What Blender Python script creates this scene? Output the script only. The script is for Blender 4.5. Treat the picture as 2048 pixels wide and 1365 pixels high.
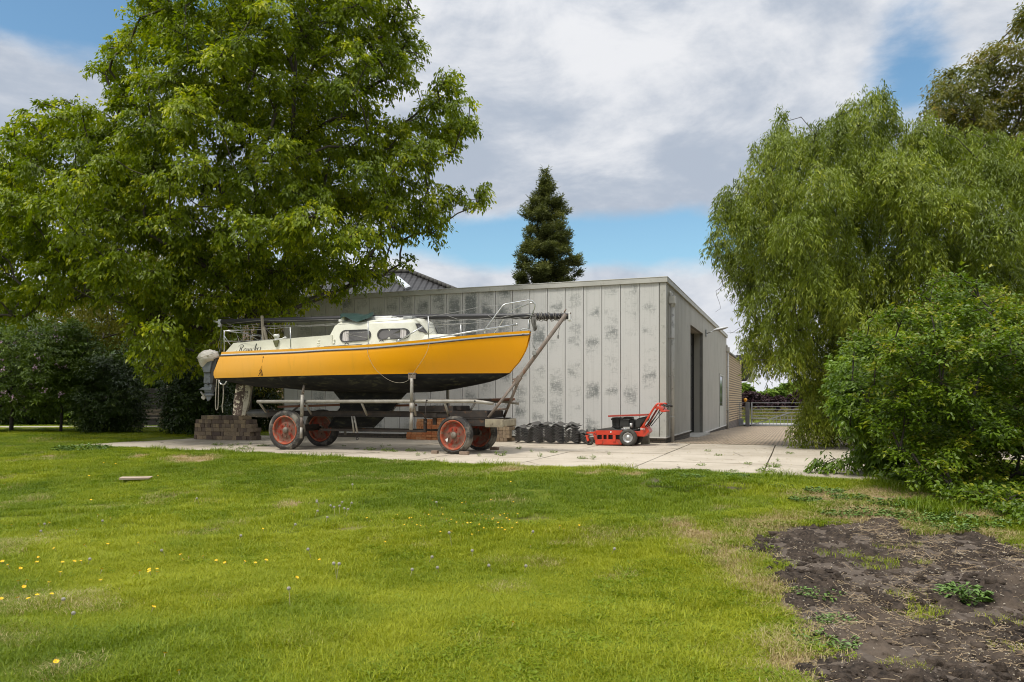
import bpy, math, random
import numpy as np
from mathutils import Vector, Matrix

for o in list(bpy.data.objects):
    bpy.data.objects.remove(o)
SC = bpy.context.scene
COL = SC.collection
R = math.radians

# ------------------------------------------------------------------ camera
FPX, CX, HZ, EYE = 1528.0, 1024.0, 802.0, 1.1        # focal length in pixels of the 2048 wide photo, horizon row, eye height over the yard
cam = bpy.data.cameras.new('camera')
cam.sensor_width = 36.0
cam.lens = 36.0 * FPX / 2048.0
cam.shift_y = (HZ - 682.5) / 2048.0
cam.clip_start = 0.05
cam.clip_end = 3000
camo = bpy.data.objects.new('camera', cam)
camo.location = (0, 0, EYE)
camo.rotation_euler = (R(90), 0, 0)
COL.objects.link(camo)
SC.camera = camo

# ------------------------------------------------------------------ light
SUN = Vector((-0.34, -0.36, 0.87)).normalized()      # towards the sun
sl = bpy.data.lights.new('sun', 'SUN')
sl.energy = 2.4
sl.angle = R(12)
sl.color = (1.0, 0.95, 0.86)
so = bpy.data.objects.new('sun', sl)
so.rotation_euler = SUN.to_track_quat('Z', 'Y').to_euler()
so.location = (0, 0, 30)
COL.objects.link(so)
SC.view_settings.view_transform = 'Standard'
SC.view_settings.look = 'None'
SC.view_settings.exposure = 0.30
SC.view_settings.gamma = 1.0
SC.render.film_transparent = False
cy = SC.cycles
cy.max_bounces = 6
cy.diffuse_bounces = 3
cy.glossy_bounces = 3
cy.transmission_bounces = 4
cy.transparent_max_bounces = 8
cy.use_denoising = True
cy.filter_width = 1.05
cy.use_adaptive_sampling = False
cy.sample_clamp_indirect = 4.0
cy.caustics_reflective = False
cy.caustics_refractive = False


# ------------------------------------------------------------------ node helpers
class NT:
    def __init__(self, tree):
        self.t = tree
        self.n = tree.nodes
        self.l = tree.links

    def new(self, kind, **kw):
        nd = self.n.new(kind)
        for k, v in kw.items():
            setattr(nd, k, v)
        return nd

    def link(self, a, b):
        self.l.new(a, b)

    def put(self, sock, val):
        if hasattr(val, 'is_output') or isinstance(val, bpy.types.NodeSocket):
            self.l.new(val, sock)
        else:
            if isinstance(val, (tuple, list)) and len(val) == 3 and sock.type == 'RGBA':
                val = (*val, 1.0)
            sock.default_value = val

    def math(self, op, a, b=0.0, c=0.0, clamp=False):
        nd = self.new('ShaderNodeMath', operation=op, use_clamp=clamp)
        self.put(nd.inputs[0], a)
        self.put(nd.inputs[1], b)
        self.put(nd.inputs[2], c)
        return nd.outputs[0]

    def vmath(self, op, a, b=(0, 0, 0)):
        nd = self.new('ShaderNodeVectorMath', operation=op)
        self.put(nd.inputs[0], a)
        self.put(nd.inputs[1], b)
        return nd.outputs[0]

    def noise(self, vec, scale=5.0, detail=4.0, rough=0.55, dist=0.0):
        nd = self.new('ShaderNodeTexNoise')
        if vec is not None:
            self.link(vec, nd.inputs['Vector'])
        nd.inputs['Scale'].default_value = scale
        nd.inputs['Detail'].default_value = detail
        nd.inputs['Roughness'].default_value = rough
        nd.inputs['Distortion'].default_value = dist
        return nd.outputs[0]

    def step(self, x, lo, hi):
        nd = self.new('ShaderNodeMapRange', interpolation_type='SMOOTHSTEP')
        self.put(nd.inputs[0], x)
        self.put(nd.inputs[1], lo)
        self.put(nd.inputs[2], hi)
        return nd.outputs[0]

    def mix(self, f, a, b, kind='MIX'):
        nd = self.new('ShaderNodeMix', data_type='RGBA', blend_type=kind)
        self.put(nd.inputs[0], f)
        self.put(nd.inputs[6], a)
        self.put(nd.inputs[7], b)
        return nd.outputs[2]

    def sep(self, v):
        nd = self.new('ShaderNodeSeparateXYZ')
        self.link(v, nd.inputs[0])
        return nd.outputs

    def comb(self, x, y, z):
        nd = self.new('ShaderNodeCombineXYZ')
        self.put(nd.inputs[0], x)
        self.put(nd.inputs[1], y)
        self.put(nd.inputs[2], z)
        return nd.outputs[0]


def mat_base(name):
    m = bpy.data.materials.new(name)
    m.use_nodes = True
    nt = NT(m.node_tree)
    bs = nt.n['Principled BSDF']
    return m, nt, bs


def obj_coord(nt):
    return nt.new('ShaderNodeTexCoord').outputs['Object']


def bump(nt, bs, h, strength=0.3, dist=0.01):
    b = nt.new('ShaderNodeBump')
    b.inputs['Strength'].default_value = strength
    b.inputs['Distance'].default_value = dist
    nt.put(b.inputs['Height'], h)
    nt.link(b.outputs[0], bs.inputs['Normal'])


def pm(name, a, b=None, scale=6.0, rough=0.6, metal=0.0, bmp=0.0, c=None, cs=None, clo=0.55, chi=0.7, spec=0.5, stretch=None, coat=0.0):
    """painted / weathered surface: two tones by noise, an optional third one (rust, dirt, moss) in patches"""
    m, nt, bs = mat_base(name)
    co = obj_coord(nt)
    if stretch:
        mp = nt.new('ShaderNodeMapping')
        mp.inputs['Scale'].default_value = stretch
        nt.link(co, mp.inputs[0])
        co = mp.outputs[0]
    b = b or tuple(x * 0.75 for x in a)
    n1 = nt.noise(co, scale, 6, 0.6)
    col = nt.mix(nt.step(n1, 0.3, 0.7), a, b)
    if c:
        n2 = nt.noise(co, cs or scale * 1.7, 8, 0.65, 0.4)
        col = nt.mix(nt.step(n2, clo, chi), col, c)
    nt.link(col, bs.inputs['Base Color'])
    bs.inputs['Roughness'].default_value = rough
    bs.inputs['Metallic'].default_value = metal
    bs.inputs['Specular IOR Level'].default_value = spec
    if coat:
        bs.inputs['Coat Weight'].default_value = coat
        bs.inputs['Coat Roughness'].default_value = 0.15
    if bmp:
        bump(nt, bs, nt.noise(co, scale * 6, 5, 0.7), bmp, 0.01)
    return m


# ------------------------------------------------------------------ sky
w = bpy.data.worlds.new('World')
SC.world = w
w.use_nodes = True
wt = NT(w.node_tree)
bg = wt.n['Background']
sky = wt.new('ShaderNodeTexSky', sky_type='NISHITA')
sky.sun_disc = False
sky.sun_elevation = math.asin(SUN.z)
sky.sun_rotation = math.atan2(SUN.x, SUN.y)
sky.air_density = 1.2
sky.dust_density = 0.6
sky.ozone_density = 1.6
dirv = wt.new('ShaderNodeTexCoord').outputs['Generated']
dx, dy, dz = wt.sep(dirv)
az = wt.math('ARCTAN2', dx, dy)
hyp = wt.math('SQRT', wt.math('ADD', wt.math('MULTIPLY', dx, dx), wt.math('MULTIPLY', dy, dy)))
el = wt.math('ARCTAN2', dz, hyp)
cv = wt.comb(wt.math('MULTIPLY', az, 1.0), wt.math('MULTIPLY', el, 2.0), 3.7)
nA = wt.noise(cv, 2.6, 9, 0.56, 0.25)
nB = wt.noise(wt.vmath('ADD', cv, (4.3, 1.7, 0.0)), 3.6, 8, 0.6, 0.35)
nC = wt.noise(wt.vmath('ADD', cv, (9.1, 6.2, 0.0)), 11.0, 8, 0.6, 0.3)


def gap(a0, e0, ra, re):
    """1 inside an opening of the clouds at azimuth a0, elevation e0 (radians)"""
    u = wt.math('DIVIDE', wt.math('SUBTRACT', az, a0), ra)
    v = wt.math('DIVIDE', wt.math('SUBTRACT', el, e0), re)
    q = wt.math('ADD', wt.math('MULTIPLY', u, u), wt.math('MULTIPLY', v, v))
    return wt.math('EXPONENT', wt.math('MULTIPLY', q, -1.0))


dens = wt.math('ADD', nA, 0.24)
for g, amp in ((gap(-0.56, 0.44, 0.20, 0.075), 0.50), (gap(0.478, 0.362, 0.068, 0.060), 0.31), (gap(-0.01, 0.203, 0.24, 0.046), 0.50),
               (gap(0.20, 0.205, 0.12, 0.035), 0.24), (gap(0.60, 0.44, 0.16, 0.06), 0.08), (gap(0.30, 0.30, 0.10, 0.03), 0.10)):
    dens = wt.math('SUBTRACT', dens, wt.math('MULTIPLY', g, amp))
cover = wt.step(dens, 0.40, 0.62)
shade = wt.math('ADD', wt.math('MULTIPLY', nB, 0.75), wt.math('MULTIPLY', nC, 0.25))
band = gap(0.0, 0.30, 0.8, 0.075)                        # the flat grey undersides lie in one layer
shade = wt.math('SUBTRACT', shade, wt.math('MULTIPLY', band, 0.13))
ccol = wt.mix(wt.step(shade, 0.33, 0.60), (0.37, 0.42, 0.50), (0.69, 0.70, 0.725))
skyc = wt.mix(1.0, sky.outputs[0], (0.092, 0.115, 0.118), 'MULTIPLY')
zen = wt.math('ADD', 1.0, wt.math('MULTIPLY', wt.step(el, 0.42, 1.25), 1.7))   # an overcast sky is brightest overhead
ccol = wt.mix(1.0, ccol, wt.comb(zen, zen, zen), 'MULTIPLY')
low = wt.step(el, 0.16, -0.02)
skyc = wt.mix(wt.math('MULTIPLY', low, 0.5), skyc, (0.62, 0.68, 0.76))
wt.link(wt.mix(cover, skyc, ccol), bg.inputs['Color'])
bg.inputs['Strength'].default_value = 1.0

# ------------------------------------------------------------------ the yard's own axes
E1 = Vector((0.9377, -0.3474, 0.0))                      # along the shed front, towards the right
E2 = Vector((0.3474, 0.9377, 0.0))                       # away from the viewer
ROT = math.atan2(E1.y, E1.x)


def W(v, w_, z=0.0):
    p = E1 * v + E2 * w_
    return Vector((p.x, p.y, z))


def ray_w(px, py, w_):
    """point of the photo's sight line at yard depth w_ -> (v, w, z)"""
    k = (px - CX) / FPX
    y = w_ / (0.3474 * k + 0.9377)
    return (0.9377 * k * y - 0.3474 * y, w_, EYE - (py - HZ) * y / FPX)


def at(px, py, y):
    return Vector(((px - CX) / FPX * y, y, EYE - (py - HZ) * y / FPX))


def gnd(px, py, z=0.0):
    y = FPX * (EYE - z) / (py - HZ)
    return Vector(((px - CX) / FPX * y, y, z))


# ------------------------------------------------------------------ mesh helpers
class MB:
    def __init__(self):
        self.v, self.f, self.mi, self.sm = [], [], [], []

    def add(self, verts, faces, mi=0, smooth=False):
        b = len(self.v)
        self.v += [tuple(p) for p in verts]
        for f in faces:
            self.f.append([b + i for i in f])
            self.mi.append(mi)
            self.sm.append(smooth)

    def box(self, c, s, rot=None, mi=0):
        hx, hy, hz = s[0] / 2, s[1] / 2, s[2] / 2
        ps = [Vector((x * hx, y * hy, z * hz)) for z in (-1, 1) for y in (-1, 1) for x in (-1, 1)]
        if rot:
            ps = [rot @ p for p in ps]
        c = Vector(c)
        self.add([p + c for p in ps], [(0, 2, 3, 1), (4, 5, 7, 6), (0, 1, 5, 4), (2, 6, 7, 3), (0, 4, 6, 2), (1, 3, 7, 5)], mi)
        return self

    def b2(self, x0, x1, y0, y1, z0, z1, mi=0):
        return self.box(((x0 + x1) / 2, (y0 + y1) / 2, (z0 + z1) / 2), (x1 - x0, y1 - y0, z1 - z0), None, mi)

    def bar(self, p, q, wd, ht, mi=0):
        p, q = Vector(p), Vector(q)
        d = q - p
        m = d.to_track_quat('X', 'Z').to_matrix()
        return self.box((p + q) / 2, (d.length, wd, ht), m, mi)

    def tube(self, pts, r, n=8, mi=0, cap=True, smooth=True):
        pts = [Vector(p) for p in pts]
        rs = r if isinstance(r, (list, tuple)) else [r] * len(pts)
        vs, fs = [], []
        ref = None
        for i, p in enumerate(pts):
            d = (pts[min(i + 1, len(pts) - 1)] - pts[max(i - 1, 0)])
            if d.length < 1e-9:
                d = Vector((0, 0, 1))
            d.normalize()
            if ref is None:
                ref = Vector((0, 0, 1)) if abs(d.z) < 0.9 else Vector((1, 0, 0))
            a = d.cross(ref)
            if a.length < 1e-6:
                a = d.orthogonal()
            a.normalize()
            b = a.cross(d)
            ref = b
            for k in range(n):
                t = 2 * math.pi * k / n
                vs.append(p + (a * math.cos(t) + b * math.sin(t)) * rs[i])
        for i in range(len(pts) - 1):
            for k in range(n):
                k2 = (k + 1) % n
                fs.append((i * n + k, i * n + k2, (i + 1) * n + k2, (i + 1) * n + k))
        self.add(vs, fs, mi, smooth)
        if cap:
            b = len(self.v) - len(vs)
            self.f.append([b + k for k in range(n)][::-1])
            self.f.append([b + (len(pts) - 1) * n + k for k in range(n)])
            self.mi += [mi, mi]
            self.sm += [False, False]
        return self

    def lathe(self, prof, c=(0, 0, 0), axis='y', n=32, mi=0, smooth=True, closed=False):
        """prof: (radius, offset along axis) pairs"""
        c = Vector(c)
        vs, fs = [], []
        for r, t in prof:
            for k in range(n):
                a = 2 * math.pi * k / n
                u, v = r * math.cos(a), r * math.sin(a)
                vs.append(c + (Vector((u, t, v)) if axis == 'y' else Vector((u, v, t)) if axis == 'z' else Vector((t, u, v))))
        m = len(prof)
        for i in range(m if closed else m - 1):
            j = (i + 1) % m
            for k in range(n):
                k2 = (k + 1) % n
                fs.append((i * n + k, i * n + k2, j * n + k2, j * n + k))
        self.add(vs, fs, mi, smooth)
        return self

    def prism(self, poly, y0, y1, mi=0, axis='y'):
        n = len(poly)
        mk = (lambda a, b, t: (a, t, b)) if axis == 'y' else (lambda a, b, t: (t, a, b)) if axis == 'x' else (lambda a, b, t: (a, b, t))
        vs = [mk(a, b, y0) for a, b in poly] + [mk(a, b, y1) for a, b in poly]
        fs = [list(range(n)), list(range(n, 2 * n))[::-1]] + [(i, n + i, n + (i + 1) % n, (i + 1) % n) for i in range(n)]
        self.add(vs, fs, mi)
        return self

    def grid(self, rows, mi=0, smooth=True, flip=False):
        n = len(rows[0])
        vs = [p for r in rows for p in r]
        fs = []
        for i in range(len(rows) - 1):
            for k in range(n - 1):
                q = (i * n + k, i * n + k + 1, (i + 1) * n + k + 1, (i + 1) * n + k)
                fs.append(q[::-1] if flip else q)
        self.add(vs, fs, mi, smooth)
        return self

    def blob(self, c, r, seed=0, amp=0.15, n=14, m=10, mi=0):
        rr = random.Random(seed)
        k = [(rr.uniform(1, 4), rr.uniform(0, 6), rr.uniform(1, 4), rr.uniform(0, 6)) for _ in range(4)]
        rows = []
        for i in range(m + 1):
            th = math.pi * i / m
            row = []
            for j in range(n + 1):
                ph = 2 * math.pi * (j % n) / n
                d = Vector((math.sin(th) * math.cos(ph), math.sin(th) * math.sin(ph), math.cos(th)))
                s = 1 + amp * sum(math.sin(a * 2 * d.x + b + c2 * 2 * d.z) * math.cos(c2 * d.y * 2 + e) for a, b, c2, e in k) / 2
                row.append((c[0] + d.x * r[0] * s, c[1] + d.y * r[1] * s, c[2] + d.z * r[2] * s))
            rows.append(row)
        self.grid(rows, mi, True, True)
        return self

    def build(self, name, mats, parent=None, bevel=0.0, recalc=True):
        me = bpy.data.meshes.new(name)
        me.from_pydata(self.v, [], self.f)
        for m in (mats if isinstance(mats, (list, tuple)) else [mats]):
            me.materials.append(m)
        me.polygons.foreach_set('material_index', self.mi)
        me.polygons.foreach_set('use_smooth', self.sm)
        me.validate()
        if recalc:
            import bmesh
            bm = bmesh.new()
            bm.from_mesh(me)
            bmesh.ops.recalc_face_normals(bm, faces=bm.faces)
            bm.to_mesh(me)
            bm.free()
        o = bpy.data.objects.new(name, me)
        COL.objects.link(o)
        if parent:
            o.parent = parent
        if bevel:
            md = o.modifiers.new('bevel', 'BEVEL')
            md.width = bevel
            md.segments = 2
            md.limit_method = 'ANGLE'
            md.angle_limit = R(40)
        return o


def tag(o, label, cat, group=None):
    o['label'] = label
    o['category'] = cat
    if group:
        o['group'] = group
    return o


def thing(name, label, cat, loc=(0, 0, 0), rotz=0.0, group=None):
    o = bpy.data.objects.new(name, None)
    o.empty_display_size = 0.2
    COL.objects.link(o)
    o.location = loc
    o.rotation_euler = (0, 0, rotz)
    return tag(o, label, cat, group)


def struct(o, kind='structure'):
    o['kind'] = kind
    return o


def copy_tree(o, parent=None):
    c = o.copy()
    COL.objects.link(c)
    if parent:
        c.parent = parent
    for ch in list(o.children):
        copy_tree(ch, c)
    return c


def np_mesh(name, verts, faces, mat, parent=None, attrs=None, smooth=False):
    me = bpy.data.meshes.new(name)
    nv, nf, k = len(verts), len(faces), faces.shape[1]
    me.vertices.add(nv)
    me.vertices.foreach_set('co', np.ascontiguousarray(verts, np.float32).ravel())
    me.loops.add(nf * k)
    me.loops.foreach_set('vertex_index', np.ascontiguousarray(faces, np.int32).ravel())
    me.polygons.add(nf)
    me.polygons.foreach_set('loop_start', np.arange(0, nf * k, k, dtype=np.int32))
    me.polygons.foreach_set('loop_total', np.full(nf, k, np.int32))
    if smooth:
        me.polygons.foreach_set('use_smooth', np.ones(nf, bool))
    for an, data in (attrs or {}).items():
        a = me.attributes.new(an, 'FLOAT', 'POINT')
        a.data.foreach_set('value', np.ascontiguousarray(data, np.float32))
    if mat:
        me.materials.append(mat)
    me.update()
    me.validate()
    o = bpy.data.objects.new(name, me)
    COL.objects.link(o)
    if parent:
        o.parent = parent
    return o


def smooth01(x):
    x = np.clip(x, 0, 1)
    return x * x * (3 - 2 * x)


_rs = np.random.RandomState(5)
_H = _rs.rand(256, 256)


def vnoise(x, y, s=1.0, o=0.0):
    """value noise of one octave on arrays"""
    x = np.asarray(x, float) * s + o + 1000.0
    y = np.asarray(y, float) * s + o * 1.7 + 1000.0
    xi, yi = np.floor(x).astype(int), np.floor(y).astype(int)
    fx, fy = x - xi, y - yi
    fx, fy = fx * fx * (3 - 2 * fx), fy * fy * (3 - 2 * fy)
    g = lambda i, j: _H[i % 256, j % 256]
    return (g(xi, yi) * (1 - fx) + g(xi + 1, yi) * fx) * (1 - fy) + (g(xi, yi + 1) * (1 - fx) + g(xi + 1, yi + 1) * fx) * fy


def fbm(x, y, s=1.0, o=0.0, n=4):
    t, a, tot = 0, 1.0, 0
    for i in range(n):
        t = t + a * vnoise(x, y, s * 2 ** i, o + 17 * i)
        tot += a
        a *= 0.55
    return t / tot


def in_poly(px, py, poly):
    px, py = np.asarray(px, float), np.asarray(py, float)
    c = np.zeros(px.shape, bool)
    n = len(poly)
    for i in range(n):
        x0, y0 = poly[i]
        x1, y1 = poly[(i + 1) % n]
        if y0 == y1:
            continue
        hit = ((y0 > py) != (y1 > py)) & (px < (x1 - x0) * (py - y0) / (y1 - y0) + x0)
        c ^= hit
    return c


def poly_dist(px, py, poly, closed=True):
    d = np.full(np.shape(px), 1e9)
    n = len(poly)
    for i in range(n if closed else n - 1):
        x0, y0 = poly[i]
        x1, y1 = poly[(i + 1) % n]
        ex, ey = x1 - x0, y1 - y0
        t = np.clip(((px - x0) * ex + (py - y0) * ey) / max(ex * ex + ey * ey, 1e-9), 0, 1)
        d = np.minimum(d, np.hypot(px - x0 - t * ex, py - y0 - t * ey))
    return d


def catmull(pts, n=8):
    pts = [np.array(p, float) for p in pts]
    P = [2 * pts[0] - pts[1]] + pts + [2 * pts[-1] - pts[-2]]
    out = []
    for i in range(1, len(P) - 2):
        for k in range(n):
            t = k / n
            out.append(0.5 * (2 * P[i] + (P[i + 1] - P[i - 1]) * t + (2 * P[i - 1] - 5 * P[i] + 4 * P[i + 1] - P[i + 2]) * t * t
                              + (3 * P[i] - P[i - 1] - 3 * P[i + 1] + P[i + 2]) * t ** 3))
    out.append(pts[-1])
    return [tuple(p) for p in out]


# ================================================================== ground
def v2(p):
    return (p[0], p[1])


EDGE = [v2(gnd(*p)) for p in ((105, 892), (200, 896), (330, 901), (520, 908), (700, 918.5), (900, 929.5), (1100, 936), (1260, 940), (1400, 947), (1525, 953), (1650, 960), (1790, 967))]
YARD = EDGE + [(6.2, 10.9), (8.6, 13.8), v2(W(8.5, 22)), v2(W(9, 64)), v2(W(-3.3, 64)), v2(W(-3.3, 20.6)), v2(W(-16.3, 20.6)), v2(W(-16.6, 16.6))]


def level(x, y):
    """height of the finished ground: level yard, a lawn that falls to the viewer, paving that falls away behind"""
    x, y = np.asarray(x, float), np.asarray(y, float)
    v, w_ = 0.9377 * x - 0.3474 * y, 0.3474 * x + 0.9377 * y
    d = poly_dist(x, y, EDGE, False)
    front = smooth01((13.6 - w_) / 2.5) * (1 - smooth01((x - 4.0) / 6.0) * 0.45)
    z = -0.50 * smooth01((d - 0.2) / 6.5) * front
    z = z + (fbm(x, y, 0.55, 3, 3) - 0.5) * 0.16 * smooth01(d / 2.0) * front
    z = z - 0.0155 * np.clip(w_ - 19.95, 0, 45) * smooth01((v + 6) / 2.5)
    return z


MULCH = []


def f_mulch(x, y):
    s = np.where(in_poly(x, y, MULCH), -1, 1) * poly_dist(x, y, MULCH) + (fbm(x, y, 2.6, 60, 4) - .5) * .55
    return 0.95 * (1 - smooth01((s + 0.02) / 0.22))


def terrain(x, y):
    x, y = np.asarray(x, float), np.asarray(y, float)
    sd = poly_dist(x, y, YARD) * np.where(in_poly(x, y, YARD), -1, 1)
    sd = sd + (fbm(x, y, 1.6, 40, 3) - 0.5) * 0.45
    t = smooth01((sd + 0.10) / 0.2)
    heap = 0.06 * f_mulch(x, y) * (0.6 + 0.8 * fbm(x, y, 5, 9, 3)) if MULCH else 0.0
    return level(x, y) - 0.07 * (1 - t) + t * (0.018 + heap + (fbm(x, y, 6, 7, 3) - 0.5) * 0.03), sd


def ghit(px, py):
    z = 0.0
    for _ in range(14):
        p = gnd(px, py, z)
        z = 0.5 * z + 0.5 * float(level(p.x, p.y))
    return Vector((p.x, p.y, float(terrain(p.x, p.y)[0])))


SOIL = [v2(ghit(*p)) for p in ((1480, 1078), (1555, 1056), (1640, 1043), (1740, 1046), (1800, 1078), (1890, 1090), (1960, 1084), (2010, 1100), (2060, 1125), (2200, 1150),
                              (2250, 1420), (1660, 1420), (1690, 1335), (1650, 1245), (1600, 1170), (1530, 1120))]
MULCH = [v2(ghit(*p)) for p in ((1300, 965), (1340, 953), (1420, 955), (1500, 966), (1470, 980), (1400, 984), (1330, 984))]
DRY = []                                                  # (x, y, radius x, radius y, strength) of straw coloured or sandy patches
for px, py, rx, ry, a in ((410, 921, 70, 8, 1.1), (350, 917, 30, 6, 1.1), (100, 914, 28, 5, 1), (280, 914, 34, 6, 1.0), (595, 1008, 26, 7, .9), (745, 1030, 18, 5, .7), (1180, 950, 60, 6, .9), (1260, 951, 50, 5, .8), (1040, 943, 60, 4, .6),
                         (1255, 1153, 55, 12, .6), (1400, 1075, 60, 14, 1.0), (1370, 1050, 40, 14, .6), (1130, 1086, 26, 6, .7), (1085, 1130, 40, 12, .6), (1020, 1185, 50, 14, .55),
                         (1640, 990, 120, 14, .7), (1760, 985, 90, 14, .8), (1840, 1000, 110, 16, 1.0), (1930, 1030, 90, 16, 1.0), (1700, 1020, 90, 12, .7), (1560, 1035, 80, 10, .6), (1440, 1020, 60, 10, .5),
                         (230, 1215, 120, 14, .4), (450, 1195, 60, 10, .4), (180, 1020, 80, 10, .3), (960, 1290, 90, 20, .35), (1420, 1310, 70, 20, .4), (640, 1285, 80, 18, .3)):
    c = ghit(px, py)
    e = ghit(px, py + ry)
    DRY.append((c.x, c.y, rx * c.y / FPX, max(abs(c.y - e.y), 0.1), a))


def f_soil(x, y, off=-0.05, wid=0.26):
    s = np.where(in_poly(x, y, SOIL), -1, 1) * poly_dist(x, y, SOIL) + (fbm(x, y, 1.8, 90, 4) - 0.5) * 1.0
    return 1 - smooth01((s + off) / wid)


def f_dry(x, y):
    t = np.zeros(np.shape(x))
    nn = fbm(x, y, 2.2, 60, 4) - 0.5
    for cx_, cy_, rx, ry, a in DRY:
        q = np.hypot((x - cx_) / rx, (y - cy_) / ry) + nn * 1.6
        t = np.maximum(t, a * (1 - smooth01((q - 0.4) / 0.8)))
    so_ = np.where(in_poly(x, y, SOIL), -1, 1) * poly_dist(x, y, SOIL) + (fbm(x, y, 2.6, 190, 4) - .5) * 1.1
    t = np.maximum(t, 0.85 * np.exp(-((so_ - 0.12) / 0.30) ** 2))       # the turf frays out into dry thatch round the dug bed
    return np.clip(t + 0.50 * smooth01((fbm(x, y, 1.1, 33, 4) - 0.59) / 0.16), 0, 1)


def ground_mat():
    m, nt, bs = mat_base('lawn soil and moss')
    co = nt.new('ShaderNodeNewGeometry').outputs['Position']
    soil = nt.new('ShaderNodeAttribute', attribute_name='soil').outputs['Fac']
    dry = nt.new('ShaderNodeAttribute', attribute_name='dry').outputs['Fac']
    n1 = nt.noise(co, 1.3, 6, 0.6)
    n2 = nt.noise(co, 18, 6, 0.7)
    n3 = nt.noise(co, 95, 3, 0.7)
    g = nt.mix(n1, (0.085, 0.115, 0.010), (0.15, 0.175, 0.016))
    g = nt.mix(nt.step(n2, 0.5, 0.75), g, (0.060, 0.060, 0.020))
    st = nt.mix(n3, (0.20, 0.135, 0.075), (0.42, 0.31, 0.19))
    g = nt.mix(nt.math('MULTIPLY', dry, 0.9), g, st)
    e = nt.mix(n2, (0.045, 0.036, 0.030), (0.17, 0.135, 0.105))
    nt.link(nt.mix(soil, g, e), bs.inputs['Base Color'])
    bs.inputs['Roughness'].default_value = 0.95
    bs.inputs['Specular IOR Level'].default_value = 0.15
    bump(nt, bs, nt.math('ADD', n2, nt.math('MULTIPLY', n3, 0.5)), 0.6, 0.03)
    return m


xs = np.concatenate([[-900, -450, -220, -120, -80, -60, -45, -34, -26, -21, -18], np.arange(-16, 12.01, 0.1), [14, 18, 22, 28, 36, 46, 60, 90, 150, 300, 600, 1000]])
ys = np.concatenate([[-80, -30, -10, -3, 0, 1.5], np.arange(2.6, 30.01, 0.1), [31, 32.5, 34, 37, 40, 44, 48, 53, 58, 64, 72, 85, 110, 150, 220, 400, 700, 1200]])
gx, gy = np.meshgrid(xs, ys)
gz, _sd = terrain(gx, gy)
nx, ny = len(xs), len(ys)
ii = (np.arange(ny - 1)[:, None] * nx + np.arange(nx - 1)[None, :]).ravel()
gfaces = np.stack([ii, ii + 1, ii + nx + 1, ii + nx], 1)
struct(np_mesh('ground', np.stack([gx.ravel(), gy.ravel(), gz.ravel()], 1), gfaces, ground_mat(), None,
               {'soil': np.maximum(f_soil(gx, gy), f_mulch(gx, gy)).ravel(), 'dry': f_dry(gx, gy).ravel()}, True))

# ---- dug soil bed at the right
sx0, sx1 = min(p[0] for p in SOIL) - 0.6, min(max(p[0] for p in SOIL), 6.6)
sy0, sy1 = 3.2, max(p[1] for p in SOIL) + 0.5
bx, by = np.meshgrid(np.arange(sx0, sx1, 0.022), np.arange(sy0, sy1, 0.022))
sm_ = f_soil(bx, by)
cl = fbm(bx, by, 7, 11, 4)
lump = np.maximum(0, fbm(bx, by, 3.2, 71, 3) - 0.52) * 0.12 + np.maximum(0, cl - 0.45) * 0.10 + np.maximum(0, fbm(bx, by, 17, 25, 3) - 0.5) * 0.08 + (fbm(bx, by, 38, 5, 2) - 0.5) * 0.026
bz = terrain(bx, by)[0] - 0.05 + sm_ * (0.040 + lump)
n_, m_ = bx.shape
ii = (np.arange(n_ - 1)[:, None] * m_ + np.arange(m_ - 1)[None, :]).ravel()


def soil_mat():
    m, nt, bs = mat_base('dug dark soil')
    co = nt.new('ShaderNodeNewGeometry').outputs['Position']
    n1, n2, n3 = nt.noise(co, 1.6, 5, 0.6), nt.noise(co, 22, 7, 0.7), nt.noise(co, 110, 3, 0.6)
    c = nt.mix(nt.step(n2, 0.3, 0.7), (0.017, 0.0128, 0.0098), (0.082, 0.061, 0.045))
    c = nt.mix(nt.math('MULTIPLY', nt.step(n1, 0.45, 0.75), 0.8), c, (0.16, 0.122, 0.09))
    c = nt.mix(nt.step(n3, 0.66, 0.74), c, (0.24, 0.18, 0.12))
    nt.link(c, bs.inputs['Base Color'])
    bs.inputs['Roughness'].default_value = 0.95
    bs.inputs['Specular IOR Level'].default_value = 0.2
    bump(nt, bs, nt.math('ADD', n2, n3), 0.8, 0.02)
    return m


struct(np_mesh('soil', np.stack([bx.ravel(), by.ravel(), bz.ravel()], 1), np.stack([ii, ii + 1, ii + m_ + 1, ii + m_], 1), soil_mat(), None, None, True))


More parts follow.
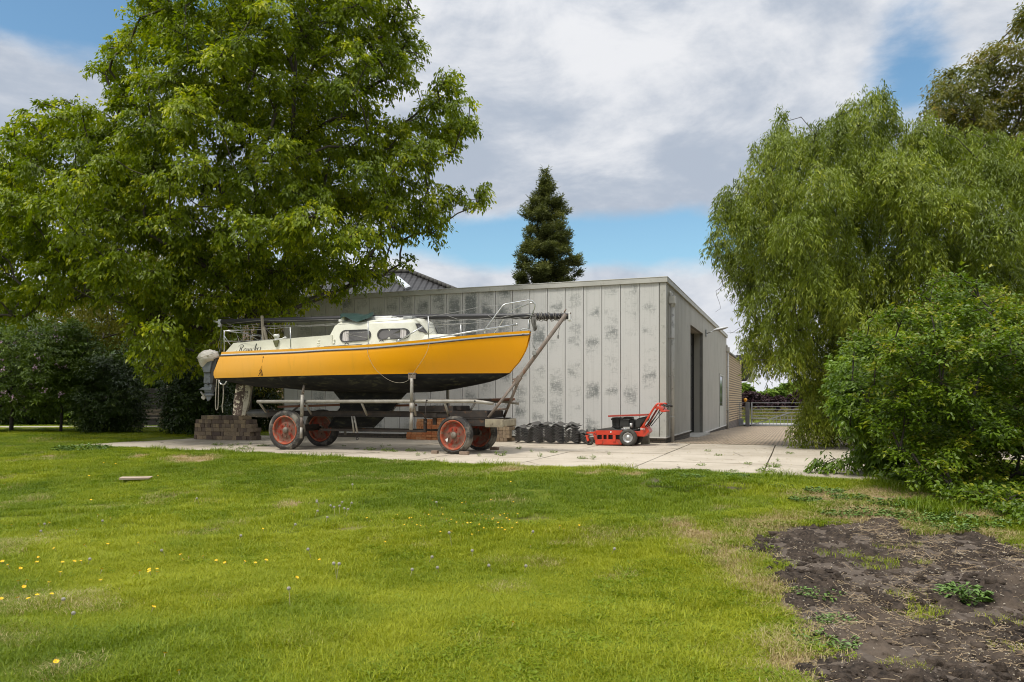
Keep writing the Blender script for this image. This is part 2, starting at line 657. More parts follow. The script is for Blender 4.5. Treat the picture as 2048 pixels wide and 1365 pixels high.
# ---- concrete slabs of the yard
def slab_mat():
    m, nt, bs = mat_base('pale weathered concrete')
    co = nt.new('ShaderNodeNewGeometry').outputs['Position']
    n1, n2, n3 = nt.noise(co, 0.7, 6, 0.6, 0.3), nt.noise(co, 5, 8, 0.7), nt.noise(co, 60, 4, 0.7)
    c = nt.mix(nt.step(n1, 0.35, 0.68), (0.49, 0.43, 0.345), (0.39, 0.335, 0.26))
    c = nt.mix(nt.math('MULTIPLY', nt.step(n2, 0.5, 0.75), 0.5), c, (0.30, 0.265, 0.215))
    c = nt.mix(nt.math('MULTIPLY', nt.step(n3, 0.60, 0.70), 0.7), c, (0.22, 0.19, 0.14))
    vo = nt.new('ShaderNodeTexVoronoi', feature='DISTANCE_TO_EDGE')
    nt.link(nt.vmath('ADD', co, nt.vmath('MULTIPLY', nt.new('ShaderNodeTexNoise').outputs[1], (0.3, 0.3, 0.0))), vo.inputs['Vector'])
    vo.inputs['Scale'].default_value = 0.42
    crack = nt.math('MULTIPLY', nt.step(vo.outputs[0], 0.012, 0.003), nt.step(n1, 0.50, 0.62))
    c = nt.mix(crack, c, (0.10, 0.085, 0.06))
    n4 = nt.noise(co, 1.9, 8, 0.7, 0.8)
    c = nt.mix(nt.math('MULTIPLY', nt.step(n4, 0.56, 0.70), 0.45), c, (0.235, 0.205, 0.15))
    n5 = nt.noise(co, 34, 3, 0.6)
    c = nt.mix(nt.math('MULTIPLY', nt.step(n5, 0.66, 0.70), 0.8), c, (0.16, 0.15, 0.06))
    nt.link(c, bs.inputs["Base Color"])
    bs.inputs['Roughness'].default_value = 0.9
    bs.inputs['Specular IOR Level'].default_value = 0.25
    bump(nt, bs, nt.math('ADD', n3, n2), 0.25, 0.01)
    return m


rs = random.Random(3)
mb = MB()
for i in range(-9, 7):
    for j in range(0, 6):
        va, wb = -0.45 + 2.05 * i, 19.95 - 2.0 * j
        c = W(va + 1.02, wb - 1.0)
        cs_ = [W(va + a, wb - b_) for a in (0, 1, 2.05) for b_ in (0, 1, 2.0)]
        if va < -17 or not any(in_poly(np.array([p.x]), np.array([p.y]), YARD)[0] for p in cs_):
            continue
        g1, g2 = rs.uniform(0.008, 0.016), rs.uniform(0.008, 0.016)
        rot = Matrix.Rotation(ROT, 3, 'Z') @ Matrix.Rotation(rs.uniform(-.003, .003), 3, 'X') @ Matrix.Rotation(rs.uniform(-.002, .002), 3, 'Y')
        dz_ = rs.uniform(-.004, .002)
        if all(in_poly(np.array([p.x]), np.array([p.y]), YARD)[0] for p in cs_):
            mb.box((c.x, c.y, -0.075 + dz_), (2.05 - 2 * g1, 2.0 - 2 * g2, 0.15), rot)
            continue
        nn_ = 8                                          # a slab cut by the lawn edge: keep only the cells that lie in the yard
        sx_, sy_ = (2.05 - 2 * g1) / nn_, (2.0 - 2 * g2) / nn_
        for a in range(nn_):
            for b_ in range(nn_):
                lc = rot @ Vector(((a + .5 - nn_ / 2) * sx_, (b_ + .5 - nn_ / 2) * sy_, 0))
                q_ = (np.array([c.x + lc.x]), np.array([c.y + lc.y]))
                if in_poly(*q_, YARD)[0] or poly_dist(*q_, YARD)[0] < 0.16:
                    mb.box((c.x + lc.x, c.y + lc.y, -0.075 + dz_ + lc.z), (sx_, sy_, 0.15), rot)
struct(mb.build('yard_slabs', slab_mat(), None))


# ---- brick paving beside the shed, falling away to the gate
def paving_mat():
    m, nt, bs = mat_base('worn clay paving bricks')
    co = obj_coord(nt)
    br = nt.new('ShaderNodeTexBrick')
    nt.link(co, br.inputs['Vector'])
    br.inputs['Scale'].default_value = 1.0
    br.inputs['Brick Width'].default_value = 0.21
    br.inputs['Row Height'].default_value = 0.17
    br.inputs['Mortar Size'].default_value = 0.02
    br.inputs['Color1'].default_value = (0.44, 0.34, 0.235, 1)
    br.inputs['Color2'].default_value = (0.28, 0.20, 0.135, 1)
    br.inputs['Mortar'].default_value = (0.05, 0.048, 0.025, 1)
    n1, n2 = nt.noise(co, 0.8, 6, 0.65), nt.noise(co, 14, 5, 0.7)
    c = nt.mix(nt.math('MULTIPLY', nt.step(n2, 0.45, 0.75), 0.5), br.outputs[0], (0.38, 0.31, 0.22))
    c = nt.mix(nt.math('MULTIPLY', nt.step(n1, 0.55, 0.8), 0.55), c, (0.16, 0.16, 0.06))
    nt.link(c, bs.inputs['Base Color'])
    bs.inputs['Roughness'].default_value = 0.9
    bump(nt, bs, nt.math('ADD', nt.math('MULTIPLY', br.outputs[1], -1.0), nt.math('MULTIPLY', n2, 0.4)), 0.5, 0.02)
    return m


mb = MB()
rows = []
for y in np.concatenate([[0.012], np.arange(0.6, 29.3, 0.6)]):
    rows.append([(x, y, 0.004 - 0.0155 * y + 0.02 * (vnoise(x, y, 0.6) - 0.5) * min(1, y / 2)) for x in np.arange(-0.1, 13.1, 0.6)])
mb.grid(rows)
o = mb.build('brick_paving', paving_mat())
o.location = W(-3.147, 19.95, 0)
o.rotation_euler = (0, 0, ROT)
struct(o)

# lane beyond the gate and the pale path at the far left
mb = MB()
mb.grid([[(x, y, -0.40) for x in (-40, 0, 30, 90)] for y in (29.3, 33.5)])
o = mb.build('lane', pm('pale asphalt lane', (0.34, 0.33, 0.31), (0.27, 0.26, 0.25), 2, 0.9))
o.location, o.rotation_euler = W(-3.147, 19.95, 0), (0, 0, ROT)
o.data.transform(Matrix.Translation((0, 0, 0.03)))
struct(o)
mb = MB()
mb.grid([[(x, 30.4 + 0.05 * (x + 20) + dy_ + 0.15 * math.sin(x), 0.045) for x in np.arange(-60, -11.5, 1.0)] for dy_ in (0, 1.6)])
struct(mb.build('path', pm('pale shell path', (0.42, 0.38, 0.32), (0.30, 0.27, 0.22), 3, 0.95, bmp=0.2)))
# ================================================================== shed
def panel_mat():
    m, nt, bs = mat_base('weathered pale grey wall panels')
    co = obj_coord(nt)
    x, y, z = nt.sep(co)
    t = nt.math('DIVIDE', nt.math('SUBTRACT', -0.163, x), 0.508)
    fr = nt.math('FRACT', t)
    cell = nt.math('FLOOR', t)
    cen = nt.math('SINE', nt.math('MULTIPLY', fr, math.pi))
    q = nt.comb(nt.math('MULTIPLY', cell, 0.42), nt.math('MULTIPLY', fr, 0.25), nt.math('MULTIPLY', z, 1.15))
    blot = nt.noise(q, 1.7, 3, 0.5, 0.1)
    nv = nt.noise(nt.comb(nt.math('MULTIPLY', x, 30), 0.0, nt.math('MULTIPLY', z, 9)), 1.0, 3, 0.6)
    nh = nt.noise(nt.comb(nt.math('MULTIPLY', x, 9), 2.0, nt.math('MULTIPLY', z, 30)), 1.0, 3, 0.6)
    stip = nt.math('MAXIMUM', nv, nh)
    gx_ = nt.math('DIVIDE', nt.math('ADD', x, 5.75), 1.15)
    gz_ = nt.math('DIVIDE', nt.math('SUBTRACT', z, 3.55), 0.75)
    hot = nt.math('EXPONENT', nt.math('MULTIPLY', nt.math('ADD', nt.math('MULTIPLY', gx_, gx_), nt.math('MULTIPLY', gz_, gz_)), -1.0))
    d = nt.math('ADD', nt.math('MULTIPLY', blot, 1.15), nt.math('MULTIPLY', hot, 0.34))
    d = nt.math('MULTIPLY', nt.step(d, 0.46, 0.86), nt.step(cen, 0.10, 0.75))
    d = nt.math('MULTIPLY', d, nt.step(nt.math('ADD', stip, nt.math('MULTIPLY', d, 0.16)), 0.50, 0.70))
    n1 = nt.noise(co, 1.1, 6, 0.6)
    base = nt.mix(n1, (0.51, 0.508, 0.482), (0.58, 0.578, 0.552))
    lowdirt = nt.step(nt.math('ADD', z, nt.math('MULTIPLY', n1, 0.5)), 0.75, 0.3)
    base = nt.mix(nt.math('MULTIPLY', lowdirt, 0.6), base, (0.29, 0.285, 0.225))
    run = nt.noise(nt.comb(nt.math('MULTIPLY', x, 16), 5.0, nt.math('MULTIPLY', z, 0.35)), 1.0, 5, 0.65)
    base = nt.mix(nt.math('MULTIPLY', nt.step(stip, 0.60, 0.74), 0.22), base, (0.25, 0.25, 0.235))
    base = nt.mix(nt.math('MULTIPLY', nt.step(run, 0.50, 0.78), nt.math('ADD', 0.25, nt.math('MULTIPLY', nt.step(z, 2.2, 4.15), 0.45))), base, (0.27, 0.27, 0.245))
    c = nt.mix(nt.math('MULTIPLY', d, 0.86), base, (0.115, 0.13, 0.125))
    nt.link(c, bs.inputs['Base Color'])
    bs.inputs['Roughness'].default_value = 0.55
    bs.inputs['Specular IOR Level'].default_value = 0.35
    bump(nt, bs, stip, 0.08, 0.01)
    return m


M_PANEL = panel_mat()
M_SIDE = pm('grey beige cladding boards', (0.40, 0.385, 0.34), (0.35, 0.335, 0.295), 1.5, 0.6, stretch=(1, 1, .35), c=(0.30, 0.285, 0.245), cs=3)  # the side wall's weaker light is partly put into this darker base colour
M_TRIM = pm('grey flashing', (0.46, 0.455, 0.41), (0.40, 0.395, 0.355), 2, 0.5, c=(0.30, 0.30, 0.26), cs=6)
M_SEAM = pm('shadow gap steel', (0.21, 0.205, 0.19), (0.16, 0.155, 0.14), 5, 0.7)
M_DARK = pm('dark rubber door', (0.012, 0.012, 0.013), (0.022, 0.022, 0.022), 3, 0.6)
M_PVC = pm('light grey pipe', (0.60, 0.585, 0.55), (0.50, 0.49, 0.46), 2, 0.45, c=(0.25, 0.24, 0.21), cs=5)
M_GALV = pm('galvanised steel', (0.42, 0.43, 0.43), (0.30, 0.31, 0.31), 8, 0.45, 0.6)


def brick_mat(name, c1, c2, mort, bw, rh, ms, moss=None, bstr=0.6):
    m, nt, bs = mat_base(name)
    co = obj_coord(nt)
    x, y, z = nt.sep(co)
    br = nt.new('ShaderNodeTexBrick')
    nt.link(nt.comb(nt.math('ADD', x, y), z, 0.0), br.inputs['Vector'])
    br.inputs['Scale'].default_value = 1.0
    br.inputs['Brick Width'].default_value = bw
    br.inputs['Row Height'].default_value = rh
    br.inputs['Mortar Size'].default_value = ms
    br.inputs['Color1'].default_value = (*c1, 1)
    br.inputs['Color2'].default_value = (*c2, 1)
    br.inputs['Mortar'].default_value = (*mort, 1)
    n1, n2 = nt.noise(co, 3, 6, 0.65), nt.noise(co, 30, 5, 0.7)
    c = nt.mix(nt.math('MULTIPLY', nt.step(n2, 0.4, 0.8), 0.35), br.outputs[0], tuple(v * 0.5 for v in c1))
    if moss:
        c = nt.mix(nt.math('MULTIPLY', nt.step(n1, 0.5, 0.75), 0.6), c, moss)
    nt.link(c, bs.inputs['Base Color'])
    bs.inputs['Roughness'].default_value = 0.9
    bump(nt, bs, nt.math('ADD', nt.math('MULTIPLY', br.outputs[1], -1.0), nt.math('MULTIPLY', n2, 0.3)), bstr, 0.02)
    return m


BW = W(-3.147, 19.95, 0)
barn = thing('shed', 'long flat-roofed grey panelled shed behind the yellow boat', 'shed', BW, ROT)
LW, LS, TOPZ = 11.9, 18.75, 4.17
# front wall: panels with open seams over a dark backing
mb = MB()
mb.b2(-LW, -0.15, 0.035, 0.12, 0.16, TOPZ, 1)
x = -0.163
while x > -LW + 0.1:
    xa = max(x - 0.508, -LW)
    mb.b2(xa + 0.007, x - 0.007, 0.0, 0.034, 0.16, TOPZ)
    mb.b2(x - 0.045, x - 0.009, -0.010, 0.0, 0.16, TOPZ)
    x -= 0.508
mb.build('front_wall', [M_PANEL, M_SEAM], barn)
mb = MB()
mb.b2(-0.150, 0.014, -0.012, 0.0, 0.16, TOPZ)
mb.b2(0.0, 0.014, 0.0, 0.16, 0.16, TOPZ)
mb.b2(-0.150, -0.002, 0.002, 0.10, 0.16, TOPZ - 0.01)
mb.build('corner_trim', M_TRIM, barn)
# side wall with a recessed doorway
DY0, DY1, DZ = 5.03, 8.58, 3.55
mb = MB()


def boards(y0, y1, z0, z1):
    mb.b2(-0.12, -0.022, y0, y1, z0, z1, 1)
    y = y0
    while y < y1 - 0.02:
        yb = min(y + 0.31, y1)
        mb.b2(-0.021, 0.0, y + 0.011, yb - 0.011, z0, z1)
        y += 0.31


boards(0.162, DY0, 0.16, TOPZ)
boards(DY0, DY1, DZ, TOPZ)
boards(DY1, 14.95, -0.06, TOPZ)
boards(14.95, 17.35, 2.32, TOPZ)
boards(17.35, LS, -0.06, TOPZ)
mb.b2(-0.12, -0.022, 14.95, 17.35, -0.06, 2.32, 1)
mb.build('side_wall', [M_SIDE, M_SEAM], barn)
mb = MB()
mb.b2(-LW, -LW + 0.1, 0.122, LS, 0.1, TOPZ)
mb.b2(-LW, -0.13, LS + 0.002, LS + 0.1, -0.1, TOPZ)
mb.build('rear_wall', M_SIDE, barn)
mb = MB()
mb.b2(-0.40, -0.122, DY1, DY1 + 0.1, -0.05, DZ)
mb.b2(-0.40, -0.122, DY0 - 0.1, DY0, -0.05, DZ)
mb.b2(-0.40, -0.122, DY0, DY1, DZ + 0.002, DZ + 0.1)
mb.b2(-0.120, 0.006, DY1 + 0.001, DY1 + 0.05, -0.05, DZ)
mb.build('doorway_lining', M_SIDE, barn)
mb = MB()
for k in range(9):
    za = 0.02 + k * 0.39
    mb.b2(-0.40, -0.36, DY0, DY1, za, za + 0.37)
mb.b2(-0.42, -0.401, DY0, DY1, 0.0, DZ)
mb.b2(-0.36, -0.32, DY1 - 0.07, DY1 - 0.002, -0.03, DZ)
d_ = mb.build('sliding_door', M_DARK, barn)
mb = MB()
mb.b2(-0.40, 0.25, DY0 - 0.05, DY1 + 0.05, -0.16, -0.055)
mb.build('doorstep', pm('doorstep concrete', (0.36, 0.34, 0.30), (0.28, 0.26, 0.22), 5, 0.9), barn, 0.01)
# personnel door with a tall window at the far end of the side wall
mb = MB()
mb.b2(-0.021, 0.02, 15.0, 15.08, -0.1, 2.3)
mb.b2(-0.021, 0.02, 17.22, 17.3, -0.1, 2.3)
mb.b2(-0.021, 0.02, 15.08, 17.22, 2.22, 2.3)
mb.b2(-0.018, 0.004, 15.09, 17.21, -0.08, 0.86)
mb.b2(-0.018, 0.004, 16.6, 17.21, 0.861, 2.215)
pd = mb.build('door', M_TRIM, barn)
mb = MB()
mb.b2(-0.018, -0.006, 15.09, 16.55, 0.9, 2.2)
mb.build('pane', pm('dark glass', (0.02, 0.024, 0.026), (0.03, 0.034, 0.036), 2, 0.08), pd)
# roof, fascia, base
mb = MB()
mb.b2(-LW + 0.05, -0.13, 0.13, LS, TOPZ - 0.1, TOPZ + 0.03)
mb.build('roof', pm('roofing felt', (0.10, 0.10, 0.10), (0.14, 0.14, 0.13), 3, 0.9), barn)
mb = MB()
mb.b2(-LW - 0.05, 0.055, -0.055, 0.12, TOPZ + 0.002, TOPZ + 0.125)
mb.b2(-LW - 0.055, 0.062, -0.062, 0.125, TOPZ + 0.126, TOPZ + 0.15)
mb.b2(-0.11, 0.055, 0.121, LS + 0.1, TOPZ + 0.002, TOPZ + 0.125)
mb.b2(-0.115, 0.062, 0.126, LS + 0.1, TOPZ + 0.126, TOPZ + 0.15)
mb.b2(-LW - 0.05, -LW + 0.11, 0.121, LS + 0.1, TOPZ + 0.002, TOPZ + 0.15)
mb.build('fascia', M_TRIM, barn, 0.006)
mb = MB()
mb.b2(-LW, 0.02, -0.03, 0.10, 0.128, 0.158)
mb.b2(-0.10, 0.03, 0.10, DY0, 0.128, 0.158)
mb.b2(-0.10, 0.03, DY1, LS, -0.10, -0.062)
mb.build('drip_flashing', M_PVC, barn)
mb = MB()
mb.b2(-LW, -0.02, 0.03, 0.14, -0.15, 0.127)
mb.b2(-0.14, -0.02, 0.141, DY0, -0.25, 0.127)
mb.b2(-0.14, -0.02, DY1, LS, -0.6, -0.101)
mb.build('plinth', brick_mat('mossy plinth brick', (0.15, 0.125, 0.10), (0.11, 0.09, 0.075), (0.07, 0.065, 0.055), 0.21, 0.065, 0.01, (0.12, 0.12, 0.06)), barn)
for yy, zt, zb in ((0.62, 3.68, 0.0), (18.55, 3.5, -0.3)):
    mb = MB()
    mb.tube([(0.085, yy, zb), (0.085, yy, zt)], 0.05, 12)
    for z in (0.65, 1.75, 2.75):
        mb.tube([(0.085, yy, z), (0.085, yy, z + 0.035)], 0.058, 12)
        mb.b2(0.001, 0.04, yy - 0.05, yy + 0.05, z + 0.004, z + 0.030)
    dp = mb.build('downpipe', M_PVC, barn)
    mb = MB()
    mb.b2(0.003, 0.17, yy - 0.10, yy + 0.10, zt, zt + 0.20)
    mb.tube([(0.085, yy, zt - 0.09), (0.085, yy, zt - 0.001)], [0.055, 0.08], 12)
    mb.tube([(0.05, yy - 0.02, zt + 0.2), (0.04, yy - 0.02, zt + 0.27), (0.0, yy - 0.02, zt + 0.31)], 0.05, 10)
    mb.build('rain_hopper', M_PVC, dp, 0.006)
lm = MB()
lm.b2(0.003, 0.05, 9.32, 9.50, 3.50, 3.76)
lm.tube([(0.05, 9.41, 3.62), (0.16, 9.41, 3.66), (0.35, 9.41, 3.72)], 0.018, 8)
lamp = lm.build('security_lamp', M_GALV, barn)
lm = MB()
lm.add([], [])
rows = []
for i in range(9):
    t = i / 8
    r_ = 0.085 * math.sin(math.pi * min(1, 0.12 + t * 0.86)) ** 0.5
    rows.append([(0.30 + 0.52 * t, 9.41 + r_ * 1.1 * math.cos(a), 3.73 + 0.10 * t + r_ * 0.7 * math.sin(a)) for a in np.linspace(0, 2 * math.pi, 13)])
lm.grid(rows)
lm.build('lamp_head', pm('lamp shell', (0.55, 0.56, 0.56), (0.42, 0.43, 0.43), 6, 0.35), lamp)

# ================================================================== neighbouring buildings
bh = thing('brick_building', 'yellow brick building with dark overhang adjoining the far end of the grey shed', 'building', BW, ROT)
mb = MB()
mb.b2(-6, -0.02, 19.0, 30.4, -0.02, 3.52)
mb.build('wall', brick_mat('yellow brick', (0.60, 0.46, 0.29), (0.52, 0.39, 0.24), (0.12, 0.095, 0.07), 0.42, 0.125, 0.024, None, 1.0), bh)
mb = MB()
mb.b2(-6, -0.012, 19.0, 30.4, -0.9, -0.021)
mb.build('plinth', brick_mat('brown plinth brick', (0.22, 0.18, 0.15), (0.18, 0.14, 0.12), (0.10, 0.09, 0.08), 0.22, 0.07, 0.012), bh)
mb = MB()
mb.b2(-6.05, 0.04, 18.9, 30.45, 3.521, 3.60)
mb.build('roof', M_SEAM, bh)
mb = MB()
mb.prism([(-0.4, 2.35), (0.25, 2.35), (0.62, 2.85), (0.62, 4.0), (-0.4, 4.0)], 30.5, 31.4)
bay = mb.build('overhang', pm('dark slate cladding', (0.035, 0.033, 0.032), (0.05, 0.048, 0.045), 12, 0.7, bmp=0.3), bh)
mb = MB()
mb.prism([(0.27, 2.33), (0.66, 2.84), (0.66, 4.0), (0.622, 4.0), (0.622, 2.852), (0.252, 2.352)], 30.5, 36)
mb.build('fascia', M_TRIM, bay)

house = thing('house', 'house with dark tiled hip roof and a skylight showing above the shed', 'house')
A_, B_ = at(820, 545, 36), at(540, 545, 39)
C_, D_ = at(965, 603, 33), at(470, 600, 34.5)
E_ = C_ + Vector((3.2, 9.0, 0))
E_.z = C_.z
F_ = D_ + Vector((2.0, 9.5, 0))


def roof_mat():
    m, nt, bs = mat_base('dark ribbed roof tiles')
    uv = nt.new('ShaderNodeTexCoord').outputs['UV']
    u, v, _z = nt.sep(uv)
    fu, fv = nt.math('FRACT', nt.math('DIVIDE', u, 0.30)), nt.math('FRACT', nt.math('DIVIDE', v, 0.34))
    hgt = nt.math('ADD', nt.math('SINE', nt.math('MULTIPLY', fu, 2 * math.pi)), nt.math('MULTIPLY', fv, -1.5))
    co = obj_coord(nt)
    c = nt.mix(nt.noise(co, 3, 5, 0.6), (0.020, 0.019, 0.019), (0.040, 0.037, 0.036))
    c = nt.mix(nt.step(fv, 0.10, 0.0), c, (0.008, 0.008, 0.008))
    nt.link(c, bs.inputs['Base Color'])
    bs.inputs['Roughness'].default_value = 0.55
    bump(nt, bs, hgt, 0.9, 0.05)
    return m


def roof_face(mb_, pts):
    b = len(mb_.v)
    mb_.add(pts, [tuple(range(len(pts)))])


mb = MB()
roof_face(mb, [D_, C_, A_, B_])
roof_face(mb, [C_, E_, A_])
roof_face(mb, [B_, A_, E_, F_])
roof_face(mb, [D_, B_, F_])
ro = mb.build('roof', roof_mat(), house)
uvl = ro.data.uv_layers.new(name='UVMap')
for pl in ro.data.polygons:
    nrm = pl.normal
    hz_ = Vector((-nrm.y, nrm.x, 0)).normalized()
    dn = nrm.cross(hz_)
    for li in pl.loop_indices:
        p = ro.data.vertices[ro.data.loops[li].vertex_index].co
        uvl.data[li].uv = (p.dot(hz_), p.dot(dn))
mb = MB()
for k in range(17):
    a, b = A_.lerp(C_, k / 17), A_.lerp(C_, (k + 1.12) / 17)
    mb.tube([a + Vector((0, 0, .05)), b + Vector((0, 0, .02))], [0.10, 0.12], 8)
for k in range(20):
    a, b = B_.lerp(A_, k / 20), B_.lerp(A_, (k + 1.1) / 20)
    mb.tube([a + Vector((0, 0, .03)), b + Vector((0, 0, .05))], [0.11, 0.12], 8)
mb.build('ridge_tile', pm('mossy ridge', (0.06, 0.055, 0.05), (0.035, 0.033, 0.03), 6, 0.8, c=(0.11, 0.12, 0.05)), ro)
mb = MB()
ins = lambda p, k: Vector(((p.x - (A_.x - 4)) * k + A_.x - 4, (p.y - (A_.y + 2)) * k + A_.y + 2, p.z))
base4 = [ins(D_, .93), ins(C_, .93), ins(E_, .93), ins(F_, .93)]
mb.add([(p.x, p.y, 0) for p in base4] + [(p.x, p.y, C_.z - 0.02) for p in base4], [(0, 1, 5, 4), (1, 2, 6, 5), (2, 3, 7, 6), (3, 0, 4, 7)])
mb.build('wall', brick_mat('house brick', (0.30, 0.19, 0.13), (0.24, 0.15, 0.10), (0.3, 0.28, 0.25), 0.22, 0.07, 0.012), house)
nR = (C_ - D_).cross(A_ - D_).normalized()
if nR.z < 0:
    nR = -nR


def on_roof(px, py):
    o_, d = Vector((0, 0, EYE)), at(px, py, 1.0) - Vector((0, 0, EYE))
    t = (D_ - o_).dot(nR) / d.dot(nR)
    return o_ + d * t


q = [on_roof(787, 559), on_roof(797, 556), on_roof(822, 577), on_roof(810, 577.5)]
q[3] = q[0] + (q[2] - q[1])
mb = MB()
mb.add([p + nR * 0.10 for p in q] + [p - nR * 0.05 for p in q], [(0, 1, 2, 3), (0, 4, 5, 1), (1, 5, 6, 2), (2, 6, 7, 3), (3, 7, 4, 0)])
sk = mb.build('skylight', pm('skylight frame', (0.45, 0.46, 0.47), (0.38, 0.39, 0.40), 4, 0.4), house)
cq = sum(q, Vector()) / 4
mb = MB()
mb.add([cq + (p - cq) * 0.8 + nR * 0.106 for p in q], [(0, 1, 2, 3)])
mb.build('pane', pm('sky reflecting glass', (0.6, 0.62, 0.65), (0.5, 0.53, 0.57), 2, 0.05, 0.6), sk)

# ================================================================== gate at the end of the paving
GY = 45.0
gp = at(1495.5, 802, GY)
gw = 0.3474 * gp.x + 0.9377 * gp.y
gv = 0.9377 * gp.x - 0.3474 * gp.y
gz0 = -0.0155 * (gw - 19.95)
gate = thing('sliding_gate', 'grey steel bar gate closing the paving beyond the brick building', 'gate', W(gv, gw, gz0), ROT)
M_GATE = pm('gate grey steel', (0.26, 0.27, 0.285), (0.20, 0.21, 0.22), 5, 0.5, 0.3)
M_POST = pm('dark grey post', (0.13, 0.13, 0.135), (0.10, 0.10, 0.105), 4, 0.6)
mb = MB()
GT = 1.42
for z in (GT, GT - 0.22, GT - 0.38, GT - 0.56, GT - 0.76, GT - 0.96):
    mb.b2(0.22, 6.3, 0.02, 0.07, z - 0.035, z)
mb.b2(0.22, 6.3, 0.01, 0.08, 0.06, 0.14)
mb.b2(0.18, 0.26, 0.008, 0.082, 0.06, GT + 0.01)
mb.b2(6.24, 6.32, 0.008, 0.082, 0.06, GT + 0.01)
mb.bar((0.3, 0.045, 0.12), (2.4, 0.045, GT - 0.56), 0.045, 0.06)
x = 0.6
while x < 6.2:
    mb.b2(x, x + 0.03, 0.03, 0.06, 0.14, min(0.66, 0.14 + (x - 0.3) * 0.35))
    x += 0.20
mb.build('gate_leaf', M_GATE, gate)
mb = MB()
mb.b2(0.2, 1.1, -0.06, 0.005, 0.46, 0.53)
mb.build('guide_rail', M_GALV, gate)
mb = MB()
mb.b2(-0.13, 0.10, -0.1, 0.13, 0, GT + 0.02)
mb.build('post', M_POST, gate, 0.01)
mb = MB()
for z in (GT, GT - 0.22, GT - 0.38, GT - 0.56, GT - 0.76, GT - 0.96, 0.12):
    mb.b2(-0.42, -0.14, 0.02, 0.06, z - 0.035, z)
mb.b2(-0.47, -0.421, 0.0, 0.08, 0, GT + 0.02)
mb.b2(-0.50, -0.24, -0.12, -0.002, 0.06, 0.42)
mb.build('side_panel', M_GATE, gate)
mb = MB()
mb.tube([(-0.13, 0.015, GT + 0.02), (-0.13, 0.015, GT + 0.10)], 0.05, 10)
mb.blob((-0.13, 0.015, GT + 0.16), (0.10, 0.10, 0.10), 2, 0.03)
mb.build('warning_lamp', pm('amber lamp plastic', (0.85, 0.42, 0.02), (0.7, 0.3, 0.01), 5, 0.3), gate)
# ================================================================== the sailing boat
class Fr:
    """a frame lying along the yard axes: x along the shed front, y away from the viewer"""

    def __init__(self, v, w_, z=0.0):
        self.o = Vector((v, w_, z))
        self.loc = W(v, w_, z)

    def p(self, px, py, w_):
        return Vector(ray_w(px, py, w_)) - self.o

    def q(self, px, py, dy):
        """same, with depth given in the frame"""
        return Vector(ray_w(px, py, self.o.y + dy)) - self.o


def crv(pts, n=10):
    c = catmull(pts, n)
    xa, ya = [p[0] for p in c], [p[1] for p in c]
    return lambda x: float(np.interp(x, xa, ya))


BF = Fr(-12.4955, 15.05, 0.0)
boat = thing('sailing_boat', 'old yellow and cream sailing boat with black bottom propped on a trailer', 'boat', BF.loc, ROT)
hbx = crv([(0, .74), (.73, .86), (1.47, .96), (2.2, 1.04), (2.93, 1.09), (3.66, 1.10), (4.4, 1.05), (5.13, .94), (5.86, .74), (6.6, .42), (7.05, .18), (7.331, .015)])
zsx = crv([(-.3, 2.235), (0, 2.233), (2.12, 2.236), (3.05, 2.257), (4.14, 2.281), (5.42, 2.369), (6.49, 2.482), (6.96, 2.528), (7.331, 2.562)])
zbx = crv([(-.25, 1.56), (.46, 1.43), (1.2, 1.39), (1.77, 1.345), (2.6, 1.305), (3.5, 1.28), (4.5, 1.277), (5.15, 1.307), (5.78, 1.391), (6.39, 1.498), (6.7, 1.59), (6.87, 1.689)])
xsz = crv([(1.2, 6.6), (1.689, 6.87), (1.865, 7.048), (2.144, 7.22), (2.35, 7.29), (2.56, 7.331), (2.8, 7.36)])
xtz = crv([(1.2, -.1), (1.56, -.17), (1.63, -.235), (1.75, -.25), (1.9, -.165), (2.24, 0), (2.5, .05)])


def hx(u, z):
    return xtz(z) + (xsz(max(z, 1.689)) - xtz(z)) * u


TOPS = [0.0, 0.052, 0.072, 0.100]                        # toe strip, white line, navy line below the deck edge
NT_, NB_ = 8, 9


def section(u, sgn, off=0.0):
    xs_ = hx(u, 2.3)
    b_, zt, zw = hbx(max(xs_, 0)), zsx(xs_), 1.628 + 0.0075 * (-.25 + 7.12 * u)
    zb = min(zbx(-.25 + 7.12 * u), zw)
    fw = 0.955 - 0.28 * u ** 4
    out = []
    for t in TOPS[:3]:
        z = zt - t
        out.append((hx(u, z), b_ * (1 + (fw - 1) * t / (zt - zw)), z))
    for k in range(NT_):
        s = (TOPS[3] + (zt - zw - TOPS[3]) * k / (NT_ - 1)) / (zt - zw)
        z = zt - (zt - zw) * s
        out.append((hx(u, z), b_ * (1 + (fw - 1) * s + 0.035 * math.sin(math.pi * s) * (1 - u ** 3)), z))
    for k in range(1, NB_ + 1):
        a = k / NB_ * math.pi / 2
        z = zw - (zw - zb) * math.sin(a) ** 1.05
        out.append((hx(u, z), b_ * fw * math.cos(a) ** 0.8 if k < NB_ else 0.0, z))
    return [Vector((p[0], sgn * (p[1] + off), p[2])) for p in out]


US = [i / 46 for i in range(45)] + [0.985, 1.0]
rows = {s: [section(u, s) for u in US] for s in (-1, 1)}


def hull_rows(mb_, i0, i1, off=0.0):
    for s in (-1, 1):
        rr = rows[s] if not off else [section(u, s, off) for u in US]
        mb_.grid([r[i0:i1 + 1] for r in rr], 0, True, s > 0)


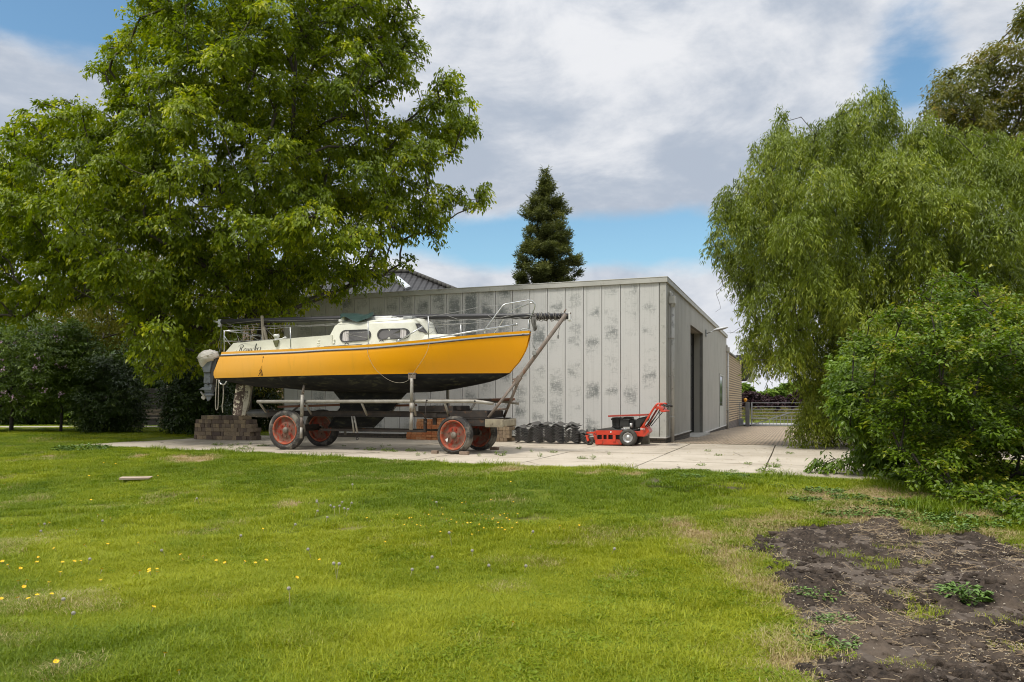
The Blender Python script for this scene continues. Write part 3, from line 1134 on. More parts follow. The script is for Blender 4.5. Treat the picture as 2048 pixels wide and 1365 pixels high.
def yellow_mat():
    m, nt, bs = mat_base('sun faded yellow gelcoat')
    co = obj_coord(nt)
    x, y, z = nt.sep(co)
    n1 = nt.noise(co, 1.2, 5, 0.6)
    n2 = nt.noise(nt.comb(nt.math('MULTIPLY', x, 9), y, nt.math('MULTIPLY', z, 1.2)), 1.0, 5, 0.6)
    n3 = nt.noise(co, 14, 6, 0.65)
    fade = nt.math('ADD', nt.step(x, 5.2, 0.6), nt.math('MULTIPLY', nt.math('SUBTRACT', n1, 0.5), 0.9))
    c = nt.mix(nt.math('MULTIPLY', fade, 0.75, clamp=True), (0.93, 0.40, 0.003), (0.80, 0.42, 0.080))
    c = nt.mix(nt.math('MULTIPLY', nt.step(n2, 0.52, 0.75), nt.math('MULTIPLY', nt.math('ADD', fade, 0.25, clamp=True), 0.42)), c, (0.60, 0.30, 0.035))
    c = nt.mix(nt.math('MULTIPLY', nt.step(n3, 0.60, 0.78), nt.math('MULTIPLY', nt.math('ADD', fade, 0.1, clamp=True), 0.35)), c, (0.44, 0.25, 0.06))
    nt.link(c, bs.inputs['Base Color'])
    nt.link(nt.math('ADD', 0.30, nt.math('MULTIPLY', n3, 0.25)), bs.inputs['Roughness'])
    bs.inputs['Specular IOR Level'].default_value = 0.4
    return m


M_YEL = yellow_mat()
M_CREAM = pm('cream gelcoat', (0.70, 0.685, 0.57), (0.62, 0.60, 0.49), 3, 0.35, c=(0.46, 0.45, 0.33), cs=7, clo=0.6, chi=0.85)
M_WHITE = pm('white paint', (0.78, 0.77, 0.74), (0.68, 0.67, 0.63), 5, 0.35)
M_NAVY = pm('navy rubbing strip', (0.035, 0.035, 0.06), (0.06, 0.055, 0.07), 9, 0.5)
M_BLACK = pm('black antifouling', (0.0085, 0.0085, 0.009), (0.017, 0.017, 0.016), 4, 0.7, spec=.2, c=(0.075, 0.072, 0.040), cs=4, clo=0.52, chi=0.74, stretch=(1, 1, 3), bmp=0.1)
M_ALU = pm('dull aluminium', (0.56, 0.56, 0.55), (0.40, 0.40, 0.39), 10, 0.38, 0.75)
M_CHROME = pm('stainless tube', (0.66, 0.66, 0.65), (0.5, 0.5, 0.49), 6, 0.25, 0.85)
M_ROPE = pm('weathered rope', (0.40, 0.37, 0.30), (0.28, 0.26, 0.20), 30, 0.9)
M_WIRE = pm('rigging wire', (0.36, 0.35, 0.33), (0.20, 0.195, 0.18), 20, 0.5, 0.4)

mb = MB()
hull_rows(mb, 3 - 1, 3 + NT_ - 1)
hull_rows(mb, 0, 1)
a, b_ = rows[-1][0], rows[1][0]
n = 3 + NT_
ring = [p for p in a[:n]] + [p for p in b_[:n]][::-1]
mb.add(ring, [tuple(range(len(ring)))])
mb.build('hull', M_YEL, boat)
mb = MB()
hull_rows(mb, 1, 2)
mb.build('white_line', M_WHITE, boat)
mb = MB()
for s in (-1, 1):
    mb.grid([[r[2], r[2] + Vector((0, s * 0.012, -0.004)), r[3] + Vector((0, s * 0.012, 0.004)), r[3]] for r in rows[s]], 0, True, s > 0)
mb.build('rubbing_strip', M_NAVY, boat)
mb = MB()
hull_rows(mb, 3 + NT_ - 1, 3 + NT_ + NB_ - 1)
mb.add([p for p in a[n - 1:]] + [p for p in b_[n - 1:]][::-1][1:], [tuple(range(2 * (NB_ + 1) - 1))])
mb.build('bottom', M_BLACK, boat)
# deck
mb = MB()
mb.grid([[Vector((rows[-1][i][0].x, y_ * hbx(max(rows[-1][i][0].x, 0)) * 0.985, rows[-1][i][0].z - 0.004 + 0.05 * (1 - y_ * y_) * hbx(max(rows[-1][i][0].x, 0)))) for y_ in (-1, -.75, -.4, 0, .4, .75, 1)] for i in range(len(US))])
mb.build('deck', M_CREAM, boat)
# keel
kp = [(664, 778), (668, 785), (679, 799), (680, 815), (668, 835), (655, 856), (748, 856), (775, 829), (818, 782), (818, 770), (700, 770)]
kk = [BF.q(px, py, 0.0) for px, py in kp]
ck = sum(kk, Vector()) / len(kk)
mb = MB()
n = len(kk)
outer = [Vector((p.x, 0, p.z)) for p in kk]
for s in (-1, 1):
    inn = [Vector((ck.x + (p.x - ck.x) * 0.72, s * 0.085, ck.z + (p.z - ck.z) * 0.9)) for p in kk]
    mb.add(outer + inn, [(i, (i + 1) % n, n + (i + 1) % n, n + i) for i in range(n)] + [tuple(range(n, 2 * n))], 0, False)
mb.build('keel', M_BLACK, boat)
# rudder, flaking paint
rp = [BF.q(*p, 0.0) for p in ((474, 768), (503, 770), (498, 805), (492, 832), (466, 831), (469, 800))]
mb = MB()
mb.prism([(p.x, p.z) for p in rp], -0.03, 0.03)
mb.build('rudder', pm('flaking brown and white paint', (0.055, 0.035, 0.027), (0.09, 0.062, 0.048), 8, 0.8, c=(0.52, 0.47, 0.36), cs=11, clo=0.52, chi=0.60, bmp=0.3), boat, 0.012)
mb = MB()
st = [BF.q(*p, -0.02) for p in ((493, 770), (503, 770), (498, 805), (491, 831), (484, 831), (488, 800))]
mb.prism([(p.x, p.z) for p in st], -0.038, 0.038)
mb.build('rudder_post', pm('peeling cream paint', (0.46, 0.42, 0.34), (0.28, 0.25, 0.19), 7, 0.8, c=(0.06, 0.045, 0.035), cs=14, clo=0.56, chi=0.64), boat, 0.008)

# ---- coamings of the cockpit and the cabin
coam_y = lambda x: float(np.interp(x, [0, 0.5, 1.8, 3.3], [.715, .722, .758, .757]))
for s in (-1, 1):
    tx = crv([(q_.x, q_.z) for q_ in (BF.q(px, py, -0.72) for px, py in ((467, 686.5), (520, 682), (560, 679), (610, 675), (668, 670.5)))])
    xa, xb_ = BF.q(467, 686.5, -.72).x, BF.q(664, 671, -.75).x
    x0_ = BF.q(450, 704, -.72).x
    mb = MB()
    ro_, ri_ = [], []
    for k in range(25):
        x = xa + (xb_ - xa) * k / 24
        xl = x0_ + (xb_ - x0_) * k / 24
        zl, zt_ = zsx(xl) - 0.01, tx(x)
        for rr_, dy_ in ((ro_, 0.0), (ri_, -0.09)):
            rr_.append([Vector((xl + (x - xl) * t_, s * (coam_y(xl + (x - xl) * t_) + dy_), zl + (zt_ - zl) * t_)) for t_ in (0, .5, 1)])
    mb.grid(ro_, 0, True)
    mb.grid(ri_, 0, True)
    mb.grid([[a_[2], b_[2]] for a_, b_ in zip(ro_, ri_)], 0, True)
    mb.grid([ro_[0], ri_[0]])
    mb.grid([ro_[-1], ri_[-1]])
    mb.build('coaming', M_CREAM, boat)
top = [(658, 673), (661, 669), (670, 649.5), (676, 645), (684, 642), (735, 640), (780, 638), (815, 637), (826, 637.5), (834, 639.5), (841, 645.5), (854, 663.5), (858, 669)]
tp = [BF.q(px, py, -0.66 if px <= 815 else float(np.interp(px, [815, 826, 834, 841, 854, 858], [-.66, -.48, -.36, -.30, -.24, -.20]))) for px, py in top]
for i_ in range(1, len(tp)):
    tp[i_].x = max(tp[i_].x, tp[i_ - 1].x + 0.015)
hwx = crv([(3.0, .755), (3.6, .755), (4.2, .735), (4.6, .68), (4.8, .58), (4.95, .44), (5.08, .32), (5.4, .2)])
ZD = lambda x: zsx(x) + 0.0
mb = MB()
rws = []
for p in tp:
    x, zt = p.x, p.z
    hw, zd = hwx(x), ZD(p.x) - 0.02
    h = max(zt - zd, 0.02)
    sh = min(0.10, h * 0.5)
    side = [(-hw, zd), (-(hw - 0.10 * (h - sh)), zt - sh), (-(hw - 0.10 * h) + 0.02, zt - sh * 0.5), (-(hw - .1 * h) + 0.065, zt - sh * 0.14), (-hw * 0.78, zt), (-hw * 0.4, zt + 0.03 * min(1, h * 3)), (0, zt + 0.04 * min(1, h * 3))]
    full = side + [(-y_, z) for y_, z in side[:-1]][::-1]
    rws.append([Vector((x, y_, z)) for y_, z in full])
mb.grid(rws, 0, True)
for r_ in (rws[0], rws[-1]):
    mb.add(r_, [tuple(range(len(r_)))])
cabin = mb.build('cabin', M_CREAM, boat)


def side_y(x, z):
    return hwx(x) - 0.10 * max(0.0, z - ZD(x) + 0.02)


def on_side(px, py):
    dy = -0.73
    for _ in range(10):
        p = BF.q(px, py, dy)
        dy = 0.5 * dy - 0.5 * side_y(p.x, p.z)
    return p


def rrect(p0, p1, p2, p3, n=6, rad=0.5):
    """rounded outline in a quad (bottom left, bottom right, top right, top left), unit square mapping"""
    out = []
    w_, h_ = (p1 - p0).length, (p3 - p0).length
    ry = rad
    rx = rad * h_ / w_
    for cx_, cy_, a0 in ((1 - rx, 1 - ry, 0), (rx, 1 - ry, 90), (rx, ry, 180), (1 - rx, ry, 270)):
        for k in range(n + 1):
            a = R(a0 + 90 * k / n)
            u, v = cx_ + rx * math.cos(a), cy_ + ry * math.sin(a)
            out.append(p0 * (1 - u) * (1 - v) + p1 * u * (1 - v) + p2 * u * v + p3 * (1 - u) * v)
    return out


M_RUB = pm('dark window rubber', (0.045, 0.043, 0.042), (0.075, 0.07, 0.068), 12, 0.6)
M_GLASS = pm('smoky cabin glass', (0.085, 0.08, 0.078), (0.14, 0.13, 0.125), 2, 0.12, spec=0.6)


def curtain_mat():
    m, nt, bs = mat_base('striped pale curtain')
    x, y, z = nt.sep(obj_coord(nt))
    s = nt.math('SINE', nt.math('MULTIPLY', x, 130.0))
    nt.link(nt.mix(nt.step(s, -0.2, 0.8), (0.60, 0.56, 0.53), (0.38, 0.34, 0.33)), bs.inputs['Base Color'])
    bs.inputs['Roughness'].default_value = 0.9
    return m


M_CURT = curtain_mat()


def window(quad, curtain=None, rad=0.5):
    """quad: four photo points bl, br, tr, tl on the cabin side"""
    for s in (-1, 1):
        qs = [on_side(px, py) for px, py in quad]
        ol = rrect(*qs, rad=rad)
        c = sum(ol, Vector()) / len(ol)

        def on(p, off):
            return Vector((p.x, s * (side_y(p.x, p.z) + off), p.z))
        inn = []
        for i, p in enumerate(ol):
            d = (p - c)
            inn.append(p - d.normalized() * 0.034)
        n = len(ol)
        mb_ = MB()
        mb_.add([on(p, -0.01) for p in ol] + [on(p, 0.020) for p in ol] + [on(p, 0.020) for p in inn] + [on(p, -0.01) for p in inn],
                [(k * n + i, k * n + (i + 1) % n, (k + 1) * n + (i + 1) % n, (k + 1) * n + i) for k in range(3) for i in range(n)])
        fr = mb_.build('window', M_RUB, boat)
        mb_ = MB()
        mb_.add([on(p, 0.005) for p in inn] + [on(c, 0.005)], [(i, (i + 1) % n, n) for i in range(n)])
        mb_.build('pane', M_GLASS, fr)
        if curtain:
            xa, xb = sorted((on_side(curtain[0], 670).x, on_side(curtain[1], 670).x))
            zz = [p.z for p in inn]
            rows_ = []
            for k in range(25):
                x = xa + (xb - xa) * k / 24
                # stay inside the opening
                up = [p.z for p in inn if abs(p.x - x) < 0.05] or zz
                z1, z0 = max(up) - 0.006, min(up) + 0.006
                rows_.append([on(Vector((x, 0, z0 + (z1 - z0) * j / 3)), 0.0075 + 0.0015 * math.sin(k * 2.6)) for j in range(4)])
            mb_ = MB()
            mb_.grid(rows_)
            mb_.build('curtain', M_CURT, fr)


window(((679, 685.5), (742, 681), (742.5, 658.8), (681, 661)), (686, 698))
window(((754, 680.5), (820, 678), (820.5, 657), (756, 658.5)), (801, 813))
# the small raked front side window
for s in (-1, 1):
    qs = [on_side(px, py) for px, py in ((831.5, 647.5), (838, 647.3), (843, 651.5), (850, 660), (855, 667.5), (848, 665.5), (838, 663))]
    c = sum(qs, Vector()) / len(qs)
    on = lambda p, o_: Vector((p.x, s * (side_y(p.x, p.z) + o_), p.z))
    n = len(qs)
    inn = [p + (c - p) * 0.26 for p in qs]
    mb = MB()
    mb.add([on(p, -0.03) for p in qs] + [on(p, 0.018) for p in qs] + [on(p, 0.018) for p in inn] + [on(p, -0.03) for p in inn],
           [(k * n + i, k * n + (i + 1) % n, (k + 1) * n + (i + 1) % n, (k + 1) * n + i) for k in range(3) for i in range(n)])
    fr = mb.build('window', M_RUB, boat)
    mb = MB()
    mb.add([on(p, 0.006) for p in inn], [tuple(range(n))])
    mb.build('pane', M_GLASS, fr)
# sliding hatch, roof rails, fore deck hump
ha, hb_ = BF.q(735, 634.5, -0.3), BF.q(786, 634.5, -0.3)
mb = MB()
mb.b2(ha.x, hb_.x, -0.36, 0.36, ha.z - 0.12, ha.z)
mb.b2(ha.x + .02, BF.q(822, 634, -.3).x, -0.40, -0.365, ha.z - 0.12, ha.z - 0.055)
mb.b2(ha.x + .02, BF.q(822, 634, -.3).x, 0.365, 0.40, ha.z - 0.12, ha.z - 0.055)
mb.build('sliding_hatch', M_WHITE, boat, 0.02)
pa, pb = BF.q(684, 633.5, -0.5), BF.q(692, 642, -0.5)
mb = MB()
mb.b2(pa.x, pb.x, -0.56, -0.40, pb.z - 0.02, pa.z)
mb.b2(pa.x - 0.06, pa.x - 0.001, -0.55, -0.42, pb.z - 0.02, pb.z + 0.03)
mb.build('roof_block', M_WHITE, boat, 0.008)
mb = MB()
va = BF.q(813, 637, -0.3)
mb.b2(va.x, va.x + 0.22, -0.45, -0.25, va.z - 0.03, va.z + 0.025)
mb.tube([(va.x - 0.27, -0.5, va.z - 0.005), (va.x - 0.20, -0.5, va.z + 0.02), (va.x - 0.12, -0.5, va.z - 0.005)], 0.012, 6)
mb.build('deck_vent', M_ALU, boat, 0.006)
f0, f1, f2, f3 = [BF.q(px, py, -0.1).x for px, py in ((856, 668), (862, 668), (898, 667), (914, 672))]
fz = BF.q(880, 669, -0.3).z
mb = MB()
rws = []
for x, t in ((f0, .1), (f1, .92), (f1 + 0.15, 1.0), (f2 - 0.1, 1.0), (f2, 0.92), (f3, 0.0)):
    zd = zsx(x) + 0.02
    hw = 0.46 - 0.10 * (x - f0)
    z = zd + (fz - zd) * t
    rws.append([Vector((x, y_ * hw, zz)) for y_, zz in ((-1, zd - 0.02), (-.96, zd + (z - zd) * .7), (-.85, z), (0, z + 0.02), (.85, z), (.96, zd + (z - zd) * .7), (1, zd - .02))])
mb.grid(rws)
mb.build('fore_hatch', M_CREAM, boat)
# little vents moulded into the coaming
for px, py, wd in ((638, 681, 6), (637, 686, 7), (636.5, 691, 7), (668, 680, 4), (667, 686, 5)):
    c = BF.q(px, py, -0.76)
    mb = MB()
    mb.box((c.x, -0.757, c.z), (wd * 0.011, 0.03, 0.03))
    mb.build('coaming_step', M_CREAM, boat, 0.012)

# ---- name on the coaming and the worn figure on the side, drawn in strokes
INK = pm('black lettering', (0.012, 0.012, 0.013), (0.02, 0.02, 0.02), 5, 0.5)


def stroke(mb_, pts, place, w0, w1, n=7):
    c = catmull(pts, n)
    m = len(c)
    Lp, Rp = [], []
    for i, p in enumerate(c):
        a, b2 = c[max(i - 1, 0)], c[min(i + 1, m - 1)]
        dx_, dy_ = b2[0] - a[0], b2[1] - a[1]
        l_ = math.hypot(dx_, dy_) or 1
        dx_, dy_ = dx_ / l_, dy_ / l_
        t = i / (m - 1)
        wd = (w0 + w1 * max(0, -dy_) ** 1.5) * (0.35 + 0.65 * min(1, 5 * t, 5 * (1 - t)))
        Lp.append(place(p[0] - dy_ * wd, p[1] + dx_ * wd))
        Rp.append(place(p[0] + dy_ * wd, p[1] - dx_ * wd))
    mb_.grid([Lp, Rp], 0, False)


LET = [[(1.05, 1.9), (.9, 1.0), (.55, .2), (.1, 0), (-.45, .15), (-.55, .5), (-.2, .65)], [(-.1, 1.35), (.3, 1.95), (1.2, 2.2), (1.95, 1.9), (1.85, 1.35), (1.25, 1.08), (.9, 1.05)],
       [(1.0, 1.08), (1.4, .85), (1.6, .3), (1.95, 0), (2.45, .35)], [(3.0, .95), (2.6, .7), (2.55, .25), (2.9, 0), (3.3, .3), (3.35, .75), (3.0, .97), (3.7, .8)],
       [(3.9, .97), (3.8, .3), (4.0, 0), (4.35, .3), (4.6, .97)], [(4.6, .97), (4.52, .2), (4.75, 0), (5.05, .4)], [(5.2, .97), (5.1, .3), (5.3, 0), (5.65, .3), (5.85, .97)],
       [(5.85, .97), (5.78, .3), (5.98, 0), (6.35, .4), (6.4, .95), (6.75, .85)], [(6.95, .8), (7.25, 1.7), (7.6, 2.2), (7.5, 1.6), (7.2, .8), (7.05, 0)],
       [(7.15, .45), (7.5, .95), (7.75, .85), (7.5, .5), (7.3, .45), (7.6, .08), (7.85, 0), (8.15, .35)], [(8.3, .45), (8.7, .72), (8.6, .97), (8.3, .7), (8.28, .22), (8.55, 0), (8.95, .35)],
       [(9.15, .85), (9.35, .97), (9.7, .82), (9.5, .4), (9.2, .06)], [(9.2, .06), (9.5, .12), (9.6, -.2), (9.3, -.5)]]
n0, n1 = BF.q(472.5, 704.2, -0.74), BF.q(521, 701.6, -0.75)
ex = (n1 - n0)
lx = ex.length
ex.normalize()
uz = Vector((0.18, 0, 1))


def name_at(s):
    def f(u, v):
        p = n0 + ex * ((u + 0.5) / 10.3 * lx) + uz * (v * 0.075)
        return Vector((p.x, -(coam_y(p.x) + 0.006), p.z))
    return f


mb = MB()
for s_ in LET:
    stroke(mb, s_, name_at(1), 0.040, 0.10)
mb.build('name_lettering', INK, boat, recalc=False)


def hull_y(x, z):
    best = min(US, key=lambda u: abs(hx(u, z) - x))
    sec = sorted(section(best, -1)[:3 + NT_], key=lambda p: p.z)
    return float(np.interp(z, [p.z for p in sec], [p.y for p in sec]))


def on_hull(px, py):
    p = BF.q(px, py, -0.93)
    return Vector((p.x, hull_y(p.x, p.z) - 0.006, p.z))


mb = MB()
pl = lambda u, v: on_hull(u, v)
for s_, wd in (([(529.4, 713.5), (528.8, 716.5)], .8), ([(528.8, 716.5), (527.6, 724), (525.6, 736)], .22), ([(524.4, 736), (523.2, 739), (525.6, 741)], .5), ([(523, 739), (521.8, 742), (522.2, 746)], .5),
               ([(525, 741), (525.4, 745), (525.6, 751.5)], .8), ([(522.5, 745), (519, 749.5), (516.5, 752), (520, 752.4)], .6), ([(522.5, 745), (523.4, 749), (523, 752)], .5), ([(523, 752), (525.5, 751.8)], .5)):
    c = catmull([(p[0], p[1]) for p in s_], 6)
    mb.grid([[pl(p[0] - wd, p[1] - wd * .3) for p in c], [pl(p[0] + wd, p[1] + wd * .3) for p in c]], 0, False)
mb.build('worn_figure', pm('worn black transfer', (0.03, 0.012, 0.01), (0.10, 0.03, 0.015), 40, 0.7), boat, recalc=False)

# ---- stanchions, rails and wires
def tb(name, mat, lines, r, n=7, parent=None):
    m_ = MB()
    for ln in lines:
        m_.tube(ln, r, n)
    return m_.build(name, mat, parent or boat)


Q = BF.q
tb('stern_rail', M_CHROME, [[Q(448, 704, -.66), Q(448.5, 662, -.66), Q(451, 661.5, -.62)], [Q(449, 673, -.66), Q(461, 691, -.5)], [Q(448.5, 662, -.66), Q(502, 660, -.1)],
                           [Q(449, 682.5, -.66), Q(500, 683.5, .5)], [Q(501, 684, .5), Q(501.5, 671, .5), Q(522, 673, .66)], [Q(448.5, 662, -.66), (Q(448.5, 662, -.66) + Vector((0.0, 1.32, 0)))],
                           [Q(448, 704, -.66) + Vector((0, 1.32, 0)), Q(448.5, 662, -.66) + Vector((0, 1.32, 0))]], 0.0125)
for px, t_, b2 in ((581.5, 654.5, 698.5), (737, 643.5, 689.5), (857.5, 633, 679)):
    for s in (-1, 1):
        base = Q(px, b2, -.98 if px < 800 else -.82)
        topz = Q(px - 1, t_, -.98 if px < 800 else -.82)
        m_ = MB()
        m_.tube([(base.x, s * abs(base.y), base.z - 0.02), (topz.x, s * abs(topz.y), topz.z)], 0.013, 7)
        m_.box((base.x, s * abs(base.y), base.z), (0.07, 0.05, 0.02))
        m_.build('stanchion', M_ALU, boat)
wires = []
a = [Q(448.5, 662, -.66), Q(581, 655, -.98), Q(736, 645, -.98), Q(857, 634, -.82), Q(969, 612, -.35), Q(1007, 610, -.25)]
for i in range(len(a) - 1):
    wires.append([a[i], (a[i] + a[i + 1]) / 2 - Vector((0, 0, .015)), a[i + 1]])
for s_ in ([(449, 684, -.66), (581, 678, -.98)], [(735, 664, -.98), (692, 668, -.76)], [(692, 668, -.76), (737, 677, -.98)], [(858, 656, -.82), (912, 651, .5)], [(912, 651, .5), (1000, 640, .3)], [(858, 650, -.82), (995, 645, -.3)],
           [(467, 650, 0.1), (479, 685, -.5)], [(450, 646, 0.1), (480, 662, -.2), (524, 684, -.3)], [(527, 653, .1), (546, 672, -.3)], [(470, 688, -.5), (503, 671, .5), (520, 686, .3)], [(858, 668, -.78), (868, 662, -.5), (876, 668, -.3)]):
    wires.append([Q(*p) for p in s_])
tb('lifeline', M_WIRE, wires, 0.0045, 5)
tb('bow_rail', M_CHROME, [[Q(969.5, 667, -.42), Q(970, 659, -.42), Q(1006, 611, -.30), Q(1012, 608.5, -.28), Q(1056, 601, -.06), Q(1064, 602, -.02), Q(1070.5, 610, .0), Q(1069, 617, .0), Q(1059, 640, .02), Q(1056, 660, .02)],
                         [Q(987, 668, .42), Q(1000, 650, .40), Q(1016, 625, .30), Q(1022, 622, .28), Q(1058, 607.5, .06), Q(1066, 606, .02)]], 0.014, 8)
m_ = MB()
ba, bb2 = Q(797, 682.5, -.85), Q(845, 654, -.80)
m_.tube([ba, bb2], 0.016, 8)
m_.tube([ba - Vector((.04, 0, .01)), ba + Vector((.03, 0, .02))], 0.028, 8)
m_.build('stay_strut', M_ALU, boat)
tb('bow_fitting', M_GALV, [[Q(1040, 662, -.05), Q(1046, 658, 0), Q(1058, 660, 0), Q(1062, 664, 0)], [Q(1044, 668, -.12), Q(1048, 669.5, -.1)], [Q(1056, 664, 0), Q(1058, 655, 0), Q(1057, 640, 0)]], 0.014, 6)
# winch with bracket and handle
wp = Q(553, 681, -.72)
m_ = MB()
m_.tube([wp + Vector((0, 0, -.045)), wp + Vector((0, 0, .0)), wp + Vector((0, 0, .012)), wp + Vector((0, 0, .06)), wp + Vector((0, 0, .075)), wp + Vector((0, 0, .125)), wp + Vector((0, 0, .135))], [.062, .06, .045, .045, .066, .066, .05], 14)
wn = m_.build('winch', M_WHITE, boat)
m_ = MB()
m_.tube([wp + Vector((.05, 0, .02)), wp + Vector((.16, -.02, .025)), wp + Vector((.27, -.03, .055))], [.018, .016, .026], 8)
m_.build('winch_handle', M_WHITE, wn)
m_ = MB()
tr = [Q(547, 681.5, -.77), Q(558.5, 680.5, -.77), Q(554.5, 694.5, -.77), Q(552, 694.5, -.77)]
m_.prism([(p.x, p.z) for p in tr], -0.80, -0.765)
m_.build('winch_bracket', pm('olive bracket', (0.13, 0.13, 0.05), (0.09, 0.09, 0.04), 9, 0.5), wn)
m_ = MB()
for px, py in ((693.5, 689), (763, 683)):
    c = Q(px, py, -.80)
    m_.tube([c + Vector((-.05, 0, .0)), c + Vector((0, 0, .03)), c + Vector((.05, 0, .0))], .011, 6)
ta, tb_ = Q(648, 694, -.86), Q(724, 689, -.86)
m_.bar(ta, tb_, 0.02, 0.012)
m_.build('sheet_track', M_RUB, boat)
# stern ladder stirrup
tb('ladder_rung', M_CHROME, [[Q(441, 752, -.15), Q(438.5, 764, -.15), Q(442, 769, -.15), Q(449, 769.5, -.15), Q(455, 761, -.15)]], 0.017, 8)

# ropes hanging under the stern
for i, (pts, lab) in enumerate((([(434, 758), (432, 780), (431, 808), (432.5, 820), (436, 815), (437, 790), (437.5, 760)], 'pale rope hanging in a long loop from the boat stern beside the outboard motor'),
                                ([(446.5, 768), (447, 785), (446, 803), (444.5, 812), (445.5, 826)], 'short frayed rope hanging straight down from the stirrup under the boat stern'))):
    ps = [Vector(ray_w(px, py, 14.95)) for px, py in pts]
    ws = [W(p.x, p.y, p.z) for p in ps]
    m_ = MB()
    m_.tube([Vector(p) for p in catmull(ws, 6)], 0.012 if i == 0 else 0.014, 6)
    tag(m_.build('rope', M_ROPE), lab, 'rope')
ps = [BF.p(*p) for p in ((740, 690, 14.0), (735, 705, 13.96), (748, 735, 13.98), (772, 757, 14.1), (795, 766, 14.15), (815, 762, 14.1), (828, 745, 14.1), (850, 712, 14.1), (858, 690, 14.15), (859, 679, 14.2))]
m_ = MB()
m_.tube([W(p.x + BF.o.x, p.y + BF.o.y, p.z) for p in [Vector(q_) for q_ in catmull(ps, 6)]], 0.0032, 5)
tag(m_.build('rope', pm('white thin line', (0.46, 0.42, 0.33), (0.36, 0.32, 0.24), 9, 0.8)), 'thin white line slung in a loop down the yellow side of the boat', 'rope')
pole = MB()
pole.tube([W(*[c for c in ray_w(843, 681, 14.25)]), W(*ray_w(940, 664, 14.6)), W(*ray_w(1031, 650, 14.9))], [0.012, 0.017, 0.019], 8)
pole.tube([W(*ray_w(1031, 650, 14.9)), W(*ray_w(1035.5, 649, 14.92))], 0.028, 8)
tag(pole.build('boat_pole', M_ALU), 'long thin aluminium pole lying along the fore deck below the bow rail', 'pole')

# ---- the mast lying on top
MF = Fr(*ray_w(444, 644, 15.12))
mast = thing('mast', 'dark aluminium mast lying lengthwise over the yellow boat', 'mast', MF.loc, ROT)
M_MAST = pm('dark anodised mast', (0.016, 0.015, 0.017), (0.030, 0.028, 0.030), 4, 0.5, 0.0, stretch=(.4, 1, 1))
mq = lambda px, py: MF.p(px, py, 15.12)
m_ = MB()
m_.tube([mq(444, 644.2), mq(560, 640.5), mq(690, 637), mq(857, 634.3), mq(1000, 633), mq(1137, 633)], 0.060, 14)
m_.build('mast_tube', M_MAST, mast)
m_ = MB()
a, b2 = mq(1138, 633), mq(1140, 633)
m_.box((a.x + 0.02, 0, a.z), (0.03, 0.13, 0.17))
m_.box((a.x + 0.015, 0, a.z - 0.08), (0.09, 0.03, 0.05))
m_.build('mast_heel', M_WHITE, mast, 0.01)
m_ = MB()
a = mq(443, 644)
m_.box((a.x - 0.03, 0, a.z), (0.10, 0.07, 0.11))
m_.tube([a, mq(435, 645), mq(428, 643)], 0.024, 8)
m_.prism([((mq(436, 653)).x, mq(436, 653).z), ((mq(444, 640)).x, mq(444, 640).z), (mq(446, 646).x, mq(446, 646).z), (mq(440, 655).x, mq(440, 655).z)], -0.02, 0.02)
m_.build('masthead_fitting', M_ALU, mast)
rg = random.Random(9)
m_ = MB()
for k in range(4):                                        # shrouds wound round the foot of the mast
    pts = []
    n = 70
    for i in range(n):
        t = i / (n - 1)
        c = mq(1068 + 62 * t, 633)
        a = t * (30 + 9 * k) + k * 1.6
        r_ = 0.062 + 0.018 * rg.random() + 0.02 * math.sin(3 * t + k)
        pts.append((c.x + rg.uniform(-.02, .02), r_ * math.cos(a), c.z + r_ * math.sin(a) - 0.01))
    m_.tube(pts, 0.0065, 4)
m_.build('wound_rigging', pm('tangled dark rigging', (0.10, 0.09, 0.075), (0.22, 0.20, 0.17), 30, 0.7), mast)
for s_ in ([(445, 652, 15.08), (470, 654, 15.05), (505, 650, 15.05), (527, 651, 15.05), (600, 652, 15.05), (675, 647, 15.05)], [(452, 646, 15.02), (475, 655, 15.02), (500, 656, 15.02), (560, 653, 15.0), (670, 650, 15.0)],
           [(455, 648, 15.1), (525, 641, 15.0), (555, 642, 15.0), (680, 639, 15.02)], [(835, 637, 15.0), (870, 645, 15.0), (930, 640, 15.0), (1000, 643, 15.0), (1060, 634, 15.05)],
           [(860, 650, 15.0), (930, 648, 15.0), (1000, 640, 15.0), (1065, 632, 15.05)], [(893, 631, 15.05), (915, 639, 14.9)], [(975, 630, 15.0), (985, 637, 14.9)], [(840, 640, 15.05), (920, 641, 15.0), (1010, 634, 15.0), (1040, 628, 15.05), (1068, 632, 15.05)],
           [(1000, 637, 15.05), (1030, 628, 15.0), (1066, 630, 15.0)], [(1118, 640, 15.1), (1120, 652, 15.1), (1117, 665, 15.1), (1116, 672, 15.1)], [(547, 640, 15.1), (549, 660, 15.0), (547, 672, 14.6)], [(443, 644, 15.1), (441, 672, 15.1), (437, 690, 15.1), (440, 705, 14.9)],
           [(443, 648, 15.1), (442, 680, 15.1), (442, 703, 15.0)]):
    m_ = MB()
    m_.tube([Vector(p) for p in catmull([MF.p(*p) for p in s_], 6)], 0.0042, 5)
    m_.build('wire', M_WIRE, mast)
m_ = MB()
c = mq(1116.5, 674)
m_.blob((c.x, 0, c.z), (.02, .02, .045), 1, .05)
m_.build('turnbuckle', M_WIRE, mast)
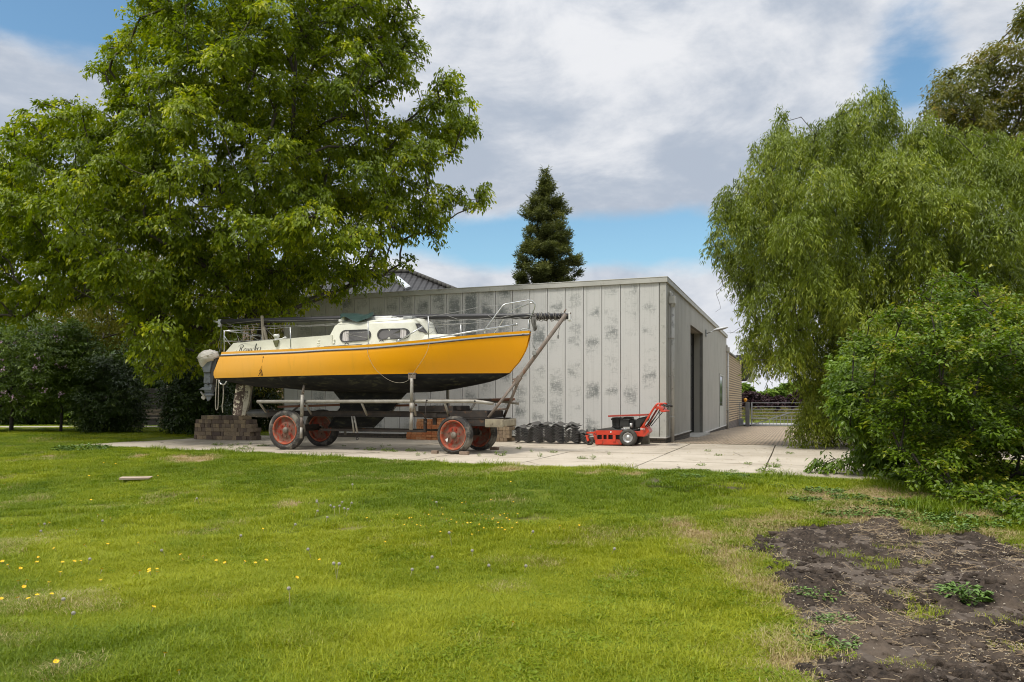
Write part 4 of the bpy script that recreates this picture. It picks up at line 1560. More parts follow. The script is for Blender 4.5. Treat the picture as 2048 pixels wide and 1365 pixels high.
# rag hanging near the bow, tarp on the cabin, timber props
m_ = MB()
rws = []
for i, (xa, za, xb, zb) in enumerate(((1062, 634, 1072, 634), (1061, 640, 1072, 643), (1063, 648, 1074, 652), (1066, 655, 1075, 656), (1069, 663, 1072, 660))):
    a, b2 = Vector(ray_w(xa, za, 15.02)), Vector(ray_w(xb, zb, 15.02))
    rws.append([W(*(a.lerp(b2, t) + Vector((0, 0.03 * math.sin(t * 9 + i), 0)))) for t in np.linspace(0, 1, 9)])
m_.grid(rws)
rag = m_.build('rag', pm('dark grey rag', (0.09, 0.085, 0.075), (0.18, 0.17, 0.15), 14, 0.9))
rag.modifiers.new('thick', 'SOLIDIFY').thickness = 0.008
tag(rag, 'dark grey rag tied to the mast above the bow', 'rag')
m_ = MB()
rws = []
rg = random.Random(4)
tl = [(680, 629, 640), (686, 627, 631), (696, 626.5, 638), (706, 627, 642), (716, 628, 643.5), (724, 629, 642), (731, 629, 638.5), (737, 629, 636), (742, 625, 633), (747, 624, 631.5)]
for i, (px, pt, pb_) in enumerate(tl):
    row = []
    for k in range(9):
        t = k / 8
        ww = 14.30 + 0.75 * (1 - t)
        p = Vector(ray_w(px, pt + (pb_ - pt) * t ** 1.6, ww if px < 737 else ww + 0.1))
        p.z += 0.015 * math.sin(i * 1.9 + k * 1.3) + rg.uniform(-.006, .006)
        row.append(W(*p))
    rws.append(row)
m_.grid(rws)
tarp = m_.build('tarpaulin', pm('dark green tarpaulin', (0.012, 0.032, 0.027), (0.026, 0.055, 0.047), 9, 0.45, bmp=0.2))
tarp.modifiers.new('thick', 'SOLIDIFY').thickness = 0.006
sd_ = tarp.modifiers.new('soft', 'SUBSURF')
sd_.levels = sd_.render_levels = 1
tag(tarp, 'crumpled dark green tarpaulin thrown over the cabin roof', 'tarpaulin')
M_WOOD = pm('grey weathered wood', (0.30, 0.26, 0.20), (0.20, 0.17, 0.13), 4, 0.85, stretch=(8, 8, .6), bmp=0.2)
for pts, lab in (([(524, 632), (526, 660), (527, 684)], 'upright weathered timber propping the stern end of the mast'), ([(527.5, 654), (534, 684)], 'short slanting timber leaning against the upright mast prop')):
    ps = [W(*ray_w(px, py, 14.85)) for px, py in pts]
    m_ = MB()
    m_.bar(ps[0], ps[-1], 0.05, 0.05)
    tag(m_.build('timber_prop', M_WOOD, None, 0.006), lab, 'prop')

# ---- outboard motor
OF = Fr(*ray_w(416, 805, 15.0))
motor = thing('outboard_motor', 'grey outboard motor under a pale cloth cover, hung on the boat stern', 'outboard motor', OF.loc, ROT)
M_OB = pm('grey motor enamel', (0.15, 0.165, 0.185), (0.115, 0.125, 0.14), 5, 0.4, 0.1, c=(0.07, 0.07, 0.07), cs=9)
oq = lambda px, py: OF.p(px, py, 15.0)


def slab(mb_, pts, th, mi=0):
    ps = [oq(*p) for p in pts]
    mb_.prism([(p.x, p.z) for p in ps], -th, th, mi)


m_ = MB()
slab(m_, ((405, 722), (430, 722), (428, 730), (425, 746), (412, 746)), 0.10)
slab(m_, ((411, 746), (425, 746), (426, 768), (410, 768)), 0.062)
slab(m_, ((411, 768), (427, 768), (427, 785), (411, 785)), 0.05)
m_.build('leg', M_OB, motor, 0.02)
m_ = MB()
slab(m_, ((402, 780), (410, 775), (427, 775), (427, 781)), 0.09)
m_.build('cavitation_plate', M_OB, motor, 0.006)
m_ = MB()
slab(m_, ((411, 785), (427, 785), (421, 799), (416, 803), (413, 796)), 0.018)
rws = []
g0, g1 = oq(410, 790), oq(428, 790)
m_.tube([g0, g0 + Vector((.05, 0, 0)), g1 - Vector((.08, 0, 0)), g1], [.03, .048, .05, .012], 12)
m_.build('gearcase', M_OB, motor, 0.004)
m_ = MB()
pc = oq(407, 790)
m_.tube([pc + Vector((-.045, 0, 0)), pc, pc + Vector((.03, 0, 0))], [.012, .03, .03], 10)
for k in range(3):
    a = k * 2.094 + 0.5
    d = Vector((0, math.cos(a), math.sin(a)))
    t_ = Vector((0, -math.sin(a), math.cos(a)))
    rws = []
    for i in range(6):
        s_ = i / 5
        wd = 0.055 * math.sin(math.pi * (0.18 + 0.75 * s_))
        c = pc + d * (0.025 + 0.095 * s_)
        rws.append([c + (t_ * math.cos(.6) + Vector((1, 0, 0)) * math.sin(.6)) * (wd * j) for j in (-1, -.3, .4, 1)])
    m_.grid(rws)
pr = m_.build('propeller', pm('pale propeller', (0.66, 0.64, 0.58), (0.5, 0.48, 0.43), 8, 0.4), motor)
pr.modifiers.new('thick', 'SOLIDIFY').thickness = 0.008
m_ = MB()
slab(m_, ((424, 716), (436, 716), (437, 722), (429, 768), (424, 768)), 0.07)
m_.tube([oq(420, 768) + Vector((0, -.09, 0)), oq(420, 768) + Vector((0, .09, 0))], 0.03, 10)
m_.build('clamp_bracket', pm('black bracket', (0.03, 0.03, 0.033), (0.05, 0.05, 0.052), 6, 0.5), motor, 0.01)
m_ = MB()
rws = []
cc = oq(417.5, 715)
rg = random.Random(12)
ph = [rg.uniform(0, 6) for _ in range(8)]
for i in range(19):
    th = math.pi * i / 18
    row = []
    for j in range(33):
        p_ = 2 * math.pi * (j % 32) / 32
        d = Vector((math.sin(th) * math.cos(p_), math.sin(th) * math.sin(p_), math.cos(th)))
        wr = 0.09 * math.sin(7 * d.x + 5 * d.z + ph[0]) * math.sin(9 * d.y + 4 * d.z + ph[1]) + 0.06 * math.sin(17 * d.x - 11 * d.z + ph[2]) + 0.045 * math.sin(23 * d.y + 15 * d.z + ph[3])
        s_ = 1 + wr * 0.9
        z = d.z * 0.175 * s_
        x = d.x * 0.285 * s_
        if d.z < -0.1:
            z = -0.02 + (d.z + 0.1) * (0.12 + 0.20 * max(0.0, min(1.0, (-d.x + .15) / .6))) - 0.02
            x = d.x * 0.285 * s_ * (1.0 if d.x > 0 else 0.95)
        row.append(cc + Vector((x, d.y * 0.19 * s_, z + 0.02 * d.x)))
    rws.append(row)
m_.grid(rws)
m_.build('cloth_cover', pm('crumpled pale cloth', (0.66, 0.63, 0.58), (0.54, 0.51, 0.46), 5, 0.9, bmp=0.9, c=(0.33, 0.29, 0.24), cs=7, clo=0.6, chi=0.8), motor)
m_ = MB()
ln = catmull([oq(402, 716) + Vector((0, -.15, 0)), oq(410, 718) + Vector((0, -.20, 0)), oq(424, 713) + Vector((0, -.2, 0)), oq(436, 708) + Vector((0, -.12, 0))], 6)
m_.tube([Vector(p) for p in ln], 0.006, 5)
m_.build('cover_cord', M_ROPE, motor)
# ================================================================== the trailer
TF = Fr(-8.67, 15.05, 0.0)
trailer = thing('boat_trailer', 'rusty flatbed boat trailer with red wheels under the yellow boat', 'trailer', TF.loc, ROT)
M_STEEL = pm('dirty brown steel', (0.055, 0.045, 0.038), (0.034, 0.029, 0.026), 5, 0.8, spec=.25, c=(0.12, 0.066, 0.038), cs=8, bmp=0.2)
M_PIPE = pm('old galvanised pipe', (0.37, 0.345, 0.30), (0.26, 0.24, 0.20), 9, 0.6, 0.3, c=(0.20, 0.13, 0.08), cs=6, clo=0.6, chi=0.75)
M_RUST = pm('rusty tube', (0.24, 0.20, 0.165), (0.16, 0.125, 0.10), 7, 0.75, 0.2, c=(0.22, 0.095, 0.045), cs=5, bmp=0.2)
M_REDRIM = pm('rusty red wheel paint', (0.29, 0.034, 0.015), (0.19, 0.03, 0.017), 6, 0.8, c=(0.16, 0.10, 0.072), cs=5, clo=0.38, chi=0.58, spec=.2, bmp=0.2)
M_ORIM = pm('orange red rim edge', (0.42, 0.085, 0.028), (0.26, 0.045, 0.02), 6, 0.75, c=(0.26, 0.17, 0.115), cs=8, clo=.46, chi=.64)
M_TYRE = pm('perished tyre rubber', (0.028, 0.026, 0.024), (0.06, 0.054, 0.047), 4, 0.85, c=(0.21, 0.19, 0.155), cs=4, clo=0.46, chi=0.66, bmp=0.3)
T = TF.q


def wheel(cx_, cy_, rad, wid, rim, s, steer=0.0, dirty=0):
    """s: side the dished face looks to (-1 viewer)"""
    h = wid / 2
    m_ = MB()
    prof = [(rim, -h * .75), (rim + .03, -h * .96), (rim + (rad - rim) * .45, -h * 1.06), (rad - .05, -h * .95), (rad - .012, -h * .72)]
    for k in range(-3, 4):
        y = k * h * .2
        prof += [(rad, y - h * .07), (rad, y + h * .05)] + ([(rad - .014, y + h * .065), (rad - .014, y + h * .12)] if k < 3 else [])
    prof += [(rad - .012, h * .72), (rad - .05, h * .95), (rim + (rad - rim) * .45, h * 1.06), (rim + .03, h * .96), (rim, h * .75)]
    m_.lathe(prof, (0, 0, 0), 'y', 48, 0, True, True)
    o_ = m_.build('wheel', M_TYRE, trailer)
    o_.location = (cx_, cy_, rad - 0.006)
    o_.rotation_euler = (0, 0.3 * cx_, steer)
    m_ = MB()
    m_.lathe([(rim + .012, s * h * .80), (rim + .016, s * h * .92), (rim - .002, s * h * .95), (rim - .02, s * h * .84), (rim - .025, s * h * .45)], (0, 0, 0), 'y', 48, 1)
    m_.lathe([(rim - .025, s * h * .45), (rim - .05, s * h * .30), (rim * .62, s * h * .26), (rim * .55, s * h * .42), (rim * .30, s * h * .46), (0.001, s * h * .46)], (0, 0, 0), 'y', 48, 0)
    m_.lathe([(rim + .01, -s * h * .8), (rim + .012, -s * h * .9), (rim - .02, -s * h * .8), (rim - .03, s * h * .2)], (0, 0, 0), 'y', 48, 1)
    for k in range(8):
        a = k * math.pi / 4 + 0.2
        rr_ = rim * 0.46
        m_.tube([(rr_ * math.cos(a), s * h * .42, rr_ * math.sin(a)), (rr_ * math.cos(a), s * h * .62, rr_ * math.sin(a))], 0.017, 6)
        if k % 2 == 0:
            rr_ = rim * 0.78
            m_.tube([(rr_ * math.cos(a + .4), s * h * .24, rr_ * math.sin(a + .4)), (rr_ * math.cos(a + .4), s * h * .36, rr_ * math.sin(a + .4))], 0.013, 6)
    rm = m_.build('rim', [M_REDRIM, M_ORIM], o_)
    m_ = MB()
    m_.tube([(0, s * h * .4, 0), (0, s * h * .7, 0), (0, s * h * .86, 0), (0, s * h * .93, 0)], [.072, .066, .05, .02], 14)
    m_.build('hub', pm('greasy hub', (0.13, 0.105, 0.08), (0.22, 0.19, 0.15), 14, 0.6), o_)
    return o_, rm


ws = []
ws.append(wheel(-2.07, -.66, .447, .20, .31, -1))
ws.append(wheel(-2.07, .70, .447, .20, .31, -1))
ws.append(wheel(2.06, -.60, .395, .21, .30, -1, R(-7)))
ws.append(wheel(2.10, .66, .395, .21, .30, -1, R(-7)))
# a white plate on the front rim
m_ = MB()
m_.prism([(-.115, -.205), (-.045, -.225), (-.062, -.165), (-.088, -.135)], -0.052, -0.044)
m_.build('reflector_plate', M_WHITE, ws[2][1])
for x, y0, y1, r_ in ((-2.07, -.6, .62, .05), (2.08, -.52, .6, .05)):
    m_ = MB()
    rr_ = .44 if x < 0 else .39
    m_.tube([(x, y0, rr_), (x, y1, rr_)], r_, 10)
    m_.box((x, 0, rr_ + .06), (.12, 1.0, .08))
    m_.build('axle', M_STEEL, trailer)
# chassis beams
for y in (-.36, .42):
    x0, x1 = T(535, 826, y).x, T(975, 826, y).x
    m_ = MB()
    zc = T(700, 828, y).z
    for za, zb, wd in ((zc - .065, zc - .055, .07), (zc + .055, zc + .065, .07), (zc - .0548, zc + .0548, .012)):
        m_.box(((x0 + x1) / 2, y, (za + zb) / 2), (x1 - x0, wd, zb - za))
    m_.build('chassis_beam', M_STEEL, trailer)
for x in (-2.4, -1.2, 0.1, 1.35):
    zc = T(700, 828, 0).z
    m_ = MB()
    m_.box((x, 0.03, zc - 0.005), (.07, .70, .10))
    m_.build('cross_member', M_STEEL, trailer)
# front turntable frame
m_ = MB()
c0, c1 = T(838, 812, -.30), T(908, 827, -.30)
m_.b2(c0.x, c1.x, -.34, .5, c1.z, c0.z)
c0, c1 = T(899, 822, -.42), T(975, 836, -.42)
m_.b2(c0.x, c1.x, -.44, -.401, c1.z, c0.z)
m_.b2(c0.x, c1.x, .46, .50, c1.z, c0.z)
m_.b2(c1.x - .08, c1.x, -.40, .459, c1.z, c0.z)
c0, c1 = T(905, 813, -.1), T(925, 821, -.1)
m_.b2(c0.x, c1.x, -.2, .3, c1.z, c0.z)
c0, c1 = T(848, 826, -.38), T(895, 842, -.38)
m_.b2(c0.x, c0.x + .30, -.38, .4, c1.z + .05, c0.z - .002)
m_.b2(T(866, 826, -.3).x, T(873, 826, -.3).x, -.33, -.28, T(866, 850, -.3).z, c0.z - .1)
m_.build('turntable', M_STEEL, trailer, 0.006)
m_ = MB()
c0, c1 = T(925, 838, -.45), T(990, 853, -.45)
m_.b2(c0.x, T(970, 838, -.45).x, -.46, -.42, c1.z, c0.z)
m_.b2(c0.x, c1.x, .44, .48, c1.z, c0.z)
m_.b2(c0.x - .3, c1.x, -.47, .5, c0.z + .002, c0.z + .012)
m_.build('front_frame', M_STEEL, trailer)
m_ = MB()
m_.b2(T(970.5, 838, -.46).x, T(1006, 838, -.46).x, -.48, -.40, T(985, 855, -.46).z, T(985, 839, -.46).z)
m_.b2(T(970.5, 838, -.46).x, T(1000, 838, -.46).x, .40, .52, T(985, 855, -.46).z, T(985, 839, -.46).z)
m_.b2(T(988, 838, -.46).x, T(1004, 838, -.46).x, -.399, .399, T(985, 853, -.46).z, T(985, 841, -.46).z)
m_.build('front_beam', pm('dirty cream paint', (0.33, 0.29, 0.20), (0.22, 0.185, 0.13), 8, 0.8, c=(0.10, 0.075, 0.05), cs=7), trailer, 0.006)
# side pipes
PY = -.80
for s in (-1, 1):
    a, b2, c = T(515, 805, PY), T(952, 803.5, PY), T(985, 808, PY)
    m_ = MB()
    zz = EYE - 0.02
    m_.tube([(a.x, s * abs(PY), zz), (b2.x - .2, s * abs(PY), zz + .01), (b2.x, s * abs(PY), zz + .008), (b2.x + .16, s * (abs(PY) - .02), zz - .012), (c.x, s * (abs(PY) - .05), zz - .04)], [.038, .038, .038, .036, .03], 14)
    if s < 0:
        m_.tube([(b2.x - .01, -abs(PY) - .039, zz + .012), (b2.x - .01, -abs(PY) - .0405, zz + .012)], 0.02, 10, 1)
    m_.build('side_pipe', [M_PIPE, M_DARK], trailer)
    for px0, py0, px1, py1 in ((519, 808, 532, 824.5), (612, 810, 622, 828), (723.5, 808, 734, 830.5), (827, 808.5, 831.5, 831), (889.5, 808, 897.5, 831.5)):
        p0, p1 = T(px0, py0, PY), T(px1, py1, PY + .3)
        m_ = MB()
        m_.tube([(p0.x, s * abs(p0.y), p0.z + .02), (p1.x, s * abs(p1.y), p1.z)], .026, 10)
        m_.build('strut', M_PIPE, trailer)
# four upright posts with pads under the hull
for px, top_, bot, rusty in ((604, 768, 877, 1), (822, 757, 860, 0)):
    for s in (-1, 1):
        p0, p1 = T(px + .5, top_, -.90), T(px - 3 if rusty else px - 1, bot, -.90)
        m_ = MB()
        y_ = s * .88
        if rusty:
            m_.tube([(p0.x, y_ * .93, p0.z), (p0.x + (p1.x - p0.x) * .2, y_, p0.z + (p1.z - p0.z) * .2)], .028, 10, 1)
            m_.tube([(p0.x + (p1.x - p0.x) * .2, y_, p0.z + (p1.z - p0.z) * .2), (p0.x + (p1.x - p0.x) * .6, y_, p0.z + (p1.z - p0.z) * .6)], .040, 12)
            m_.tube([(p0.x + (p1.x - p0.x) * .6, y_, p0.z + (p1.z - p0.z) * .6), (p0.x + (p1.x - p0.x) * .8, y_, p0.z + (p1.z - p0.z) * .8)], .031, 12, 1)
            m_.tube([(p0.x + (p1.x - p0.x) * .8, y_, p0.z + (p1.z - p0.z) * .8), (p1.x, y_, p1.z)], .031, 12)
        else:
            m_.tube([(p0.x, y_, p0.z), (p0.x, y_, T(px, 806, -.9).z)], .035, 12)
            m_.tube([(p0.x, y_, T(px, 806, -.9).z), (p0.x, y_, T(px, 824, -.9).z)], .048, 12)
            m_.tube([(p0.x, y_, T(px, 824, -.9).z), (p1.x, y_, p1.z)], .036, 12)
        po = m_.build('post', [M_PIPE, M_RUST], trailer)
        m_ = MB()
        if rusty:
            m_.tube([(p0.x - .04, y_ * .97, p0.z + .02), (p0.x, y_ * .93, p0.z + .09), (p0.x + .05, y_ * .90, p0.z + .06)], [.03, .035, .025], 8)
        else:
            m_.box((p0.x, y_ * .985, p0.z + .05), (.17, .03, .13))
            m_.box((p0.x, y_ * .96, p0.z + .10), (.15, .10, .025))
        m_.build('pad', M_RUST, po, 0.006)
# low rail, hanging legs, spare tube at the back
m_ = MB()
a, b2 = T(640, 862, -.28), T(852, 863, -.28)
m_.b2(a.x, b2.x, -.30, -.24, b2.z - .025, b2.z + .025)
m_.b2(b2.x - .05, b2.x, -.305, -.235, b2.z + .026, T(852, 838, -.28).z)
m_.b2(a.x, b2.x, .34, .40, b2.z - .025, b2.z + .025)
m_.build('keel_rail', M_STEEL, trailer)
for px0, px1 in ((704, 708), (708.5, 715)):
    a, b2 = T(px0, 833, -.44), T(px1, 866, -.44)
    m_ = MB()
    m_.tube([a, b2], .022, 8)
    m_.build('prop_leg', M_PIPE, trailer)
a = T(714.5, 864, -.44)
m_ = MB()
m_.tube([a, a - Vector((0, 0, .12))], .006, 5)
for k in range(10):
    t0, t1 = 2 * math.pi * k / 10, 2 * math.pi * (k + 1) / 10
    m_.tube([a + Vector((.025 * math.sin(t0), 0, -.15 + .03 * math.cos(t0))), a + Vector((.025 * math.sin(t1), 0, -.15 + .03 * math.cos(t1)))], .008, 5)
m_.build('hook', M_DARK, trailer)
m_ = MB()
rb = [T(852, 803, -.84), T(853, 800.5, -.84), T(855, 801, -.84), T(852.5, 812, -.84), T(851, 842, -.84), T(851, 848, -.84)]
m_.tube([rb[0], rb[1], rb[2]], .009, 6)
m_.tube([rb[0], rb[4]], .010, 6)
m_.tube([rb[4], rb[5]], .022, 6)
m_.build('hanging_rod', M_STEEL, trailer)
# bow post: two legs meeting, then one long tube up to the mast
p_top, p_mid = T(1132, 629, .02), T(1035, 761, 0)
la0, lb0 = T(976, 836, -.42), T(1008, 834, .45)
m_ = MB()
m_.tube([p_mid - (p_top - p_mid) * .06, p_mid, p_top], .043, 12)
m_.tube([la0, p_mid - Vector((.03, .03, .04))], .030, 10)
m_.tube([lb0, p_mid - Vector((0, -.05, .03))], .030, 10)
ra, rb = la0.lerp(p_mid, .22), lb0.lerp(p_mid, .22)
m_.tube([ra, rb], .024, 8)
bp = m_.build('bow_post', [M_RUST], trailer)
m_ = MB()
u_ = (p_top - p_mid).normalized()
m_.bar(p_mid - u_ * .12, p_mid + u_ * .10, .11, .10)
m_.bar(p_mid + Vector((-.12, 0, .02)), p_mid + Vector((.06, 0, .05)), .03, .03)
m_.build('clamp', M_RUST, bp, 0.008)
m_ = MB()
m_.tube([T(1061, 673, .0), T(1066, 690, .0), T(1071, 700, .0)], .007, 5)
wc = T(1069, 707, -.03)
m_.tube([wc + Vector((0, -.05, 0)), wc + Vector((0, .05, 0))], .045, 12)
m_.build('winch', M_WIRE, bp)
m_ = MB()
hd = Vector((u_.z, 0, -u_.x)) * .06
m_.tube([p_top + u_ * .0 + hd * .9, p_top + u_ * .09 + hd * 1.1], .012, 6)
m_.tube([p_top - hd * .9, p_top + u_ * .09 - hd * 1.1], .012, 6)
m_.build('mast_fork', M_RUST, bp)
# planks and odd timber stored on the trailer bed
M_PLK = pm('dark wet plank', (0.075, 0.055, 0.042), (0.13, 0.10, 0.08), 3, 0.8, stretch=(.6, 6, 6), bmp=.2)
M_REDP = pm('reddish brown plank', (0.20, 0.075, 0.03), (0.13, 0.05, 0.025), 3, 0.7, stretch=(.6, 6, 6), bmp=.2)
for (x0, y0), (x1, y1), dy, th, wd, mt_, lab in (((560, 814), (690, 810), .25, .05, .20, M_REDP, 'reddish brown plank lying on the trailer bed below the stern'),
                                             ((770, 812), (830, 811), .3, .05, .20, M_REDP, 'short reddish plank on the trailer bed behind the post nearer the bow'),
                                             ((862, 802.5), (1022, 800), .55, .07, .22, M_PLK, 'long dark plank sticking forward off the trailer past the bow post'),
                                             ((985, 800), (1028, 799), .38, .055, .12, M_REDP, 'short rust brown board end between the two legs of the bow post')):
    a, b2 = Vector(ray_w(x0, y0, 15.05 + dy)), Vector(ray_w(x1, y1, 15.05 + dy))
    m_ = MB()
    m_.bar(W(*a), W(*b2), wd, th)
    tag(m_.build('plank', mt_, None, 0.006), lab, 'plank')
# a rolled dark canvas lying at the rear of the bed
a, b2 = Vector(ray_w(494, 827, 15.0)), Vector(ray_w(545, 827, 15.0))
m_ = MB()
pts = [W(*a.lerp(b2, t)) for t in (0, .12, .35, .7, 1)]
m_.tube(pts, [.03, .075, .095, .10, .10], 14)
tag(m_.build('fender', pm('scuffed black rubber', (0.04, 0.04, 0.038), (0.085, 0.08, 0.07), 6, 0.5, c=(0.25, 0.24, 0.20), cs=9, clo=.6, chi=.72)), 'long dark scuffed fender lying at the rear end of the trailer bed', 'fender')
# ================================================================== bricks and blocks
def brick_tone(name, a, b, c):
    m, nt, bs = mat_base(name)
    r = nt.new('ShaderNodeObjectInfo').outputs['Random']
    co = obj_coord(nt)
    rp = nt.new('ShaderNodeValToRGB')
    rp.color_ramp.elements[0].color = (*a, 1)
    rp.color_ramp.elements[1].color = (*c, 1)
    e = rp.color_ramp.elements.new(0.5)
    e.color = (*b, 1)
    nt.link(r, rp.inputs[0])
    n1 = nt.noise(nt.vmath('ADD', co, nt.comb(nt.math('MULTIPLY', r, 37), r, r)), 16, 6, 0.65)
    n2 = nt.noise(co, 70, 4, 0.7)
    col = nt.mix(nt.math('MULTIPLY', nt.step(n1, 0.4, 0.75), 0.55), rp.outputs[0], tuple(x * .45 for x in b))
    nt.link(col, bs.inputs['Base Color'])
    bs.inputs['Roughness'].default_value = 0.92
    bs.inputs['Specular IOR Level'].default_value = 0.2
    bump(nt, bs, nt.math('ADD', n1, n2), 0.4, 0.008)
    return m


def brick_mesh(name, sx, sy, sz, mat, seed=0):
    m_ = MB()
    m_.box((0, 0, sz / 2), (sx, sy, sz))
    o_ = m_.build(name, mat, None, min(sx, sz) * 0.07)
    return o_


def stack(protos, rng, v0, v1, w_, nrow, courses, bw, bd, bh, label, group, cat='brick', shrink=None, jit=0.012, tops=None, mixed=False):
    """courses of loose bricks; protos: the first use moves the prototype itself"""
    for c in range(courses):
        a, b = v0 + (shrink[c][0] if shrink else 0), v1 - (shrink[c][1] if shrink else 0)
        for r_ in range(nrow):
            v = a + rng.uniform(0, .03)
            while v < b - bw * .5:
                k = rng.randrange(len(protos)) if mixed else 0
                pw = protos[k]['bw']
                if tops and c >= tops(v):
                    v += pw
                    continue
                pr = protos[k]
                if not pr['used']:
                    o_ = pr['o']
                    pr['used'] = True
                else:
                    o_ = pr['o'].copy()
                    COL.objects.link(o_)
                p = W(v + pw / 2, w_ + r_ * bd + bd / 2 + rng.uniform(-jit, jit), c * bh)
                o_.location = p
                o_.rotation_euler = (0, 0, ROT + rng.uniform(-.03, .03))
                tag(o_, label, cat, group)
                v += pw + rng.uniform(.001, .006)


rg = random.Random(21)
M_PAVER = brick_tone('weathered paving brick', (0.115, 0.085, 0.072), (0.20, 0.155, 0.115), (0.34, 0.26, 0.165))
M_ORBR = brick_tone('orange brick', (0.44, 0.145, 0.06), (0.54, 0.23, 0.10), (0.60, 0.34, 0.18))
M_TANBR = brick_tone('tan brown brick', (0.25, 0.19, 0.125), (0.31, 0.24, 0.16), (0.20, 0.145, 0.105))
pr = [{'o': brick_mesh('paving_brick', w_, .19, .112, M_PAVER), 'bw': w_, 'used': False} for w_ in (.135, .205, .10)]
va, vb = ray_w(387, 880, 17.35)[0], ray_w(503, 880, 17.35)[0]
sh = [(0, .0), (.0, .02), (.02, .04), (.04, .07), (.05, .12), (.25, .25)]
stack(pr, rg, va, vb, 17.35, 2, 6, .14, .20, .114, 'grey brown paving brick in the low loose stack below the outboard motor', 'paving bricks in the low stack', shrink=sh, mixed=True)
pr = [{'o': brick_mesh('orange_brick', .152, .20, .070, M_ORBR), 'bw': .155, 'used': False}]
va, vb = ray_w(812, 877, 19.35)[0], ray_w(902, 877, 19.35)[0]
t1, t2 = ray_w(828, 877, 19.35)[0], ray_w(867, 877, 19.35)[0]
stack(pr, rg, va, vb, 19.35, 1, 10, .155, .2, .0735, 'orange red brick in the pile seen between the trailer wheels', 'orange bricks in the pile against the shed', tops=lambda v: 3 if v < t1 - .05 else 8 if v < t2 - .05 else 10)
pr = [{'o': brick_mesh('tan_brick', .098, .20, .098, M_TANBR), 'bw': .10, 'used': False}]
va, vb = ray_w(945, 877, 19.3)[0], ray_w(1021, 877, 19.3)[0]
stack(pr, rg, va, vb, 19.15, 2, 6, .10, .2, .101, 'tan brown brick in the stack behind the front trailer wheel farther from the viewer', 'tan bricks stacked by the shed wall', jit=.006)
M_CHK = brick_tone('chock brick', (0.22, 0.16, 0.12), (0.27, 0.20, 0.15), (0.30, 0.225, 0.165))
for px, py, lab in ((870, 907.5, 'reddish brick wedged behind the front trailer wheel nearest the viewer'), (928.5, 909.5, 'pale brick lying in front of the near front trailer wheel'), (989, 900, 'brown brick chocking the far front trailer wheel')):
    o_ = brick_mesh('chock_brick', .19 if px != 870 else .13, .10, .062, M_CHK)
    o_.location = gnd(px, py)
    o_.rotation_euler = (0, 0, ROT + rg.uniform(-.1, .1))
    tag(o_, lab, 'brick')
m_ = MB()
a, b2 = Vector(ray_w(1284, 890, 19.35)), Vector(ray_w(1296, 890, 19.35))
m_.prism([(-.1, -.02), (.1, -.02), (.09, .27), (-.085, .26)], -.09, .09)
o_ = m_.build('concrete_block', pm('mossy concrete', (0.24, 0.22, 0.17), (0.15, 0.14, 0.10), 8, 0.95, bmp=.5, c=(0.10, 0.11, 0.05), cs=9), None, 0.015)
o_.location = W((a.x + b2.x) / 2, 19.4, 0)
o_.rotation_euler = (0, 0, ROT)
tag(o_, 'rough grey concrete block on the slabs behind the red mower', 'block')

# ================================================================== stacked roof tiles
M_TILE = pm('dark glazed roof tile', (0.050, 0.047, 0.043), (0.085, 0.08, 0.072), 6, 0.5, c=(0.15, 0.14, 0.11), cs=9, clo=.58, chi=.76, bmp=.2)
rws = []
for j in range(5):
    y = -.20 + .40 * j / 4
    rws.append([(-.175 + .35 * i / 22, y, .042 * math.sin(2 * math.pi * (i / 22) * 0.98 - 0.9) + .02 * i / 22 + .012 * (j / 4)) for i in range(23)])
m_ = MB()
m_.grid(rws)
tile0 = m_.build('roof_tile', M_TILE)
tile0.modifiers.new('thick', 'SOLIDIFY').thickness = 0.013
used = False
names = ('leftmost stack of dark roof tiles on the slabs', 'second stack from the left of dark roof tiles', 'third stack from the left of dark roof tiles', 'fourth stack from the left of dark roof tiles', 'large fifth stack of dark roof tiles next to the mower', 'small rightmost stack of dark roof tiles behind the mower caster')
for si, (px, n, lean, rz) in enumerate(((1047, 9, -.05, .10), (1072, 11, .02, -.05), (1093, 11, -.03, .12), (1116, 11, .0, -.04), (1146, 11, .03, .06), (1165, 6, .0, -.08))):
    vv = ray_w(px, 886, 18.85)[0]
    for k in range(n):
        if used:
            o_ = tile0.copy()
            COL.objects.link(o_)
        else:
            o_, used = tile0, True
        z = .055 + k * (.0405 if k < n - 2 else .0415)
        top = k >= n - (3 if si in (1, 4) else 1)
        o_.location = W(vv + rg.uniform(-.005, .005) + lean * k * .08 + (rg.uniform(-.05, .03) if top else 0), 18.85 + (0.1 if si == 5 else 0) + rg.uniform(-.012, .012), z + (.02 if top else 0))
        o_.rotation_euler = (rg.uniform(-.006, .006) + (.08 if top else 0), (rg.uniform(-.25, .1) if top and si != 5 else rg.uniform(-.006, .006)) + lean, ROT + rz + rg.uniform(-.012, .012) + (rg.uniform(-.3, .3) if top else 0))
        tag(o_, 'curved dark roof tile in the ' + names[si], 'roof tile', names[si].replace('stack of dark roof tiles', 'roof tile stack'))

